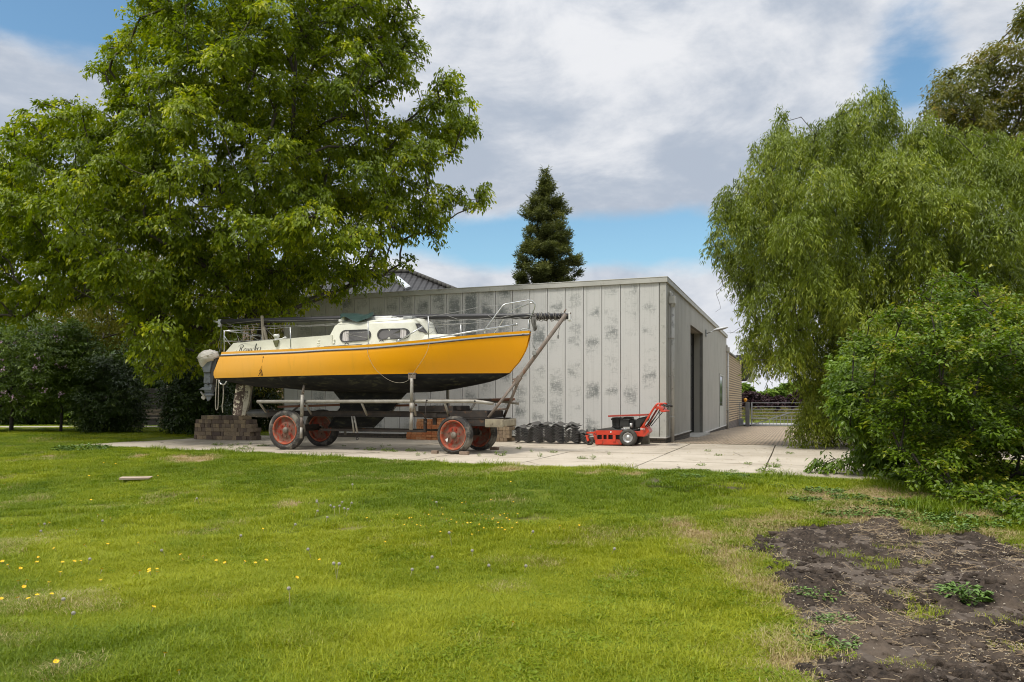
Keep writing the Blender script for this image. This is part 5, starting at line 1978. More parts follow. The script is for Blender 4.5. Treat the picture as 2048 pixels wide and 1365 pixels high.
# ================================================================== the mower
KF = Fr(*ray_w(1240, 890, 18.78)[:2], 0.0)
mower = thing('lawn_mower', 'red walk-behind lawn mower with black engine standing at the shed corner', 'lawn mower', KF.loc, ROT)
M_RED = pm('red enamel', (0.62, 0.050, 0.018), (0.50, 0.040, 0.016), 4, 0.35, c=(0.20, 0.065, 0.035), cs=7, clo=.50, chi=.74, coat=.15)
M_REDD = pm('scuffed red shelf', (0.36, 0.045, 0.028), (0.28, 0.04, 0.025), 6, 0.5)
M_BLK = pm('black engine plastic', (0.020, 0.020, 0.019), (0.034, 0.034, 0.031), 8, 0.5)
M_MTY = pm('mower tyre rubber', (0.045, 0.042, 0.036), (0.075, 0.07, 0.058), 9, 0.85, bmp=.3)
M_SIL = pm('silver rim', (0.52, 0.52, 0.51), (0.38, 0.38, 0.37), 9, 0.4, .5)


def K(zx, zy, dy=-.42):
    return KF.q(1160 + zx * .09277, 790 + zy * .09277, dy)


def kprism(m_, pts, y0, y1, mi=0, ref=-.42):
    ps = [K(a, b, ref) for a, b in pts]
    m_.prism([(p.x, p.z) for p in ps], y0, y1, mi)


m_ = MB()
kprism(m_, ((322, 965), (715, 965), (880, 975), (900, 1075), (326, 1078)), -.40, .40)
kprism(m_, ((705, 872), (768, 872), (768, 1012), (705, 1012)), -.424, -.401)
kprism(m_, ((300, 880), (345, 870), (370, 960), (322, 964)), -.41, -.36)
for a in (455, 560):
    kprism(m_, ((a, 872), (a + 38, 872), (a + 38, 964), (a, 964)), -.36, -.33)
kprism(m_, ((326, 968), (480, 968), (480, 1072), (330, 1072)), -.412, -.4005)
m_.build('cutting_deck', M_RED, mower, 0.006)
m_ = MB()
kprism(m_, ((345, 875), (880, 875), (880, 964), (345, 964)), -.28, .28)
m_.build('dark_gap_fill', M_BLK, mower)  # black block added so the open gap above the deck looks dark
m_ = MB()
kprism(m_, ((330, 772), (900, 772), (900, 868), (330, 868)), -.36, -.33)
kprism(m_, ((330, 772), (900, 772), (900, 868), (330, 868)), .33, .36)
kprism(m_, ((330, 772), (365, 772), (365, 868), (330, 868)), -.329, .329)
kprism(m_, ((135, 800), (335, 800), (335, 838), (135, 838)), -.40, -.34)
kprism(m_, ((135, 800), (335, 800), (335, 838), (135, 838)), .34, .40)
kprism(m_, ((1140, 782), (1290, 792), (1290, 700), (1310, 690), (1390, 660), (1470, 760), (1480, 802), (1375, 906), (1215, 898)), -.24, .24, ref=-.3)
kprism(m_, ((880, 774), (1160, 782), (1190, 860), (890, 860)), -.23, .23, ref=-.3)
m_.build('frame', M_RED, mower, 0.006)
m_ = MB()
p = K(150, 745, -.37)
for s in (-1, 1):
    m_.tube([(p.x, s * .37, K(150, 870).z), (p.x, s * .37, p.z)], .022, 10)
    m_.box((p.x, s * .37, K(150, 785).z), (.075, .03, .02))
m_.build('caster_pivot', M_BLK, mower)
for s in (-1, 1):
    m_ = MB()
    a, b2 = K(145, 880), K(178, 1000)
    for dy in (-.055, .055):
        m_.bar((a.x, s * .37 + dy, a.z), (b2.x, s * .37 + dy, b2.z), .012, .055)
    m_.box((a.x, s * .37, a.z), (.07, .12, .02))
    fk = m_.build('caster_fork', M_RED, mower, 0.003)
    m_ = MB()
    r_ = .105
    m_.lathe([(.05, -.035), (.09, -.042), (r_ - .008, -.034), (r_, -.018), (r_, .018), (r_ - .008, .034), (.09, .042), (.05, .035)], (K(197, 1000).x, s * .37, r_ - .003), 'y', 28)
    m_.build('caster_wheel', M_MTY, fk)
for s in (-1, 1):
    c = K(1027, 935, -.46)
    r_ = .208
    m_ = MB()
    prof = [(.118, -.075), (.14, -.092), (.175, -.095), (.197, -.08), (r_, -.055)]
    for k in range(-2, 3):
        prof += [(r_, k * .022 - .008), (r_, k * .022 + .008), (r_ - .008, k * .022 + .009), (r_ - .008, k * .022 + .013)]
    prof += [(r_, .058), (.197, .08), (.175, .095), (.14, .092), (.118, .075)]
    m_.lathe(prof, (c.x, s * .37, r_ - .003), 'y', 40, 0, True, True)
    wh = m_.build('wheel', M_MTY, mower)
    m_ = MB()
    m_.lathe([(.12, s * .07), (.124, s * .082), (.112, s * .084), (.10, s * .066), (.085, s * .05), (.068, s * .046), (.062, s * .06), (.036, s * .062), (.032, s * .075), (.012, s * .078), (.001, s * .078)], (c.x, s * .37, r_ - .003), 'y', 32)
    for k in range(4):
        a = k * math.pi / 2 + .5
        m_.tube([(c.x + .05 * math.cos(a), s * .43, r_ + .05 * math.sin(a)), (c.x + .05 * math.cos(a), s * .442, r_ + .05 * math.sin(a))], .008, 6)
    m_.build('rim', M_SIL, wh)
m_ = MB()
kprism(m_, ((335, 768), (345, 745), (630, 704), (665, 712), (770, 768)), -.34, .34)
m_.build('deck_cover', pm('grey black mat', (0.055, 0.055, 0.05), (0.075, 0.075, 0.068), 6, 0.8), mower, 0.01)
m_ = MB()
kprism(m_, ((690, 490), (850, 490), (860, 730), (720, 740), (690, 600)), -.20, .2, ref=-.2)
for k in range(6):
    a = 700 + k * 27
    kprism(m_, ((a, 492), (a + 12, 492), (a + 12, 728), (a, 728)), -.222, -.2005, ref=-.2)
for k in range(4):
    a = 510 + k * 55
    kprism(m_, ((690, a), (855, a), (855, a + 18), (690, a + 18)), -.212, -.2006, ref=-.2)
kprism(m_, ((660, 510), (689, 510), (689, 550), (660, 550)), -.16, -.1, ref=-.2)
kprism(m_, ((865, 545), (1058, 540), (1058, 690), (865, 690)), -.24, .2, ref=-.2)
kprism(m_, ((1062, 530), (1150, 540), (1165, 600), (1160, 740), (1070, 745)), -.18, .18, ref=-.2)
kprism(m_, ((930, 478), (1095, 478), (1110, 530), (900, 538)), -.16, .16, ref=-.2)
kprism(m_, ((760, 742), (1160, 746), (1280, 740), (1280, 771), (900, 771), (780, 771)), -.22, .22, ref=-.2)
m_.build('engine', M_BLK, mower, 0.012)
m_ = MB()
a, b2 = K(1105, 705, -.22), K(1105, 610, -.22)
m_.tube([(a.x, -.235, a.z), (a.x, -.235, b2.z)], .036, 14)
m_.tube([K(900, 748, -.24), K(960, 742, -.25), K(1050, 752, -.24)], .022, 8)
m_.tube([K(930, 725, -.25), K(985, 735, -.25)], .018, 8)
m_.build('oil_filter', M_SIL, mower)
m_ = MB()
kprism(m_, ((1185, 565), (1215, 530), (1265, 502), (1445, 458), (1410, 560), (1320, 640), (1295, 722), (1195, 732)), -.26, .26, ref=-.26)
m_.build('fuel_tank', M_BLK, mower, 0.035)
m_ = MB()
a, b2 = K(605, 462, -.30), K(1442, 433, -.30)
m_.bar((a.x, 0, a.z), (b2.x, 0, b2.z), .62, .040)
m_.build('top_shelf', M_REDD, mower, 0.004)
for s in (-1, 1):
    m_ = MB()
    pts = [K(1345, 700, -.3), K(1380, 640, -.3), K(1470, 490, -.3), K(1565, 330, -.3), K(1640, 225, -.3), K(1680, 192, -.3), K(1740, 188, -.3), K(1790, 205, -.3)]
    m_.tube([(p.x, s * .30, p.z) for p in pts], [.03, .026, .026, .026, .026, .024, .022, .02], 10)
    hd = m_.build('handlebar', M_RED, mower)
    m_ = MB()
    pts = [K(1790, 205, -.3), K(1850, 235, -.3), K(1915, 258, -.3)]
    m_.tube([(p.x, s * .30, p.z) for p in pts], .026, 10)
    m_.build('grip', M_BLK, hd)
    m_ = MB()
    pts = [K(1735, 215, -.3), K(1780, 240, -.3), K(1830, 262, -.3), K(1800, 320, -.3)]
    m_.tube([(p.x, s * .27, p.z) for p in pts], .009, 6)
    pts = [K(1440, 695, -.3), K(1560, 550, -.3), K(1700, 375, -.3)]
    m_.tube([(p.x, s * .27, p.z) for p in pts], .010, 6)
    pts = [K(1405, 690, -.3), K(1530, 510, -.3), K(1640, 330, -.3)]
    m_.tube([(p.x, s * .25, p.z) for p in pts], .014, 6)
    m_.build('control_rod', M_BLK, hd)
m_ = MB()
kprism(m_, ((1600, 300), (1645, 240), (1730, 262), (1785, 292), (1800, 330), (1870, 350), (1820, 375), (1740, 372), (1690, 300)), -.31, .31, ref=-.3)
m_.build('console', M_RED, mower, 0.01)
m_ = MB()
kprism(m_, ((1296, 718), (1386, 724), (1384, 764), (1296, 758)), -.2445, -.2405, ref=-.3)
kprism(m_, ((640, 790), (664, 788), (670, 806), (656, 824), (638, 818)), -.3645, -.3605)
lb = m_.build('decal', M_WHITE, mower)
m_ = MB()
for k in range(7):
    kprism(m_, ((1305 + k * 11, 730), (1312 + k * 11, 730), (1312 + k * 11, 752), (1305 + k * 11, 752)), -.2465, -.2446, ref=-.3)
m_.build('decal_print', M_RED, lb)

# ================================================================== bits on the lawn and the slabs
p = ghit(272, 967)
m_ = MB()
m_.add([], [])
m_.prism([(-.26, 0), (-.05, -.004), (.24, .0), (.27, .03), (.06, .028), (-.26, .034)], -.05, .05)
o_ = m_.build('board_offcut', pm('sun bleached board', (0.42, 0.33, 0.26), (0.32, 0.24, 0.18), 3, .85, stretch=(.5, 8, 8), bmp=.3), None, .004)
o_.location = p + Vector((0, 0, .045))
o_.rotation_euler = (.15, -.03, -.05)
tag(o_, 'short bleached board offcut lying on the lawn at the left', 'board')


# small weeds in the joints
def leaf_simple(m_, base, d, up, L, w_, droop):
    d, up = d.normalized(), up.normalized()
    s = d.cross(up).normalized()
    mid = base + d * L * .5 + up * L * .06
    tip = base + d * L - Vector((0, 0, 1)) * L * droop
    m_.add([base, mid + s * w_ / 2, tip, mid - s * w_ / 2], [(0, 1, 2), (0, 2, 3)])


M_WEED = pm('weed green', (0.12, 0.20, 0.02), (0.19, 0.26, 0.025), 30, .55)
M_WEEDD = pm('dark nettle green', (0.075, 0.15, 0.018), (0.12, 0.20, 0.025), 30, .5)


def weed_proto(name, seed, n, h, L, spread, mat):
    r_ = random.Random(seed)
    m_ = MB()
    for i in range(n):
        a, t = r_.uniform(0, 6.28), r_.random()
        rad = spread * math.sqrt(r_.random())
        b = Vector((rad * math.cos(a), rad * math.sin(a), h * t * (1 - .5 * rad / spread)))
        d = Vector((math.cos(a + r_.uniform(-.8, .8)), math.sin(a + r_.uniform(-.8, .8)), r_.uniform(-.1, .7)))
        leaf_simple(m_, b, d, Vector((r_.uniform(-.3, .3), r_.uniform(-.3, .3), 1)), L * r_.uniform(.6, 1.2), L * .5, .25)
        if i % 5 == 0:
            m_.tube([(b.x * .3, b.y * .3, 0), tuple(b)], .0025, 4)
    return m_.build(name, mat, recalc=False)


wp_ = [weed_proto('weed', 1, 40, .05, .034, .06, M_WEED), weed_proto('weed', 2, 30, .09, .032, .035, M_WEED), weed_proto('weed', 3, 80, .07, .04, .11, M_WEED)]
wu = [False] * 3
for i, (px, py, k) in enumerate(((435, 891, 2), (462, 892, 0), (475, 891, 1), (491, 894, 0), (462, 896, 0), (482, 898, 2), (498, 897, 0), (523, 893, 2), (535, 892, 0), (500, 890, 1), (713, 899, 0), (740, 901, 2), (776, 903, 2), (790, 904, 0), (822, 903, 2),
                                 (764, 895, 1), (836, 912, 1), (849, 909, 1), (958, 913, 1), (993, 910, 1), (1003, 912, 0), (1009, 909, 1), (1039, 899, 1), (778, 892, 0), (1004, 912, 1), (1037, 898, 0), (1108, 906, 0), (1165, 918, 2), (1186, 919, 1),
                                 (1080, 914, 1), (1415, 903, 0), (1436, 912, 0), (1495, 929, 0), (1402, 932, 0), (1468, 944, 0), (1580, 908, 0), (1556, 923, 1), (1546, 934, 2), (1532, 944, 2), (688, 893, 0), (1063, 905, 1), (1218, 910, 1), (640, 888, 0), (565, 898, 1))):
    o_ = wp_[k] if not wu[k] else wp_[k].copy()
    if wu[k]:
        COL.objects.link(o_)
    wu[k] = True
    o_.location = gnd(px, py)
    o_.rotation_euler = (0, 0, rg.uniform(0, 6))
    s_ = rg.uniform(.7, 1.25)
    o_.scale = (s_, s_, s_)
    tag(o_, 'small green weed sprouting from a joint of the concrete slabs', 'weed', 'weeds in the slab joints')
for px, py, n, h, L, sp, lab in ((165, 902, 260, .14, .09, .55, 'broad leafy green weed patch at the left tip of the slabs'), (1925, 1203, 200, .13, .07, .16, 'leafy green nettle clump growing in the dark soil'),
                                 (1830, 1040, 240, .06, .06, .35, 'low green weed patch in the dry grass left of the bush foot'), (1740, 1030, 260, .06, .06, .3, 'low leafy weed patch above the top edge of the dark soil'), (1960, 1050, 200, .07, .06, .3, 'low leafy weed patch at the bush edge above the soil')):
    o_ = weed_proto('weed_clump', px, n, h, L, sp, M_WEEDD)
    o_.location = ghit(px, py)
    tag(o_, lab, 'weed')

wc_ = weed_proto('weed_clump', 99, 170, .06, .055, .22, M_WEEDD)
for i, (px, py, s_) in enumerate(((1648, 988, 1.0), (1700, 1000, .9), (1610, 1005, .8), (1785, 1012, 1.1), (1870, 1030, 1.0), (1680, 1034, .9), (1900, 1062, 1.0), (1560, 978, .7), (1470, 962, .8), (1385, 968, .7), (1635, 1195, .8), (1672, 1248, .7), (1650, 1290, .9))):
    o_ = wc_ if i == 0 else wc_.copy()
    if i:
        COL.objects.link(o_)
    o_.location = ghit(px, py)
    o_.rotation_euler = (0, 0, i * 1.3)
    o_.scale = (s_, s_, s_)
    tag(o_, 'low leafy weed clump in thin dry turf beside the dark soil or slab edge', 'weed', 'weed clumps in the thin turf')

# dandelions
M_YF = pm('dandelion yellow', (0.85, 0.52, 0.005), (0.80, 0.42, 0.004), 60, .7)
M_STEM = pm('pale flower stem', (0.30, 0.31, 0.12), (0.36, 0.30, 0.16), 30, .6)
M_PUFF = pm('seed head grey', (0.42, 0.39, 0.33), (0.30, 0.275, 0.23), 60, .9)
m_ = MB()
for k in range(22):
    a, t = k * 2.4, (k + 1) / 22
    rr_ = .011 * math.sqrt(t)
    d = Vector((math.cos(a), math.sin(a), .35))
    leaf_simple(m_, Vector((.003 * math.cos(a), .003 * math.sin(a), .0)), d, Vector((0, 0, 1)), rr_ + .004, .006, -.1)
m_.tube([(0, 0, -.05), (0, 0, 0)], .002, 4, 1)
fl = m_.build('dandelion_flower', [M_YF, M_STEM], recalc=False)
Z7 = ((13, 750), (42, 780), (63, 545), (97, 860), (129, 901), (97, 947), (7, 970), (153, 974), (200, 953), (265, 870), (279, 942), (146, 868), (110, 795), (199, 755), (206, 732), (292, 685), (339, 758), (326, 819), (402, 753), (438, 752),
      (551, 800), (545, 853), (530, 497), (597, 503), (416, 581), (265, 534), (207, 542), (198, 617), (458, 661), (582, 652), (748, 651), (838, 641), (976, 720), (988, 737), (1020, 722), (1097, 724), (1169, 744), (1216, 760), (1324, 758), (1381, 763),
      (1439, 746), (807, 800), (849, 794), (807, 819), (850, 813), (755, 808), (728, 832), (831, 1013), (892, 1267), (302, 1322), (967, 1361), (1590, 482), (1422, 573), (1052, 232), (492, 402), (25, 315), (1605, 843), (1728, 748), (853, 275), (482, 272), (185, 245), (625, 205), (1200, 345), (560, 203))
spots = [(x / 2.703, 860 + y / 2.703, 1.0) for x, y in Z7]
Z8 = ((827, 530), (465, 603), (385, 480), (365, 468), (1165, 1060), (1525, 510), (1440, 528), (1420, 512), (1590, 466), (805, 118), (1260, 620), (1135, 440), (1150, 262))
spots += [(600 + x / 2.731, 880 + y / 2.731, .8) for x, y in Z8]
for i in range(85):
    t = rg.random()
    spots.append((600 + (560 + 620 * t + rg.gauss(0, 40)) / 2.731, 880 + (470 - 25 * t + rg.gauss(0, 48)) / 2.731, .62))
for i, (px, py, s_) in enumerate(spots):
    o_ = fl if i == 0 else fl.copy()
    if i:
        COL.objects.link(o_)
    o_.location = ghit(px, py) + Vector((0, 0, .045 + rg.uniform(0, .02)))
    o_.rotation_euler = (rg.uniform(.0, .7), rg.uniform(-.3, .3), rg.uniform(0, 6))
    s_ *= rg.uniform(.9, 1.25)
    o_.scale = (s_, s_, s_)
    tag(o_, 'small yellow flower open in the lawn', 'flower', 'yellow flowers in the lawn')


def clock(h, bend, seed):
    r_ = random.Random(seed)
    m1 = MB()
    pts = [(bend * t * t * h, 0, h * t) for t in (0, .25, .5, .75, 1)]
    m1.tube(pts, [.0032, .003, .0028, .0026, .0024], 5)
    m2 = MB()
    c = Vector(pts[-1])
    for k in range(64):
        z = 1 - 2 * (k + .5) / 64
        a = k * 2.39996
        d = Vector((math.sqrt(1 - z * z) * math.cos(a), math.sqrt(1 - z * z) * math.sin(a), z))
        p_ = c + d * .0145
        s1 = d.orthogonal().normalized() * .0028
        s2 = d.cross(s1)
        m2.add([p_ - s1 - s2, p_ + s1 - s2, p_ + s1 + s2, p_ - s1 + s2], [(0, 1, 2, 3)])
    m2.blob(tuple(c), (.007, .007, .007), 1, 0, 8, 6)
    e = bpy.data.objects.new('dandelion_clock', None)
    COL.objects.link(e)
    m1.build('stem', M_STEM, e)
    m2.build('seed_head', M_PUFF, e, recalc=False)
    return e


cl_ = [clock(.16, .15, 1), clock(.075, .4, 2), clock(.11, -.3, 3)]
cu = [False] * 3
Z7 = ((1568, 985, 0), (380, 1060, 1), (1582, 560, 1), (1289, 620, 1), (240, 545, 1), (235, 590, 1), (477, 750, 1), (557, 530, 1), (890, 700, 1), (1819, 830, 0), (1725, 430, 1), (1835, 470, 2), (1860, 480, 2), (1705, 480, 1), (1762, 520, 1), (1078, 420, 2), (320, 990, 1), (1680, 720, 2))
Z8 = ((827, 605, 0), (704, 697, 1), (757, 750, 1), (200, 790, 0), (752, 380, 1), (286, 280, 1), (604, 770, 1), (940, 660, 1), (1257, 550, 1), (105, 370, 1), (218, 380, 1), (190, 430, 2), (250, 440, 2), (1048, 740, 1), (1228, 745, 1), (1702, 650, 1), (180, 400, 1), (270, 400, 2))
for i, (px, py, k) in enumerate([(x / 2.703, 860 + y / 2.703, k) for x, y, k in Z7] + [(600 + x / 2.731, 880 + y / 2.731, k) for x, y, k in Z8]):
    o_ = cl_[k] if not cu[k] else copy_tree(cl_[k])
    cu[k] = True
    o_.location = ghit(px, py)
    o_.rotation_euler = (0, 0, rg.uniform(0, 6))
    tag(o_, 'grey dandelion seed head on a bare stem in the lawn', 'dandelion', 'dandelion clocks in the lawn')

# garden bench and panel fence far back at the left
m0 = at(303, 802, 29.5)
bench = thing('garden_bench', 'small pale slatted bench in the dark gap between the shrubs', 'bench', (m0.x, m0.y, 0.02), -.1)
m_ = MB()
for k in range(3):
    m_.b2(-.55, .55, -.2 + k * .13, -.09 + k * .13, .40, .43)
m_.build('seat', M_WOOD, bench)
m_ = MB()
for k in range(2):
    m_.b2(-.55, .55, .22, .25, .52 + k * .14, .62 + k * .14)
m_.build('backrest', M_WOOD, bench)
for sx in (-.45, .45):
    m_ = MB()
    m_.b2(sx - .03, sx + .03, -.18, .215, 0, .399)
    m_.build('leg', M_WOOD, bench)
m0 = at(300, 802, 31.5)
fence = thing('fence', 'dark board fence behind the small bench in the far shade', 'fence', (m0.x, m0.y, 0.0), -.1)
m_ = MB()
for k in range(7):
    m_.b2(-2.5, 2.5, -.02, .02, .1 + k * .22, .29 + k * .22)
m_.build('board_panel', pm('dark stained boards', (0.03, 0.028, 0.025), (0.05, 0.045, 0.04), 5, .8), fence)
for k in range(4):
    m_ = MB()
    m_.b2(-2.5 + k * 1.6, -2.4 + k * 1.6, .021, .12, 0, 1.7)
    m_.build('post', M_WOOD, fence)
# ================================================================== trees and shrubs
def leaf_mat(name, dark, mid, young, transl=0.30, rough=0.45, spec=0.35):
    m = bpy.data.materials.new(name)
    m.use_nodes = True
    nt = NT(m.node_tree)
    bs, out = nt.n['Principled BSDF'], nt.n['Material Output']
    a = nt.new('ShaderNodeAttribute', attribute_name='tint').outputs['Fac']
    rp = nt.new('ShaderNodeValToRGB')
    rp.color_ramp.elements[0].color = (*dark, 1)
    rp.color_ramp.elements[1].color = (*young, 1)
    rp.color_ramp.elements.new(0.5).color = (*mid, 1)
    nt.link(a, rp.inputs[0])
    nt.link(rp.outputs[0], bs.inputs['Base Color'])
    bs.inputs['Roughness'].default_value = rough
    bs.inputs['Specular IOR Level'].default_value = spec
    tr = nt.new('ShaderNodeBsdfTranslucent')
    nt.link(nt.mix(1.0, rp.outputs[0], (1.25, 1.3, 0.7), 'MULTIPLY'), tr.inputs[0])
    mx = nt.new('ShaderNodeMixShader')
    mx.inputs[0].default_value = transl
    nt.link(bs.outputs[0], mx.inputs[1])
    nt.link(tr.outputs[0], mx.inputs[2])
    nt.link(mx.outputs[0], out.inputs['Surface'])
    return m


def nrm(a):
    return a / np.maximum(np.linalg.norm(a, axis=1, keepdims=True), 1e-9)


def leaf_geo(P, D, U, L, Wd, droop):
    """folded leaf of two triangles: base, side, tip, side"""
    D = nrm(D)
    S = nrm(np.cross(D, U))
    N = np.cross(S, D)
    L, Wd = L[:, None], Wd[:, None]
    mid = P + D * L * 0.42
    v = np.stack([P, mid + S * Wd * 0.5 + N * Wd * 0.16, P + D * L - np.array([0, 0, 1.0]) * L * droop, mid - S * Wd * 0.5 + N * Wd * 0.16], 1).reshape(-1, 3)
    b = np.arange(len(P))[:, None] * 4
    f = np.concatenate([b + np.array([[0, 1, 2]]), b + np.array([[0, 2, 3]])], 0)
    return v, f


def sprays(clumps, n, rng, flat=0.6, shell=0.42, rref=None):
    """points in the outer part of each clump; clumps: rows x y z r"""
    C = np.asarray(clumps, float)
    cnt = np.maximum(3, (n * (C[:, 3] / (rref or C[:, 3].mean())) ** 2).astype(int))
    I = np.repeat(np.arange(len(C)), cnt)
    d = nrm(rng.normal(size=(len(I), 3)))
    rad = C[I, 3] * rng.rand(len(I)) ** shell
    off = d * rad[:, None] * np.array([1, 1, flat])
    return C[I, :3] + off, d, I


def foliage(name, clumps, n, m, L, Wd, mat, parent, seed=0, flat=0.6, shell=0.42, spray_len=0.35, spray_w=0.16, droop=0.35, hang=0.25, tree_c=None, up_noise=0.5, young=0.5, side=0.9, jl=0.35, base_t=0.28, rref=None, ow=0.6):
    rng = np.random.RandomState(seed)
    P, d, I = sprays(clumps, n, rng, flat, shell, rref)
    C = np.asarray(clumps, float)
    tc = np.asarray(tree_c if tree_c is not None else C[:, :3].mean(0), float)
    outw = nrm((P - tc) * np.array([1, 1, .6]))
    ax = nrm(d * np.array([1, 1, .6]) * 0.7 + outw * ow + rng.normal(size=d.shape) * 0.35 - np.array([0, 0, hang]))
    ns = len(P)
    Is = np.repeat(np.arange(ns), m)
    t = rng.rand(len(Is)) - 0.55
    sd = nrm(np.cross(ax, np.array([[0, 0, 1.0]]) + rng.normal(size=ax.shape) * 0.15))
    lat = rng.uniform(-1, 1, len(Is))
    pos = P[Is] + ax[Is] * (t * spray_len)[:, None] + sd[Is] * (lat * spray_w * (0.5 - t * 0.6))[:, None] + rng.normal(size=(len(Is), 3)) * spray_w * 0.16
    pos[:, 2] -= 0.25 * spray_w * np.abs(lat) + (t + .5) ** 2 * spray_len * hang * .5
    D = ax[Is] * 0.75 + sd[Is] * (np.sign(lat) * side)[:, None] + rng.normal(size=pos.shape) * 0.4
    D[:, 2] -= droop
    U = np.array([[0, 0, 1.0]]) + rng.normal(size=pos.shape) * up_noise + outw[Is] * .25
    Ll = L * (1 - jl + 2 * jl * rng.rand(len(Is)))
    st = rng.rand(ns)
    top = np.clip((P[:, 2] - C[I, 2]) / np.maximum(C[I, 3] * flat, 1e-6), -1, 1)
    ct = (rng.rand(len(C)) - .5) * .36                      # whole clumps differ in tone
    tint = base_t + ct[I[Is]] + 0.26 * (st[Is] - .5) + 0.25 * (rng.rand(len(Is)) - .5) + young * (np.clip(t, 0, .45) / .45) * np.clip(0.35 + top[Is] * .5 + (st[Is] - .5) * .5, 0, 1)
    v, f = leaf_geo(pos, D, U, Ll, Wd * Ll / L, droop * 0.35)
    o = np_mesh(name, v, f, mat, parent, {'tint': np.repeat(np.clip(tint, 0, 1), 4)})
    return o, P, I


def twig_mesh(name, A, B, r0, r1, mat, parent):
    A, B = np.asarray(A, float), np.asarray(B, float)
    d = nrm(B - A)
    s = nrm(np.cross(d, np.array([[0.3, 0.2, 1.0]])))
    u = np.cross(d, s)
    vs = []
    for base, r in ((A, r0), (B, r1)):
        for k in range(3):
            a = 2 * math.pi * k / 3
            vs.append(base + (s * math.cos(a) + u * math.sin(a)) * r)
    v = np.stack(vs, 1).reshape(-1, 3)
    b = np.arange(len(A))[:, None] * 6
    f = np.concatenate([b + np.array([[k, (k + 1) % 3, 3 + (k + 1) % 3, 3 + k]]) for k in range(3)], 0)
    return np_mesh(name, v, f, mat, parent)


def skeleton(chains, targets, seed=0, tip=0.014, power=2.3, seg=0.8, sag=0.12, rmax=0.3, low=0):
    rng = np.random.RandomState(seed)
    nodes, par, can = [], [], []
    for ch in chains:
        prev = -1
        for i, p in enumerate(ch):
            p = np.array(p, float)
            if i == 0 and nodes:
                prev = int(np.argmin([np.linalg.norm(p - q) for q in nodes]))
            nodes.append(p)
            par.append(prev)
            can.append(not (ch is chains[0] and i < low))
            prev = len(nodes) - 1
    T = np.asarray(targets, float)[:, :3]
    base = np.mean([n for n in nodes], 0)
    for i in np.argsort(np.linalg.norm(T - base, axis=1)):
        t = T[i]
        N = np.array(nodes)
        cost = np.linalg.norm(N - t, axis=1) + 1.3 * np.maximum(0, N[:, 2] - t[2] + 0.25) + np.where(can, 0, 50)
        k = int(np.argmin(cost))
        L_ = np.linalg.norm(N[k] - t)
        n = max(2, int(L_ / seg) + 1)
        prev = k
        for j in range(1, n + 1):
            s = j / n
            p = N[k] * (1 - s) + t * s
            if j < n:
                p = p + rng.normal(size=3) * 0.07 * L_ / n * 2
            p[2] += sag * L_ * math.sin(math.pi * s) * 0.5
            nodes.append(p)
            par.append(prev)
            can.append(True)
            prev = len(nodes) - 1
    acc = np.zeros(len(nodes))
    kids = [0] * len(nodes)
    for i in range(len(nodes)):
        if par[i] >= 0:
            kids[par[i]] += 1
    for i in range(len(nodes) - 1, -1, -1):
        if kids[i] == 0:
            acc[i] += tip ** power
        if par[i] >= 0:
            acc[par[i]] += acc[i]
    # children always follow parents, so one backward sweep is enough
    rad = np.minimum(acc ** (1 / power), rmax)
    return nodes, par, rad


def limbs(tree, chains, targets, mat, seed=0, ntrunk=0, **kw):
    nodes, par, rad = skeleton(chains, targets, seed, **kw)
    mt, ml = MB(), MB()
    n0 = len(chains[0])
    for i, p in enumerate(nodes):
        if par[i] < 0:
            continue
        q = nodes[par[i]]
        r1 = rad[i]
        r0 = min(rad[par[i]], r1 * 1.35 + 0.004)
        m_ = mt
        if i < n0:
            r0 = rad[par[i]] * (1.25 if par[i] == 0 else 1.0)
        m_.tube([Vector(q), Vector(p), Vector(p) + (Vector(p) - Vector(q)) * 0.03], [r0, r1, r1 * .9], 10 if r1 > .06 else 6, 0, False)
    mt.build('trunk', mat, tree, recalc=False)
    if ml.v:
        ml.build('limb', mat, tree, recalc=False)


def clumps_in(poly, n, y0, half, rpx, seed, mind=0.55, taper=160.0, ytilt=0.0, yfun=None, ymin=None):
    """clump centres inside an outline at distance y0, spread in depth by half (less near the outline)"""
    rng = np.random.RandomState(seed)
    P = np.array(poly, float)
    x0, y0_, x1, y1_ = P[:, 0].min(), P[:, 1].min(), P[:, 0].max(), P[:, 1].max()
    out = []
    for _ in range(n * 60):
        if len(out) >= n:
            break
        px, py = rng.uniform(x0, x1), rng.uniform(y0_, y1_)
        if not in_poly(np.array([px]), np.array([py]), poly)[0]:
            continue
        d = float(poly_dist(np.array([px]), np.array([py]), poly)[0])
        k = min(1.0, math.sqrt(d / taper) + 0.12)
        r = rpx * (0.6 + 0.5 * min(1, d / (taper * .6))) * rng.uniform(.8, 1.2)
        if d < r * 0.45:
            continue
        Y = (yfun(px, py) if yfun else y0) + rng.uniform(-1, 1) * half * k
        if ymin:
            Y = max(Y, ymin(px, py))
        c = at(px, py, Y)
        R_ = r * Y / FPX
        if c.z < R_ * .25:
            continue
        if any((c.x - o[0]) ** 2 + (c.y - o[1]) ** 2 + (c.z - o[2]) ** 2 < (mind * (R_ + o[3])) ** 2 for o in out):
            continue
        out.append((c.x, c.y, c.z, R_))
    return out


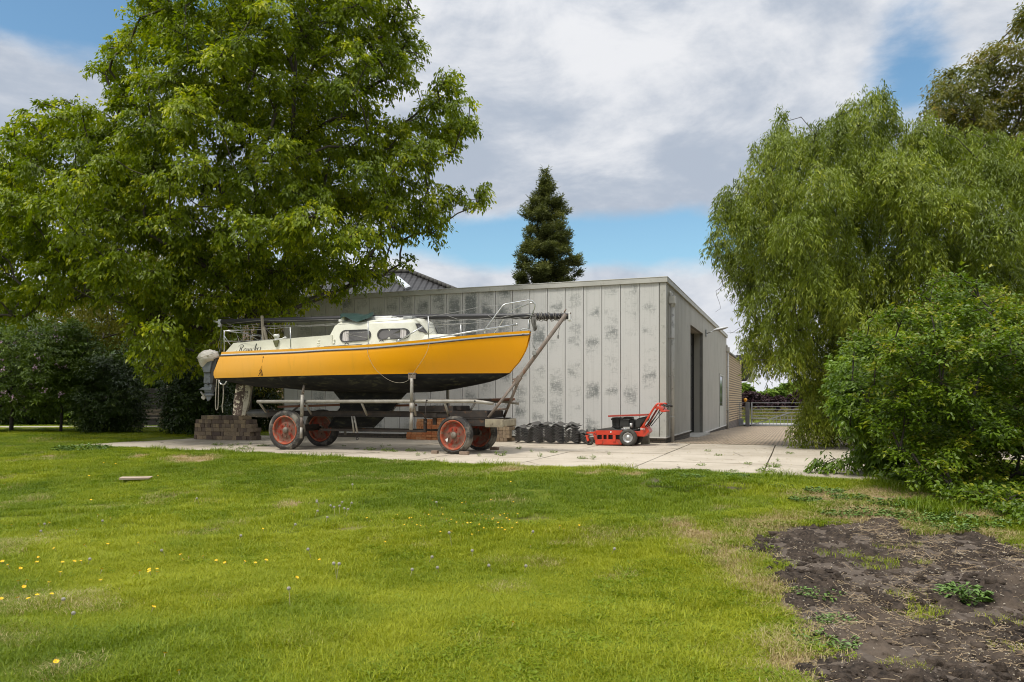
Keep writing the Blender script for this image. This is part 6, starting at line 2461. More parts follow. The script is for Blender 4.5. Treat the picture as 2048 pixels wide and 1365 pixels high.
def fill2d(poly, cl, y0, half, rmin, rmax, seed, n=6000, yfun=None, cover=.72, ymin=None):
    """more, smaller clumps wherever the outline is not yet covered"""
    rng = np.random.RandomState(seed)
    P = np.array(poly, float)
    S = [(CX + c[0] / c[1] * FPX, HZ - (c[2] - EYE) / c[1] * FPX, c[3] / c[1] * FPX) for c in cl]
    S = np.array(S)
    out = list(cl)
    q = rng.rand(n, 2) * (P.max(0) - P.min(0)) + P.min(0)
    q = q[in_poly(q[:, 0], q[:, 1], poly)]
    dd = poly_dist(q[:, 0], q[:, 1], poly)
    for (px, py), d in zip(q, dd):
        r = min(max(d * 1.0, rmin), rmax)
        g = np.hypot(S[:, 0] - px, S[:, 1] - py)
        if (g < cover * S[:, 2]).sum() >= 1 or d < 3:
            continue
        Y = (yfun(px, py) if yfun else y0) + rng.uniform(-1, 1) * half * min(1, math.sqrt(d / 160) + .1)
        if ymin:
            Y = max(Y, ymin(px, py))
        c = at(px, py, Y)
        if c.z < .1:
            continue
        out.append((c.x, c.y, c.z, r * Y / FPX))
        S = np.concatenate([S, [[px, py, r]]], 0)
    return out


M_BARK = pm('grey brown bark', (0.085, 0.07, 0.055), (0.045, 0.037, 0.03), 6, .9, bmp=.6, stretch=(1, 1, .3), c=(0.07, 0.075, 0.035), cs=5)
M_BARKD = pm('dark bark', (0.05, 0.04, 0.032), (0.028, 0.023, 0.019), 8, .9, bmp=.6, stretch=(1, 1, .3))

# ---- the big maple at the left
BIG = [(268, 20), (262, -160), (380, -330), (560, -400), (720, -300), (800, -120), (818, 0), (850, 40), (852, 115), (815, 140), (845, 160), (800, 195), (760, 215), (770, 240), (840, 215), (880, 150), (905, 125), (940, 180), (958, 265), (915, 305), (868, 335), (850, 362),
       (915, 375), (975, 358), (990, 378), (968, 415), (905, 420), (897, 485), (830, 470), (782, 498), (770, 540), (845, 500), (848, 515), (795, 540), (762, 578), (690, 585), (668, 612), (640, 590), (600, 640), (520, 640), (440, 662), (420, 740), (350, 752),
       (280, 745), (245, 620), (235, 600), (120, 615), (50, 640), (-60, 650), (-140, 420), (-60, 330), (0, 290), (28, 232), (90, 195), (160, 190), (212, 218), (222, 195), (178, 130), (200, 100), (236, 62)]
big = thing('broadleaf_tree', 'huge bright green broadleaf tree spreading over the stern of the yellow boat', 'tree', (-8.2, 23.4, 0.0))


def big_y(px, py):
    return 21.0 - 2.0 * math.exp(-(((px - 290) / 85) ** 2 + ((py - 650) / 110) ** 2)) - 0.5 * math.exp(-(((px - 650) / 200) ** 2 + ((py - 560) / 80) ** 2))


big_min = lambda px, py: 20.0 if px > 350 and py > 520 else 0.0      # nothing of it hangs in front of the boat
cb = clumps_in(BIG, 330, 21, 4.2, 47, 11, 0.40, 190, yfun=big_y, ymin=big_min)
cb = fill2d(BIG, cb, 21, 3.5, 15, 40, 12, n=9000, cover=.66, yfun=big_y, ymin=big_min)
BO = np.array([-8.2, 23.4, 0.0])
loc = [(c[0] - BO[0], c[1] - BO[1], c[2], c[3]) for c in cb]
M_LEAF = leaf_mat('maple leaves', (0.078, 0.120, 0.003), (0.200, 0.258, 0.005), (0.47, 0.47, 0.012), 0.42)


def rel(o_, *ps):
    return [tuple(at(*p) - Vector(o_)) for p in ps]


tr_ = [(0, 0, -.1), (.05, 0, 1.0), (.2, -.1, 2.2)] + rel(BO, (535, 640, 23.0), (560, 560, 22.6), (583, 470, 22.2), (592, 390, 22.0), (585, 280, 21.6), (590, 150, 21.4), (600, 0, 21.2), (600, -180, 21.2))
stem2 = rel(BO, (575, 560, 22.4), (625, 450, 21.5), (646, 380, 21.2), (668, 280, 20.8), (705, 160, 20.6), (740, 40, 20.6))
stem3 = rel(BO, (545, 560, 22.4), (480, 440, 21.0), (420, 350, 20.5), (370, 250, 20.3), (340, 130, 20.4))
stem4 = rel(BO, (530, 640, 22.6), (420, 540, 20.5), (300, 470, 20.0), (180, 400, 20.0), (70, 330, 20.2))
limbs(big, [tr_, stem2, stem3, stem4], loc, M_BARK, 3, tip=.013, power=2.25, rmax=.30, low=3)
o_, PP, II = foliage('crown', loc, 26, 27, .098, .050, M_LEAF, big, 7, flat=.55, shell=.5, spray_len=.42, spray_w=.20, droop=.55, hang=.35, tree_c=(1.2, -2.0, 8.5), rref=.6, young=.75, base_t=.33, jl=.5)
sel = np.random.RandomState(1).rand(len(PP)) < .45
twig_mesh('twig', np.asarray(loc)[II[sel], :3], PP[sel], .009, .003, M_BARKD, big)

# ---- twisted willow at the right
WIL = [(1448, 385), (1505, 345), (1500, 285), (1560, 230), (1600, 262), (1660, 232), (1700, 205), (1760, 178), (1798, 215), (1800, 250), (1850, 232), (1890, 262), (1960, 262), (2060, 285), (2180, 330), (2230, 600), (2200, 900), (1960, 940), (1760, 900),
       (1690, 870), (1660, 898), (1625, 880), (1588, 893), (1578, 850), (1606, 800), (1590, 755), (1548, 730), (1500, 745), (1478, 690), (1492, 650), (1470, 580), (1432, 520), (1410, 490), (1436, 430)]
WO = (9.6, 19.2, 0.0)
wil = thing('willow_tree', 'rounded grey green curly willow drooping to the paving right of the shed', 'tree', WO)
cw = clumps_in(WIL, 250, 18.3, 2.9, 46, 5, 0.38, 170)
cw = fill2d(WIL, cw, 18.0, 2.0, 14, 38, 15, cover=.7)
locw = [(c[0] - WO[0], c[1] - WO[1], c[2], c[3]) for c in cw]
M_WLEAF = leaf_mat('willow leaves', (0.070, 0.102, 0.007), (0.205, 0.260, 0.017), (0.46, 0.47, 0.065), 0.36, .4, .45)
limbs(wil, [[(0, 0, -.1), (-.1, 0, .9), (-.25, -.1, 1.9), (-.5, -.2, 3.0), (-.6, -.3, 4.2), (-.5, -.4, 5.6)], [(-.3, -.1, 2.0), (-1.2, -.4, 3.2), (-2.0, -.6, 4.2)], [(-.3, -.1, 2.0), (.8, -.3, 3.4), (1.4, -.5, 4.8)]], locw, M_BARK, 4, tip=.007, power=2.2, rmax=.26, low=2, sag=.3)
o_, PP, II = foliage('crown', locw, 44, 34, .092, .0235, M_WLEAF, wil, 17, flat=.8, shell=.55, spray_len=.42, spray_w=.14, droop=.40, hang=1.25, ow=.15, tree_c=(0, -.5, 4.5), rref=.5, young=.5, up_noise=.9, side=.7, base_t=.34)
sel = np.random.RandomState(2).rand(len(PP)) < .35
twig_mesh('twig', np.asarray(locw)[II[sel], :3], PP[sel], .006, .002, M_BARKD, wil)
rg = random.Random(31)
m_ = MB()
for px, py, dx_, dy_ in ((1500, 655, -45, 10), (1510, 640, -50, 30), (1495, 600, -35, 5), (1440, 560, -6, 70), (1520, 700, -35, -25)):
    pts = [at(px + dx_ * t + 6 * math.sin(t * 9 + px), py + dy_ * t + 5 * math.sin(t * 11), 17.6) - Vector(WO) for t in np.linspace(0, 1, 9)]
    m_.tube(pts, [.007 * (1 - .7 * k / 8) for k in range(9)], 5)
m_.build('bare_twig', M_BARKD, wil)

# ---- bronze tree behind the willow
WAL = [(1865, 250), (1850, 190), (1890, 135), (1950, 118), (1985, 80), (2020, 70), (2035, 20), (2120, -40), (2300, -60), (2380, 200), (2300, 420), (2000, 380), (1900, 320)]
AO = (19.5, 27.0, -.1)
wal = thing('bronze_leaved_tree', 'tall tree with bronze green leaves rising behind the willow at the upper right', 'tree', AO)
ca = clumps_in(WAL, 70, 26.5, 2.4, 48, 8, .45, 140)
ca = fill2d(WAL, ca, 26.5, 1.5, 18, 40, 8)
loca = [(c[0] - AO[0], c[1] - AO[1], c[2] - AO[2], c[3]) for c in ca]
M_ALEAF = leaf_mat('bronze leaves', (0.070, 0.090, 0.012), (0.165, 0.165, 0.022), (0.33, 0.22, 0.045), .4)
limbs(wal, [[(0, 0, -.1), (.1, 0, 2), (0, 0, 4.5), (.1, 0, 7), (.2, 0, 9.5), (.2, 0, 12)]], loca, M_BARK, 5, tip=.016, rmax=.3, low=3)
foliage('crown', loca, 21, 22, .12, .05, M_ALEAF, wal, 23, flat=.7, spray_len=.55, spray_w=.22, droop=.5, young=.4, base_t=.36)

# ---- shrubs at the right edge
BUSH = [(1748, 650), (1762, 625), (1850, 592), (1872, 565), (1930, 562), (1990, 582), (2048, 605), (2150, 590), (2260, 640), (2300, 1000), (2180, 1050), (2050, 1035), (1960, 1005), (1880, 985), (1812, 950), (1788, 880), (1740, 800), (1690, 705), (1710, 672)]
UO = (5.9, 9.6, -.10)
bush = thing('berry_shrub', 'large arching shrub with pinkish buds filling the right edge of the lawn', 'shrub', UO)
cu_ = clumps_in(BUSH, 150, 9.5, 1.15, 46, 6, .45, 150)
locu = [(c[0] - UO[0], c[1] - UO[1], c[2] - UO[2], c[3]) for c in cu_]
for px, py, yy, rr_ in ((1694, 702, 9.2, .10), (1712, 688, 9.2, .13), (1735, 672, 9.2, .15), (1748, 636, 9.1, .12), (1775, 622, 9.1, .15), (1842, 590, 9.2, .12), (1878, 563, 9.3, .12), (1912, 552, 9.3, .13), (1955, 560, 9.3, .14), (2010, 590, 9.4, .14),
                        (1705, 760, 9.1, .17), (1735, 810, 9.1, .2), (1768, 850, 9.0, .2), (1800, 900, 8.9, .22), (1850, 945, 8.7, .22), (1905, 975, 8.5, .22), (1960, 985, 8.3, .24), (2010, 1000, 8.2, .24), (2060, 1010, 8.1, .26), (2120, 1010, 8.1, .3)):
    q_ = at(px, py, yy)
    locu.append((q_.x - UO[0], q_.y - UO[1], q_.z - UO[2], rr_))
locu += [(-.9 + .42 * k, .2 + .25 * math.sin(k * 2.1), .16 + .08 * math.sin(k), .28) for k in range(11)] + [(-.2 + .45 * k, -.6 - .12 * k, .15, .26) for k in range(7)]
M_ULEAF = leaf_mat('shrub leaves', (0.055, 0.105, 0.006), (0.140, 0.215, 0.010), (0.34, 0.31, 0.022), .34, .42, .4)
limbs(bush, [[(0, 0, -.1), (0, 0, .35), (-.02, 0, .7)], [(.1, .1, 0), (.5, .0, .6)], [(-.1, 0, 0), (-.5, -.1, .6)]], locu, M_BARKD, 6, tip=.006, rmax=.05, seg=.35, low=1, sag=.4)
o_, PP, II = foliage('foliage', locu, 20, 28, .052, .027, M_ULEAF, bush, 27, flat=.5, shell=.5, spray_len=.34, spray_w=.11, droop=.22, hang=.12, tree_c=(0, .3, .6), young=.55, base_t=.32, up_noise=.45)
sel = np.random.RandomState(2).rand(len(PP)) < .6
twig_mesh('twig', np.asarray(locu)[II[sel], :3], PP[sel], .004, .0015, M_BARKD, bush)
rngp = np.random.RandomState(9)
hi = np.where(rngp.rand(len(PP)) < .05 + .25 * (PP[:, 2] > 1.2))[0]
bp_ = np.repeat(PP[hi], 9, 0) + rngp.normal(size=(len(hi) * 9, 3)) * np.array([.05, .05, .025]) + np.array([0, 0, .03])
v_, f_ = leaf_geo(bp_, rngp.normal(size=bp_.shape), rngp.normal(size=bp_.shape), np.full(len(bp_), .012), np.full(len(bp_), .010), 0.0)
np_mesh('flower_bud', v_, f_, pm('pinkish buds', (0.30, 0.13, 0.085), (0.36, 0.20, 0.11), 30, .7), bush)

BUSH2 = [(1672, 720), (1700, 690), (1770, 660), (1850, 680), (1880, 760), (1870, 900), (1800, 945), (1720, 935), (1665, 925), (1700, 880), (1650, 800)]
VO = (5.9, 11.6, 0.0)
b2_ = thing('leafy_shrub', 'fresh green leafy shrub at the slab edge left of the big arching shrub', 'shrub', VO)
cv_ = clumps_in(BUSH2, 70, 11.4, .8, 44, 16, .45, 110)
locv = [(c[0] - VO[0], c[1] - VO[1], c[2], c[3]) for c in cv_] + [(-1.15, .1, .13, .22), (-.9, -.1, .12, .25), (-.55, -.3, .15, .28), (-.2, -.35, .18, .3)]
M_VLEAF = leaf_mat('fresh shrub leaves', (0.060, 0.115, 0.008), (0.140, 0.225, 0.014), (0.28, 0.35, 0.025), .36, .4, .45)
limbs(b2_, [[(0, 0, -.1), (0, 0, .3), (-.02, 0, .6)]], locv, M_BARKD, 6, tip=.006, rmax=.05, seg=.35, low=1, sag=.3)
foliage('foliage', locv, 16, 22, .075, .034, M_VLEAF, b2_, 37, flat=.6, spray_len=.30, spray_w=.12, droop=.5, hang=.3, young=.45, base_t=.34)

# ---- leafy ground cover at the foot of the shrubs
rngp = np.random.RandomState(44)
pts = []
gp_ = [v2(ghit(*p)) for p in ((1790, 972), (1800, 945), (2300, 960), (2300, 1120), (2100, 1085), (1980, 1035), (1900, 1000))]
gpa = np.array(gp_)
while len(pts) < 900:
    x, y = rngp.uniform(gpa[:, 0].min(), min(gpa[:, 0].max(), 9)), rngp.uniform(gpa[:, 1].min(), gpa[:, 1].max())
    if in_poly(np.array([x]), np.array([y]), gp_)[0]:
        z = float(terrain(x, y)[0])
        pts.append((x, y, z + rngp.uniform(.02, .16), .10))
o_, _a, _b = foliage('ground_cover', pts, 4, 16, .045, .026, M_ULEAF, None, 5, flat=.7, spray_len=.12, spray_w=.07, droop=.25, young=.3, base_t=.28)
struct(o_, 'stuff')
tag(o_, 'dark low leafy ground cover under the shrubs at the right', 'ground cover')

# ---- conifer behind the shed
CO = (1.58, 38.0, -.2)
con = thing('conifer_tree', 'slim dark conifer standing alone behind the flat shed roof', 'tree', CO)
rngc = np.random.RandomState(3)
cc_ = []
Ht = 12.75
for i in range(480):
    t = rngc.rand() ** .62
    z = 2.0 + (Ht - 2.2) * (1 - t)
    rr_ = (0.10 + 2.65 * (1 - (z / Ht)) ** .64 * (0.75 + .5 * vnoise(z * 1.3, 3.0, 1.0))) * rngc.uniform(.12, 1)
    a = rngc.uniform(0, 6.28)
    cc_.append((rr_ * math.cos(a) + .10, rr_ * math.sin(a), z, rngc.uniform(.17, .36)))
cc_ += [(.1, 0, Ht - .25 * k, .16 + .05 * k) for k in range(5)]
M_CLEAF = leaf_mat('dark conifer needles', (0.052, 0.066, 0.020), (0.125, 0.140, 0.040), (0.23, 0.225, 0.065), .28, .6, .2)
limbs(con, [[(.1, 0, -.2)] + [(.1, 0, z) for z in np.arange(1, Ht, 1.2)]], cc_, M_BARKD, 6, tip=.012, rmax=.2, low=1, sag=.1, seg=1.2)
foliage('crown', cc_, 22, 18, .16, .035, M_CLEAF, con, 3, flat=.55, spray_len=.40, spray_w=.16, droop=.05, hang=-.15, up_noise=.9, young=.4, base_t=.34, tree_c=(.1, 0, 5))

# ---- trees and shrubs at the far left
M_OLIVE = leaf_mat('olive green leaves', (0.080, 0.082, 0.008), (0.175, 0.165, 0.018), (0.28, 0.26, 0.035), .3, .6, .2)
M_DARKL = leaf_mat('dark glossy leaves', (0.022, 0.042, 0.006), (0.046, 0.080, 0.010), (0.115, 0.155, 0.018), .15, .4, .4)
M_MIDL = leaf_mat('mid green leaves', (0.040, 0.075, 0.006), (0.105, 0.165, 0.012), (0.23, 0.27, 0.03), .25, .45, .35)
M_FARL = leaf_mat('fresh far leaves', (0.085, 0.14, 0.02), (0.17, 0.26, 0.035), (0.28, 0.36, 0.06), .3, .6, .2)
M_COPP = leaf_mat('purple leaves', (0.030, 0.016, 0.022), (0.055, 0.030, 0.036), (0.085, 0.05, 0.052), .15, .6, .2)


def plant(name, label, cat, base_px, y0, poly, n, half, rpx, mat, L, Wd, seed, sp=18, m=20, part='crown', bark=None, group=None, trunk_h=None, z0=0.0, **kw):
    b = at(base_px, HZ, y0)
    o0 = (b.x, b.y, z0)
    t_ = thing(name, label, cat, o0, 0, group)
    cl_ = clumps_in(poly, n, y0, half, rpx, seed, .45, 100)
    lc = [(c[0] - o0[0], c[1] - o0[1], c[2] - z0, c[3]) for c in cl_]
    top_ = max(c[2] for c in lc)
    h = trunk_h or top_ * .8
    limbs(t_, [[(0, 0, -.15)] + [(0.04 * math.sin(k), 0, h * k / 5) for k in range(1, 6)]], lc, bark or M_BARKD, seed, tip=.012, rmax=.16, low=2, seg=1.0)
    foliage(part, lc, sp, m, L, Wd, mat, t_, seed, tree_c=(0, 0, top_ * .5), **kw)
    return t_, lc


plant('olive_green_tree', 'loose olive green tree hanging behind the big broadleaf tree and the boat stern', 'tree', 500, 28.5, [(40, 620), (150, 545), (300, 470), (520, 470), (600, 560), (596, 700), (580, 800), (556, 840), (500, 842), (440, 770), (380, 700), (280, 690), (180, 720), (110, 700)], 110, 2.2, 46, M_OLIVE, .09, .040, 51, 20, 26, flat=.8, hang=.9, droop=.7, spray_len=.5, spray_w=.2, young=.35, base_t=.36)
t_, lc = plant('flowering_shrub', 'rounded shrub with scattered mauve flowers at the far left edge', 'shrub', 22, 26.5, [(-120, 660), (-20, 612), (70, 622), (135, 668), (160, 730), (140, 800), (120, 835), (40, 830), (-120, 840)], 75, 1.6, 48, M_MIDL, .11, .040, 52, 20, 22, part='foliage', flat=.6, young=.3, base_t=.36)
rngp = np.random.RandomState(19)
sel = [c for c in lc if rngp.rand() < .55]
fp = []
for c in sel:
    d = nrm(rngp.normal(size=(2, 3)) + np.array([[0, -1.6, .6]]))
    for q in d:
        fp.append(np.array(c[:3]) + q * c[3] * np.array([1.05, 1.05, .7]) + rngp.normal(size=(14, 3)) * .05)
fp = np.concatenate(fp)
v_, f_ = leaf_geo(fp, rngp.normal(size=fp.shape), rngp.normal(size=fp.shape), np.full(len(fp), .06), np.full(len(fp), .05), 0.0)
np_mesh('blossom', v_, f_, pm('mauve blossom', (0.52, 0.36, 0.46), (0.42, 0.27, 0.38), 20, .7), t_)
plant('yew_shrub', 'dark bushy yew standing on the grass left of the brick stack', 'shrub', 222, 25.6, [(152, 800), (165, 740), (200, 700), (250, 715), (285, 760), (292, 810), (284, 862), (170, 864), (150, 840)], 60, 1.2, 40, M_DARKL, .12, .035, 53, 22, 24, part='foliage', flat=.5, young=.5, base_t=.32)
plant('holly_shrub', 'tall dark holly right beside the brick stack and the outboard motor', 'shrub', 380, 24.4, [(325, 800), (340, 730), (370, 690), (420, 700), (455, 760), (462, 862), (335, 866), (322, 840)], 62, 1.0, 40, M_DARKL, .085, .045, 54, 22, 24, part='foliage', flat=.8, young=.4, base_t=.26)
plant('dark_shrub', 'dark shrub in the shade behind the boat rudder and brick stack', 'shrub', 520, 27.0, [(440, 830), (450, 740), (500, 720), (560, 750), (572, 866), (440, 866)], 45, 1.0, 42, M_DARKL, .10, .05, 58, 20, 22, part='foliage', flat=.7, young=.3, base_t=.26)
plant('small_tree', 'small slender tree between the mauve flowered shrub and the dark yew', 'tree', 121, 26.6, [(95, 790), (80, 700), (110, 640), (170, 640), (200, 700), (190, 790), (140, 812)], 40, 1.3, 40, M_MIDL, .10, .045, 55, 20, 22, flat=.7, young=.3, base_t=.32, trunk_h=2.6)
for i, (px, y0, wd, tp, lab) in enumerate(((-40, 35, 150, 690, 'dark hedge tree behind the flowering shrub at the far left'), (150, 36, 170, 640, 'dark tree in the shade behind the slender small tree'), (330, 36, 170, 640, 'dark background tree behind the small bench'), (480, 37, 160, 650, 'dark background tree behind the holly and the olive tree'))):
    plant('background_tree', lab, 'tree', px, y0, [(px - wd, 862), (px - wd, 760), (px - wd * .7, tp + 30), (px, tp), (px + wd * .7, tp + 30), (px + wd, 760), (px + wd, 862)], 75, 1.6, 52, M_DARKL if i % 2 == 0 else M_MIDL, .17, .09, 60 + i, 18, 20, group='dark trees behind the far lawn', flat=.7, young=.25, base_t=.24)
for i, (px, y0, wd, tp, lab) in enumerate(((-110, 44, 150, 520, 'tall leafy tree behind the far left edge of the garden'), (110, 46, 150, 540, 'tall leafy tree showing through gaps left of the big tree'), (300, 48, 150, 560, 'tall leafy tree far behind the dark yew'), (480, 47, 130, 560, 'tall leafy tree far behind the boat stern'))):
    plant('tall_tree', lab, 'tree', px, y0, [(px - wd, 840), (px - wd, 680), (px - wd * .7, tp + 40), (px, tp), (px + wd * .7, tp + 40), (px + wd, 680), (px + wd, 840)], 70, 2.5, 62, M_MIDL, .24, .12, 70 + i, 18, 18, group='tall trees at the back of the garden', flat=.7, young=.3, base_t=.3)

# ---- far trees beyond the gate
for i, (px, y0, wd, tp, lab) in enumerate(((1500, 92, 26, 782, 'purple leaved tree beyond the gate next to the brick building'), (1529, 94, 22, 788, 'purple leaved tree beyond the gate, second from the brick building'), (1552, 92, 20, 790, 'purple leaved tree beyond the gate half behind the willow'), (1596, 94, 30, 786, 'purple leaved tree beyond the gate hidden mostly by the willow'))):
    plant('purple_tree', lab, 'tree', px, y0, [(px - wd, 822), (px - wd, 800), (px - wd * .6, tp + 5), (px, tp), (px + wd * .6, tp + 5), (px + wd, 800), (px + wd, 822)], 26, 1.6, 12, M_COPP, .35, .2, 80 + i, 16, 14, group='purple trees beyond the gate', flat=.8, z0=-.4)
for i, (px, y0, wd, tp, lab) in enumerate(((1488, 125, 22, 762, 'green far tree just right of the brick building'), (1530, 130, 30, 776, 'green far tree above the purple trees'), (1556, 120, 22, 770, 'green far tree above the gate middle'), (1580, 125, 24, 760, 'green far tree left of the hanging willow twigs'), (1606, 110, 26, 756, 'green far tree behind the hanging willow twigs'), (1650, 115, 40, 760, 'green far tree behind the lower willow crown'))):
    plant('far_tree', lab, 'tree', px, y0, [(px - wd, 825), (px - wd, 800), (px - wd * .7, tp + 8), (px, tp), (px + wd * .7, tp + 8), (px + wd, 800), (px + wd, 825)], 26, 3, 12, M_FARL, .5, .3, 90 + i, 16, 14, group='green trees far beyond the gate', flat=.8, z0=-.4)
rngp = np.random.RandomState(61)
pts = []
for _ in range(420):
    x, y = rngp.uniform(14, 34), rngp.uniform(58, 80)
    pts.append((x, y, -.42 + rngp.uniform(.1, .8) * (.35 + .65 * (y - 58) / 22), .35))
o_, _a, _b = foliage('meadow', pts, 5, 14, .16, .05, leaf_mat('meadow herbs', (0.07, 0.11, 0.02), (0.16, 0.15, 0.05), (0.30, 0.17, 0.12), .3, .7, .1), None, 5, flat=.7, spray_len=.4, spray_w=.2, droop=-.3, young=.5, base_t=.4)
struct(o_, 'stuff')
tag(o_, 'rough flowering meadow beyond the grey gate', 'meadow')
# ================================================================== grass
def grass_mat():
    m = bpy.data.materials.new('lawn grass')
    m.use_nodes = True
    nt = NT(m.node_tree)
    bs, out = nt.n['Principled BSDF'], nt.n['Material Output']
    ia = nt.new('ShaderNodeAttribute', attribute_type='INSTANCER', attribute_name='dry').outputs['Fac']
    it = nt.new('ShaderNodeAttribute', attribute_type='INSTANCER', attribute_name='tone').outputs['Fac']
    bt = nt.new('ShaderNodeAttribute', attribute_name='tint').outputs['Fac']
    rp = nt.new('ShaderNodeValToRGB')
    rp.color_ramp.elements[0].color = (0.065, 0.125, 0.004, 1)
    rp.color_ramp.elements[1].color = (0.36, 0.375, 0.016, 1)
    rp.color_ramp.elements.new(0.5).color = (0.185, 0.248, 0.005, 1)
    nt.link(nt.math('ADD', nt.math('MULTIPLY', it, 0.75), nt.math('MULTIPLY', bt, 0.42)), rp.inputs[0])
    straw = nt.mix(bt, (0.34, 0.25, 0.115), (0.50, 0.41, 0.21))
    d = nt.step(nt.math('ADD', ia, nt.math('MULTIPLY', nt.math('SUBTRACT', bt, 0.5), 0.7)), 0.50, 0.75)
    c = nt.mix(d, rp.outputs[0], straw)
    nt.link(c, bs.inputs['Base Color'])
    bs.inputs['Roughness'].default_value = 0.5
    bs.inputs['Specular IOR Level'].default_value = 0.3
    tr = nt.new('ShaderNodeBsdfTranslucent')
    nt.link(nt.mix(1.0, c, (1.2, 1.25, 0.7), 'MULTIPLY'), tr.inputs[0])
    mx = nt.new('ShaderNodeMixShader')
    mx.inputs[0].default_value = 0.32
    nt.link(bs.outputs[0], mx.inputs[1])
    nt.link(tr.outputs[0], mx.inputs[2])
    nt.link(mx.outputs[0], out.inputs['Surface'])
    return m


M_GRASS = grass_mat()
tuft_col = bpy.data.collections.new('grass tufts')       # sources of the lawn's instances, not part of the scene itself


def tuft(seed, n, rad, h, wd, lean, broad=0):
    rng = np.random.RandomState(seed)
    a, r = rng.rand(n) * 6.283, rad * np.sqrt(rng.rand(n))
    P = np.stack([r * np.cos(a), r * np.sin(a), np.full(n, -.008)], 1)
    b = rng.rand(n) * 6.283
    hh = h * (0.55 + 0.75 * rng.rand(n))
    ln = lean * (0.3 + rng.rand(n))
    D = np.stack([np.cos(b), np.sin(b), np.zeros(n)], 1)
    S = np.stack([-np.sin(b), np.cos(b), np.zeros(n)], 1)
    Z = np.array([0, 0, 1.0])
    w_ = wd * (0.7 + 0.6 * rng.rand(n))[:, None]
    m1 = P + Z * (hh * .6)[:, None] + D * (hh * ln * .35)[:, None]
    tp = P + Z * (hh * (1 - .25 * ln))[:, None] + D * (hh * ln)[:, None]
    v = np.stack([P - S * w_ * .5, P + S * w_ * .5, m1 + S * w_ * .42, m1 - S * w_ * .42, tp], 1).reshape(-1, 3)
    i0 = np.arange(n)[:, None] * 5
    f = np.concatenate([i0 + np.array([[0, 1, 2]]), i0 + np.array([[0, 2, 3]]), i0 + np.array([[3, 2, 4]])], 0)
    t = np.repeat(rng.rand(n), 5)
    if broad:
        k = broad
        aa, rr = rng.rand(k) * 6.283, rad * .8 * np.sqrt(rng.rand(k))
        Pb = np.stack([rr * np.cos(aa), rr * np.sin(aa), rng.rand(k) * .02], 1)
        Db = np.stack([np.cos(aa * 3), np.sin(aa * 3), rng.rand(k) * .9], 1)
        vb, fb = leaf_geo(Pb, Db, np.tile(np.array([[0, 0, 1.0]]), (k, 1)), .020 + .018 * rng.rand(k), .012 + .008 * rng.rand(k), .2)
        f = np.concatenate([f, fb + len(v)], 0)
        v = np.concatenate([v, vb], 0)
        t = np.concatenate([t, np.repeat(rng.rand(k) * .3, 4)])
    o_ = np_mesh('grass_tuft_%02d' % seed, v, f, M_GRASS, None, {'tint': t})
    COL.objects.unlink(o_)
    tuft_col.objects.link(o_)


for k in range(4):
    tuft(k, 280, .16, .034, .0031, .95)
for k in range(4, 6):
    tuft(k, 190, .12, .058, .0036, 1.0)
tuft(6, 150, .14, .038, .0036, .9, 60)
tuft(7, 190, .14, .042, .0036, .9, 22)
tuft(8, 90, .17, .10, .0050, .9)                        # long grass


def gn_tree():
    ng = bpy.data.node_groups.new('lawn', 'GeometryNodeTree')
    ng.interface.new_socket('Geometry', in_out='INPUT', socket_type='NodeSocketGeometry')
    ng.interface.new_socket('Geometry', in_out='OUTPUT', socket_type='NodeSocketGeometry')
    N = ng.nodes
    gi, go = N.new('NodeGroupInput'), N.new('NodeGroupOutput')
    ci = N.new('GeometryNodeCollectionInfo')
    ci.inputs['Collection'].default_value = tuft_col
    ci.inputs['Separate Children'].default_value = True
    ci.inputs['Reset Children'].default_value = True
    ip = N.new('GeometryNodeInstanceOnPoints')
    ip.inputs['Pick Instance'].default_value = True

    def named(nm, dt):
        a = N.new('GeometryNodeInputNamedAttribute')
        a.data_type = dt
        a.inputs['Name'].default_value = nm
        return a.outputs[0]
    ng.links.new(gi.outputs[0], ip.inputs['Points'])
    ng.links.new(ci.outputs[0], ip.inputs['Instance'])
    fi = N.new('FunctionNodeFloatToInt')
    ng.links.new(named('idx', 'FLOAT'), fi.inputs[0])
    ng.links.new(fi.outputs[0], ip.inputs['Instance Index'])
    cx_ = N.new('ShaderNodeCombineXYZ')
    ng.links.new(named('rot', 'FLOAT'), cx_.inputs[2])
    er = N.new('FunctionNodeEulerToRotation')
    ng.links.new(cx_.outputs[0], er.inputs[0])
    ng.links.new(er.outputs[0], ip.inputs['Rotation'])
    ng.links.new(named('scl', 'FLOAT'), ip.inputs['Scale'])
    ng.links.new(ip.outputs[0], go.inputs[0])
    return ng


rng = np.random.RandomState(77)


def cand(n, ya, yb):
    y = np.sqrt(rng.rand(n) * (yb ** 2 - ya ** 2) + ya ** 2)
    x = (rng.rand(n) * 2 - 1) * (0.71 * y + .6)
    return x, y


xa, ya = cand(14500, 3.6, 8.5)
xb, yb = cand(16000, 8.5, 20)
xc, yc = cand(7000, 20, 33)
X, Y = np.concatenate([xa, xb, xc]), np.concatenate([ya, yb, yc])
Zt, SDt = terrain(X, Y)
soil_, dry_ = f_soil(X, Y), f_dry(X, Y)
vv_, ww_ = 0.9377 * X - 0.3474 * Y, 0.3474 * X + 0.9377 * Y
edge_j = (rng.rand(len(X)) - .5) * .16
keep = (SDt > -0.02 + edge_j) & (rng.rand(len(X)) > np.maximum(soil_ * 0.996, f_soil(X, Y, .45, .9) * .80, f_mulch(X, Y) * 1.03)) & (rng.rand(len(X)) > np.clip(dry_ - .35, 0, 1) * 1.25)
keep &= ~((vv_ > -15.9) & (ww_ > 19.0)) & ~((X > 4.9) & (Y > 10.6)) & ~((Y > 30.2 + .05 * (X + 20)) & (Y < 32.2 + .05 * (X + 20)))
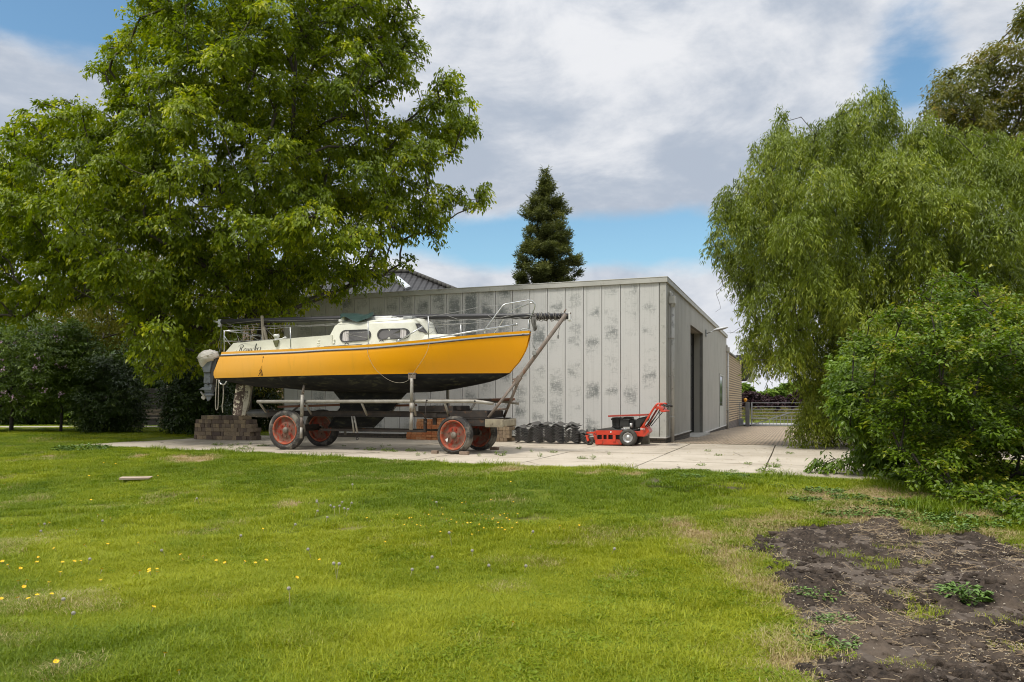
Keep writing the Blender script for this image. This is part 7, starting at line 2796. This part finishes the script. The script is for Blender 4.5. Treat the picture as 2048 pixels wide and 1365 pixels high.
keep &= ~((np.abs(X + 9.1) < 1.4) & (np.abs(Y - 21.6) < .8))
soil_ = np.maximum(soil_, f_mulch(X, Y) * .9)
X, Y, Zt, dry_, soil_, SDt = X[keep], Y[keep], Zt[keep], dry_[keep], soil_[keep], SDt[keep]
n = len(X)
tone = 0.15 + 0.74 * smooth01((fbm(X, Y, .35, 5, 4) - .30) / .42) + .40 * (fbm(X, Y, 2.6, 15, 4) - .5) + .12 * (rng.rand(n) - .5)
weed = fbm(X, Y, .8, 50, 3)
lush = smooth01((fbm(X, Y, .6, 80, 3) - .5) / .2)
idx = rng.randint(0, 4, n)
idx = np.where(rng.rand(n) < .22 * lush + .05, rng.randint(4, 6, n), idx)
idx = np.where(rng.rand(n) < smooth01((weed - .56) / .15) * .4 + .04, rng.randint(6, 8, n), idx)
nearedge = (SDt < .45) & (Y < 21)
idx = np.where(nearedge & (dry_ < .4) & (rng.rand(n) < np.where((X > 1.2) & (X < 4.2), .10, .04)), 8, idx)
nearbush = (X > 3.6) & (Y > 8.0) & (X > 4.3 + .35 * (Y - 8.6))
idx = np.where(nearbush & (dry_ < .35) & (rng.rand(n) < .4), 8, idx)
idx = np.where((soil_ > .02) & (soil_ < .99) & (rng.rand(n) < .4), 6, idx)
scl = (0.8 + .5 * rng.rand(n)) * np.where(Y > 9, 1.12, 1.0) * np.where(Y > 20, 1.5, 1.0)
crest = np.exp(-((SDt - 1.7) / 1.3) ** 2) * (X < 2.5) * (Y < 19) * (.4 + .6 * smooth01((fbm(X, Y, .9, 120, 3) - .35) / .2))
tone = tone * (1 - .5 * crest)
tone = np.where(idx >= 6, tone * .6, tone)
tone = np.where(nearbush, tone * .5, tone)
me = bpy.data.meshes.new('grass')
me.vertices.add(n)
me.vertices.foreach_set('co', np.stack([X, Y, Zt], 1).astype(np.float32).ravel())
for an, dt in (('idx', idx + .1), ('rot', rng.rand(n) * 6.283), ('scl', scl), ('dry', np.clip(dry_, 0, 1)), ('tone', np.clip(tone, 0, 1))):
    a = me.attributes.new(an, 'FLOAT', 'POINT')
    a.data.foreach_set('value', np.asarray(dt, np.float32))
grass = bpy.data.objects.new('grass', me)
COL.objects.link(grass)
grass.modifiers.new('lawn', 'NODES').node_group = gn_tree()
struct(grass, 'stuff')
tag(grass, 'short mown lawn grass with dry patches around the concrete slabs', 'grass')

# ---- straw, chips and crumbs on the dug soil
def litter(name, n, label, lo, hi, wd, mat, seed, where, zoff=.012, flatz=.25):
    rng = np.random.RandomState(seed)
    out = []
    while sum(len(o[0]) for o in out) < n:
        x, y = rng.uniform(SX0, SX1, 6000), rng.uniform(SY0, SY1, 6000)
        k = rng.rand(6000) < where(x, y)
        out.append((x[k], y[k]))
    x, y = np.concatenate([o[0] for o in out])[:n], np.concatenate([o[1] for o in out])[:n]
    s = f_soil(x, y)
    lump_ = np.maximum(0, fbm(x, y, 3.2, 71, 3) - 0.52) * 0.12 + np.maximum(0, fbm(x, y, 7, 11, 4) - 0.45) * 0.10
    z = terrain(x, y)[0] + np.maximum(-.05 + s * (.045 + lump_), 0) + zoff
    a = rng.rand(n) * 6.283
    L = lo * (hi / lo) ** (rng.rand(n) ** 2.2)
    D = np.stack([np.cos(a), np.sin(a), rng.normal(size=n) * flatz], 1) * L[:, None] * .5
    M_ = np.stack([x, y, z], 1)
    B = M_ + D
    A = M_ - D
    bend = np.stack([-np.sin(a), np.cos(a), np.zeros(n)], 1) * (rng.normal(size=n) * L * .12)[:, None]
    r = wd * (.5 + rng.rand(n))[:, None]
    AA, BB = np.concatenate([A, M_ + bend]), np.concatenate([M_ + bend, B])
    o_ = twig_mesh(name, AA, BB, np.concatenate([r, r]) * .9, np.concatenate([r, r]) * .8, mat, None)
    struct(o_, 'stuff')
    tag(o_, label, 'litter')


SX0, SX1, SY0, SY1 = 1.2, 6.2, 3.4, 10.0
patchy = lambda x, y: f_soil(x, y) * (.05 + smooth01((fbm(x, y, 1.1, 140, 4) - .46) / .2) * .9)
litter('straw_litter', 4200, 'pale straw and dry stalks scattered over the dark dug soil', .015, .16, .0020, pm('pale straw', (0.46, 0.36, 0.22), (0.30, 0.21, 0.12), 9, .8), 3, patchy)
litter('wood_chips', 2600, 'tiny pale chips strewn over the dark dug soil', .006, .022, .0042, pm('bleached chips', (0.48, 0.43, 0.34), (0.26, 0.20, 0.14), 9, .85), 4, lambda x, y: f_soil(x, y) * (.3 + .7 * patchy(x, y)), .008)
litter('dry_grass', 6500, 'dry straw coloured grass thatch along the bush and the soil edge', .02, .09, .0016, pm('dry thatch', (0.52, 0.39, 0.22), (0.38, 0.26, 0.13), 9, .8), 5, lambda x, y: np.clip(f_dry(x, y) - .3, 0, 1) * (1 - f_soil(x, y)), .015, .5)

# ---- loose clods on the dug bed
rng = np.random.RandomState(8)
import bmesh
bm = bmesh.new()
bmesh.ops.create_icosphere(bm, subdivisions=2, radius=1.0)
iv = np.array([v.co[:] for v in bm.verts])
if_ = np.array([[v.index for v in f.verts] for f in bm.faces])
bm.free()
NC = 1700
cx_, cy_ = rng.uniform(SX0, SX1, 40000), rng.uniform(SY0, SY1, 40000)
k = rng.rand(40000) < f_soil(cx_, cy_, .0, .3) * smooth01((fbm(cx_, cy_, 1.4, 210, 3) - .40) / .2) * .9
cx_, cy_ = cx_[k][:NC], cy_[k][:NC]
NC = len(cx_)
lump_ = np.maximum(0, fbm(cx_, cy_, 3.2, 71, 3) - 0.52) * 0.12 + np.maximum(0, fbm(cx_, cy_, 7, 11, 4) - 0.45) * 0.10
cz_ = terrain(cx_, cy_)[0] - .008 + f_soil(cx_, cy_) * lump_
rr_ = .006 * (9.0 ** (rng.rand(NC) ** 2.6))
sc_ = rr_[:, None] * rng.uniform(.7, 1.3, (NC, 3)) * np.array([1, 1, .75])
ph_ = rng.rand(NC, 3) * 6.3
dv = iv[None] * (1 + .22 * np.sin(iv[None, :, [0]] * 4 + ph_[:, None, [0]]) + .18 * np.sin(iv[None, :, [1]] * 6 + ph_[:, None, [1]]) + .15 * np.sin(iv[None, :, [2]] * 8 + ph_[:, None, [2]]))
vv = dv * sc_[:, None, :] + np.stack([cx_, cy_, cz_], 1)[:, None, :]
ff = (if_[None] + (np.arange(NC) * len(iv))[:, None, None]).reshape(-1, 3)
o_ = np_mesh('soil_clods', vv.reshape(-1, 3), ff, soil_mat(), None, None, True)
struct(o_, 'stuff')
tag(o_, 'loose dark clods lying on the dug soil', 'clods')

# ---- fallen catkins and leaf bits under the willow
rng = np.random.RandomState(14)
lv, lw = rng.uniform(-9.5, 8, 9000), rng.uniform(12.0, 26, 9000)
P_ = np.stack([0.9377 * lv + 0.3474 * lw, -0.3474 * lv + 0.9377 * lw], 1)
wgt = np.exp(-((P_[:, 0] - 7.5) / 4.5) ** 2 - ((P_[:, 1] - 17.0) / 5.0) ** 2) + .05
k = (rng.rand(9000) < wgt * .45) & in_poly(P_[:, 0], P_[:, 1], YARD) & ((lv > -2.9) | (lw < 19.2))
P_, lw = P_[k], lw[k]
zz = np.where(lw > 19.95, .016 - .0155 * (lw - 19.95), .012)
a = rng.rand(len(P_)) * 6.283
v_, f_ = leaf_geo(np.stack([P_[:, 0], P_[:, 1], zz], 1), np.stack([np.cos(a), np.sin(a), rng.rand(len(a)) * .3], 1), np.tile(np.array([[0, 0, 1.0]]), (len(a), 1)), rng.uniform(.018, .06, len(a)), rng.uniform(.010, .022, len(a)), .0)
o_ = np_mesh('leaf_litter', v_, f_, pm('fallen yellow bits', (0.34, 0.27, 0.05), (0.20, 0.15, 0.06), 3, .8))
struct(o_, 'stuff')
tag(o_, 'fallen yellowish leaf bits strewn over slabs and paving under the willow', 'leaf litter')
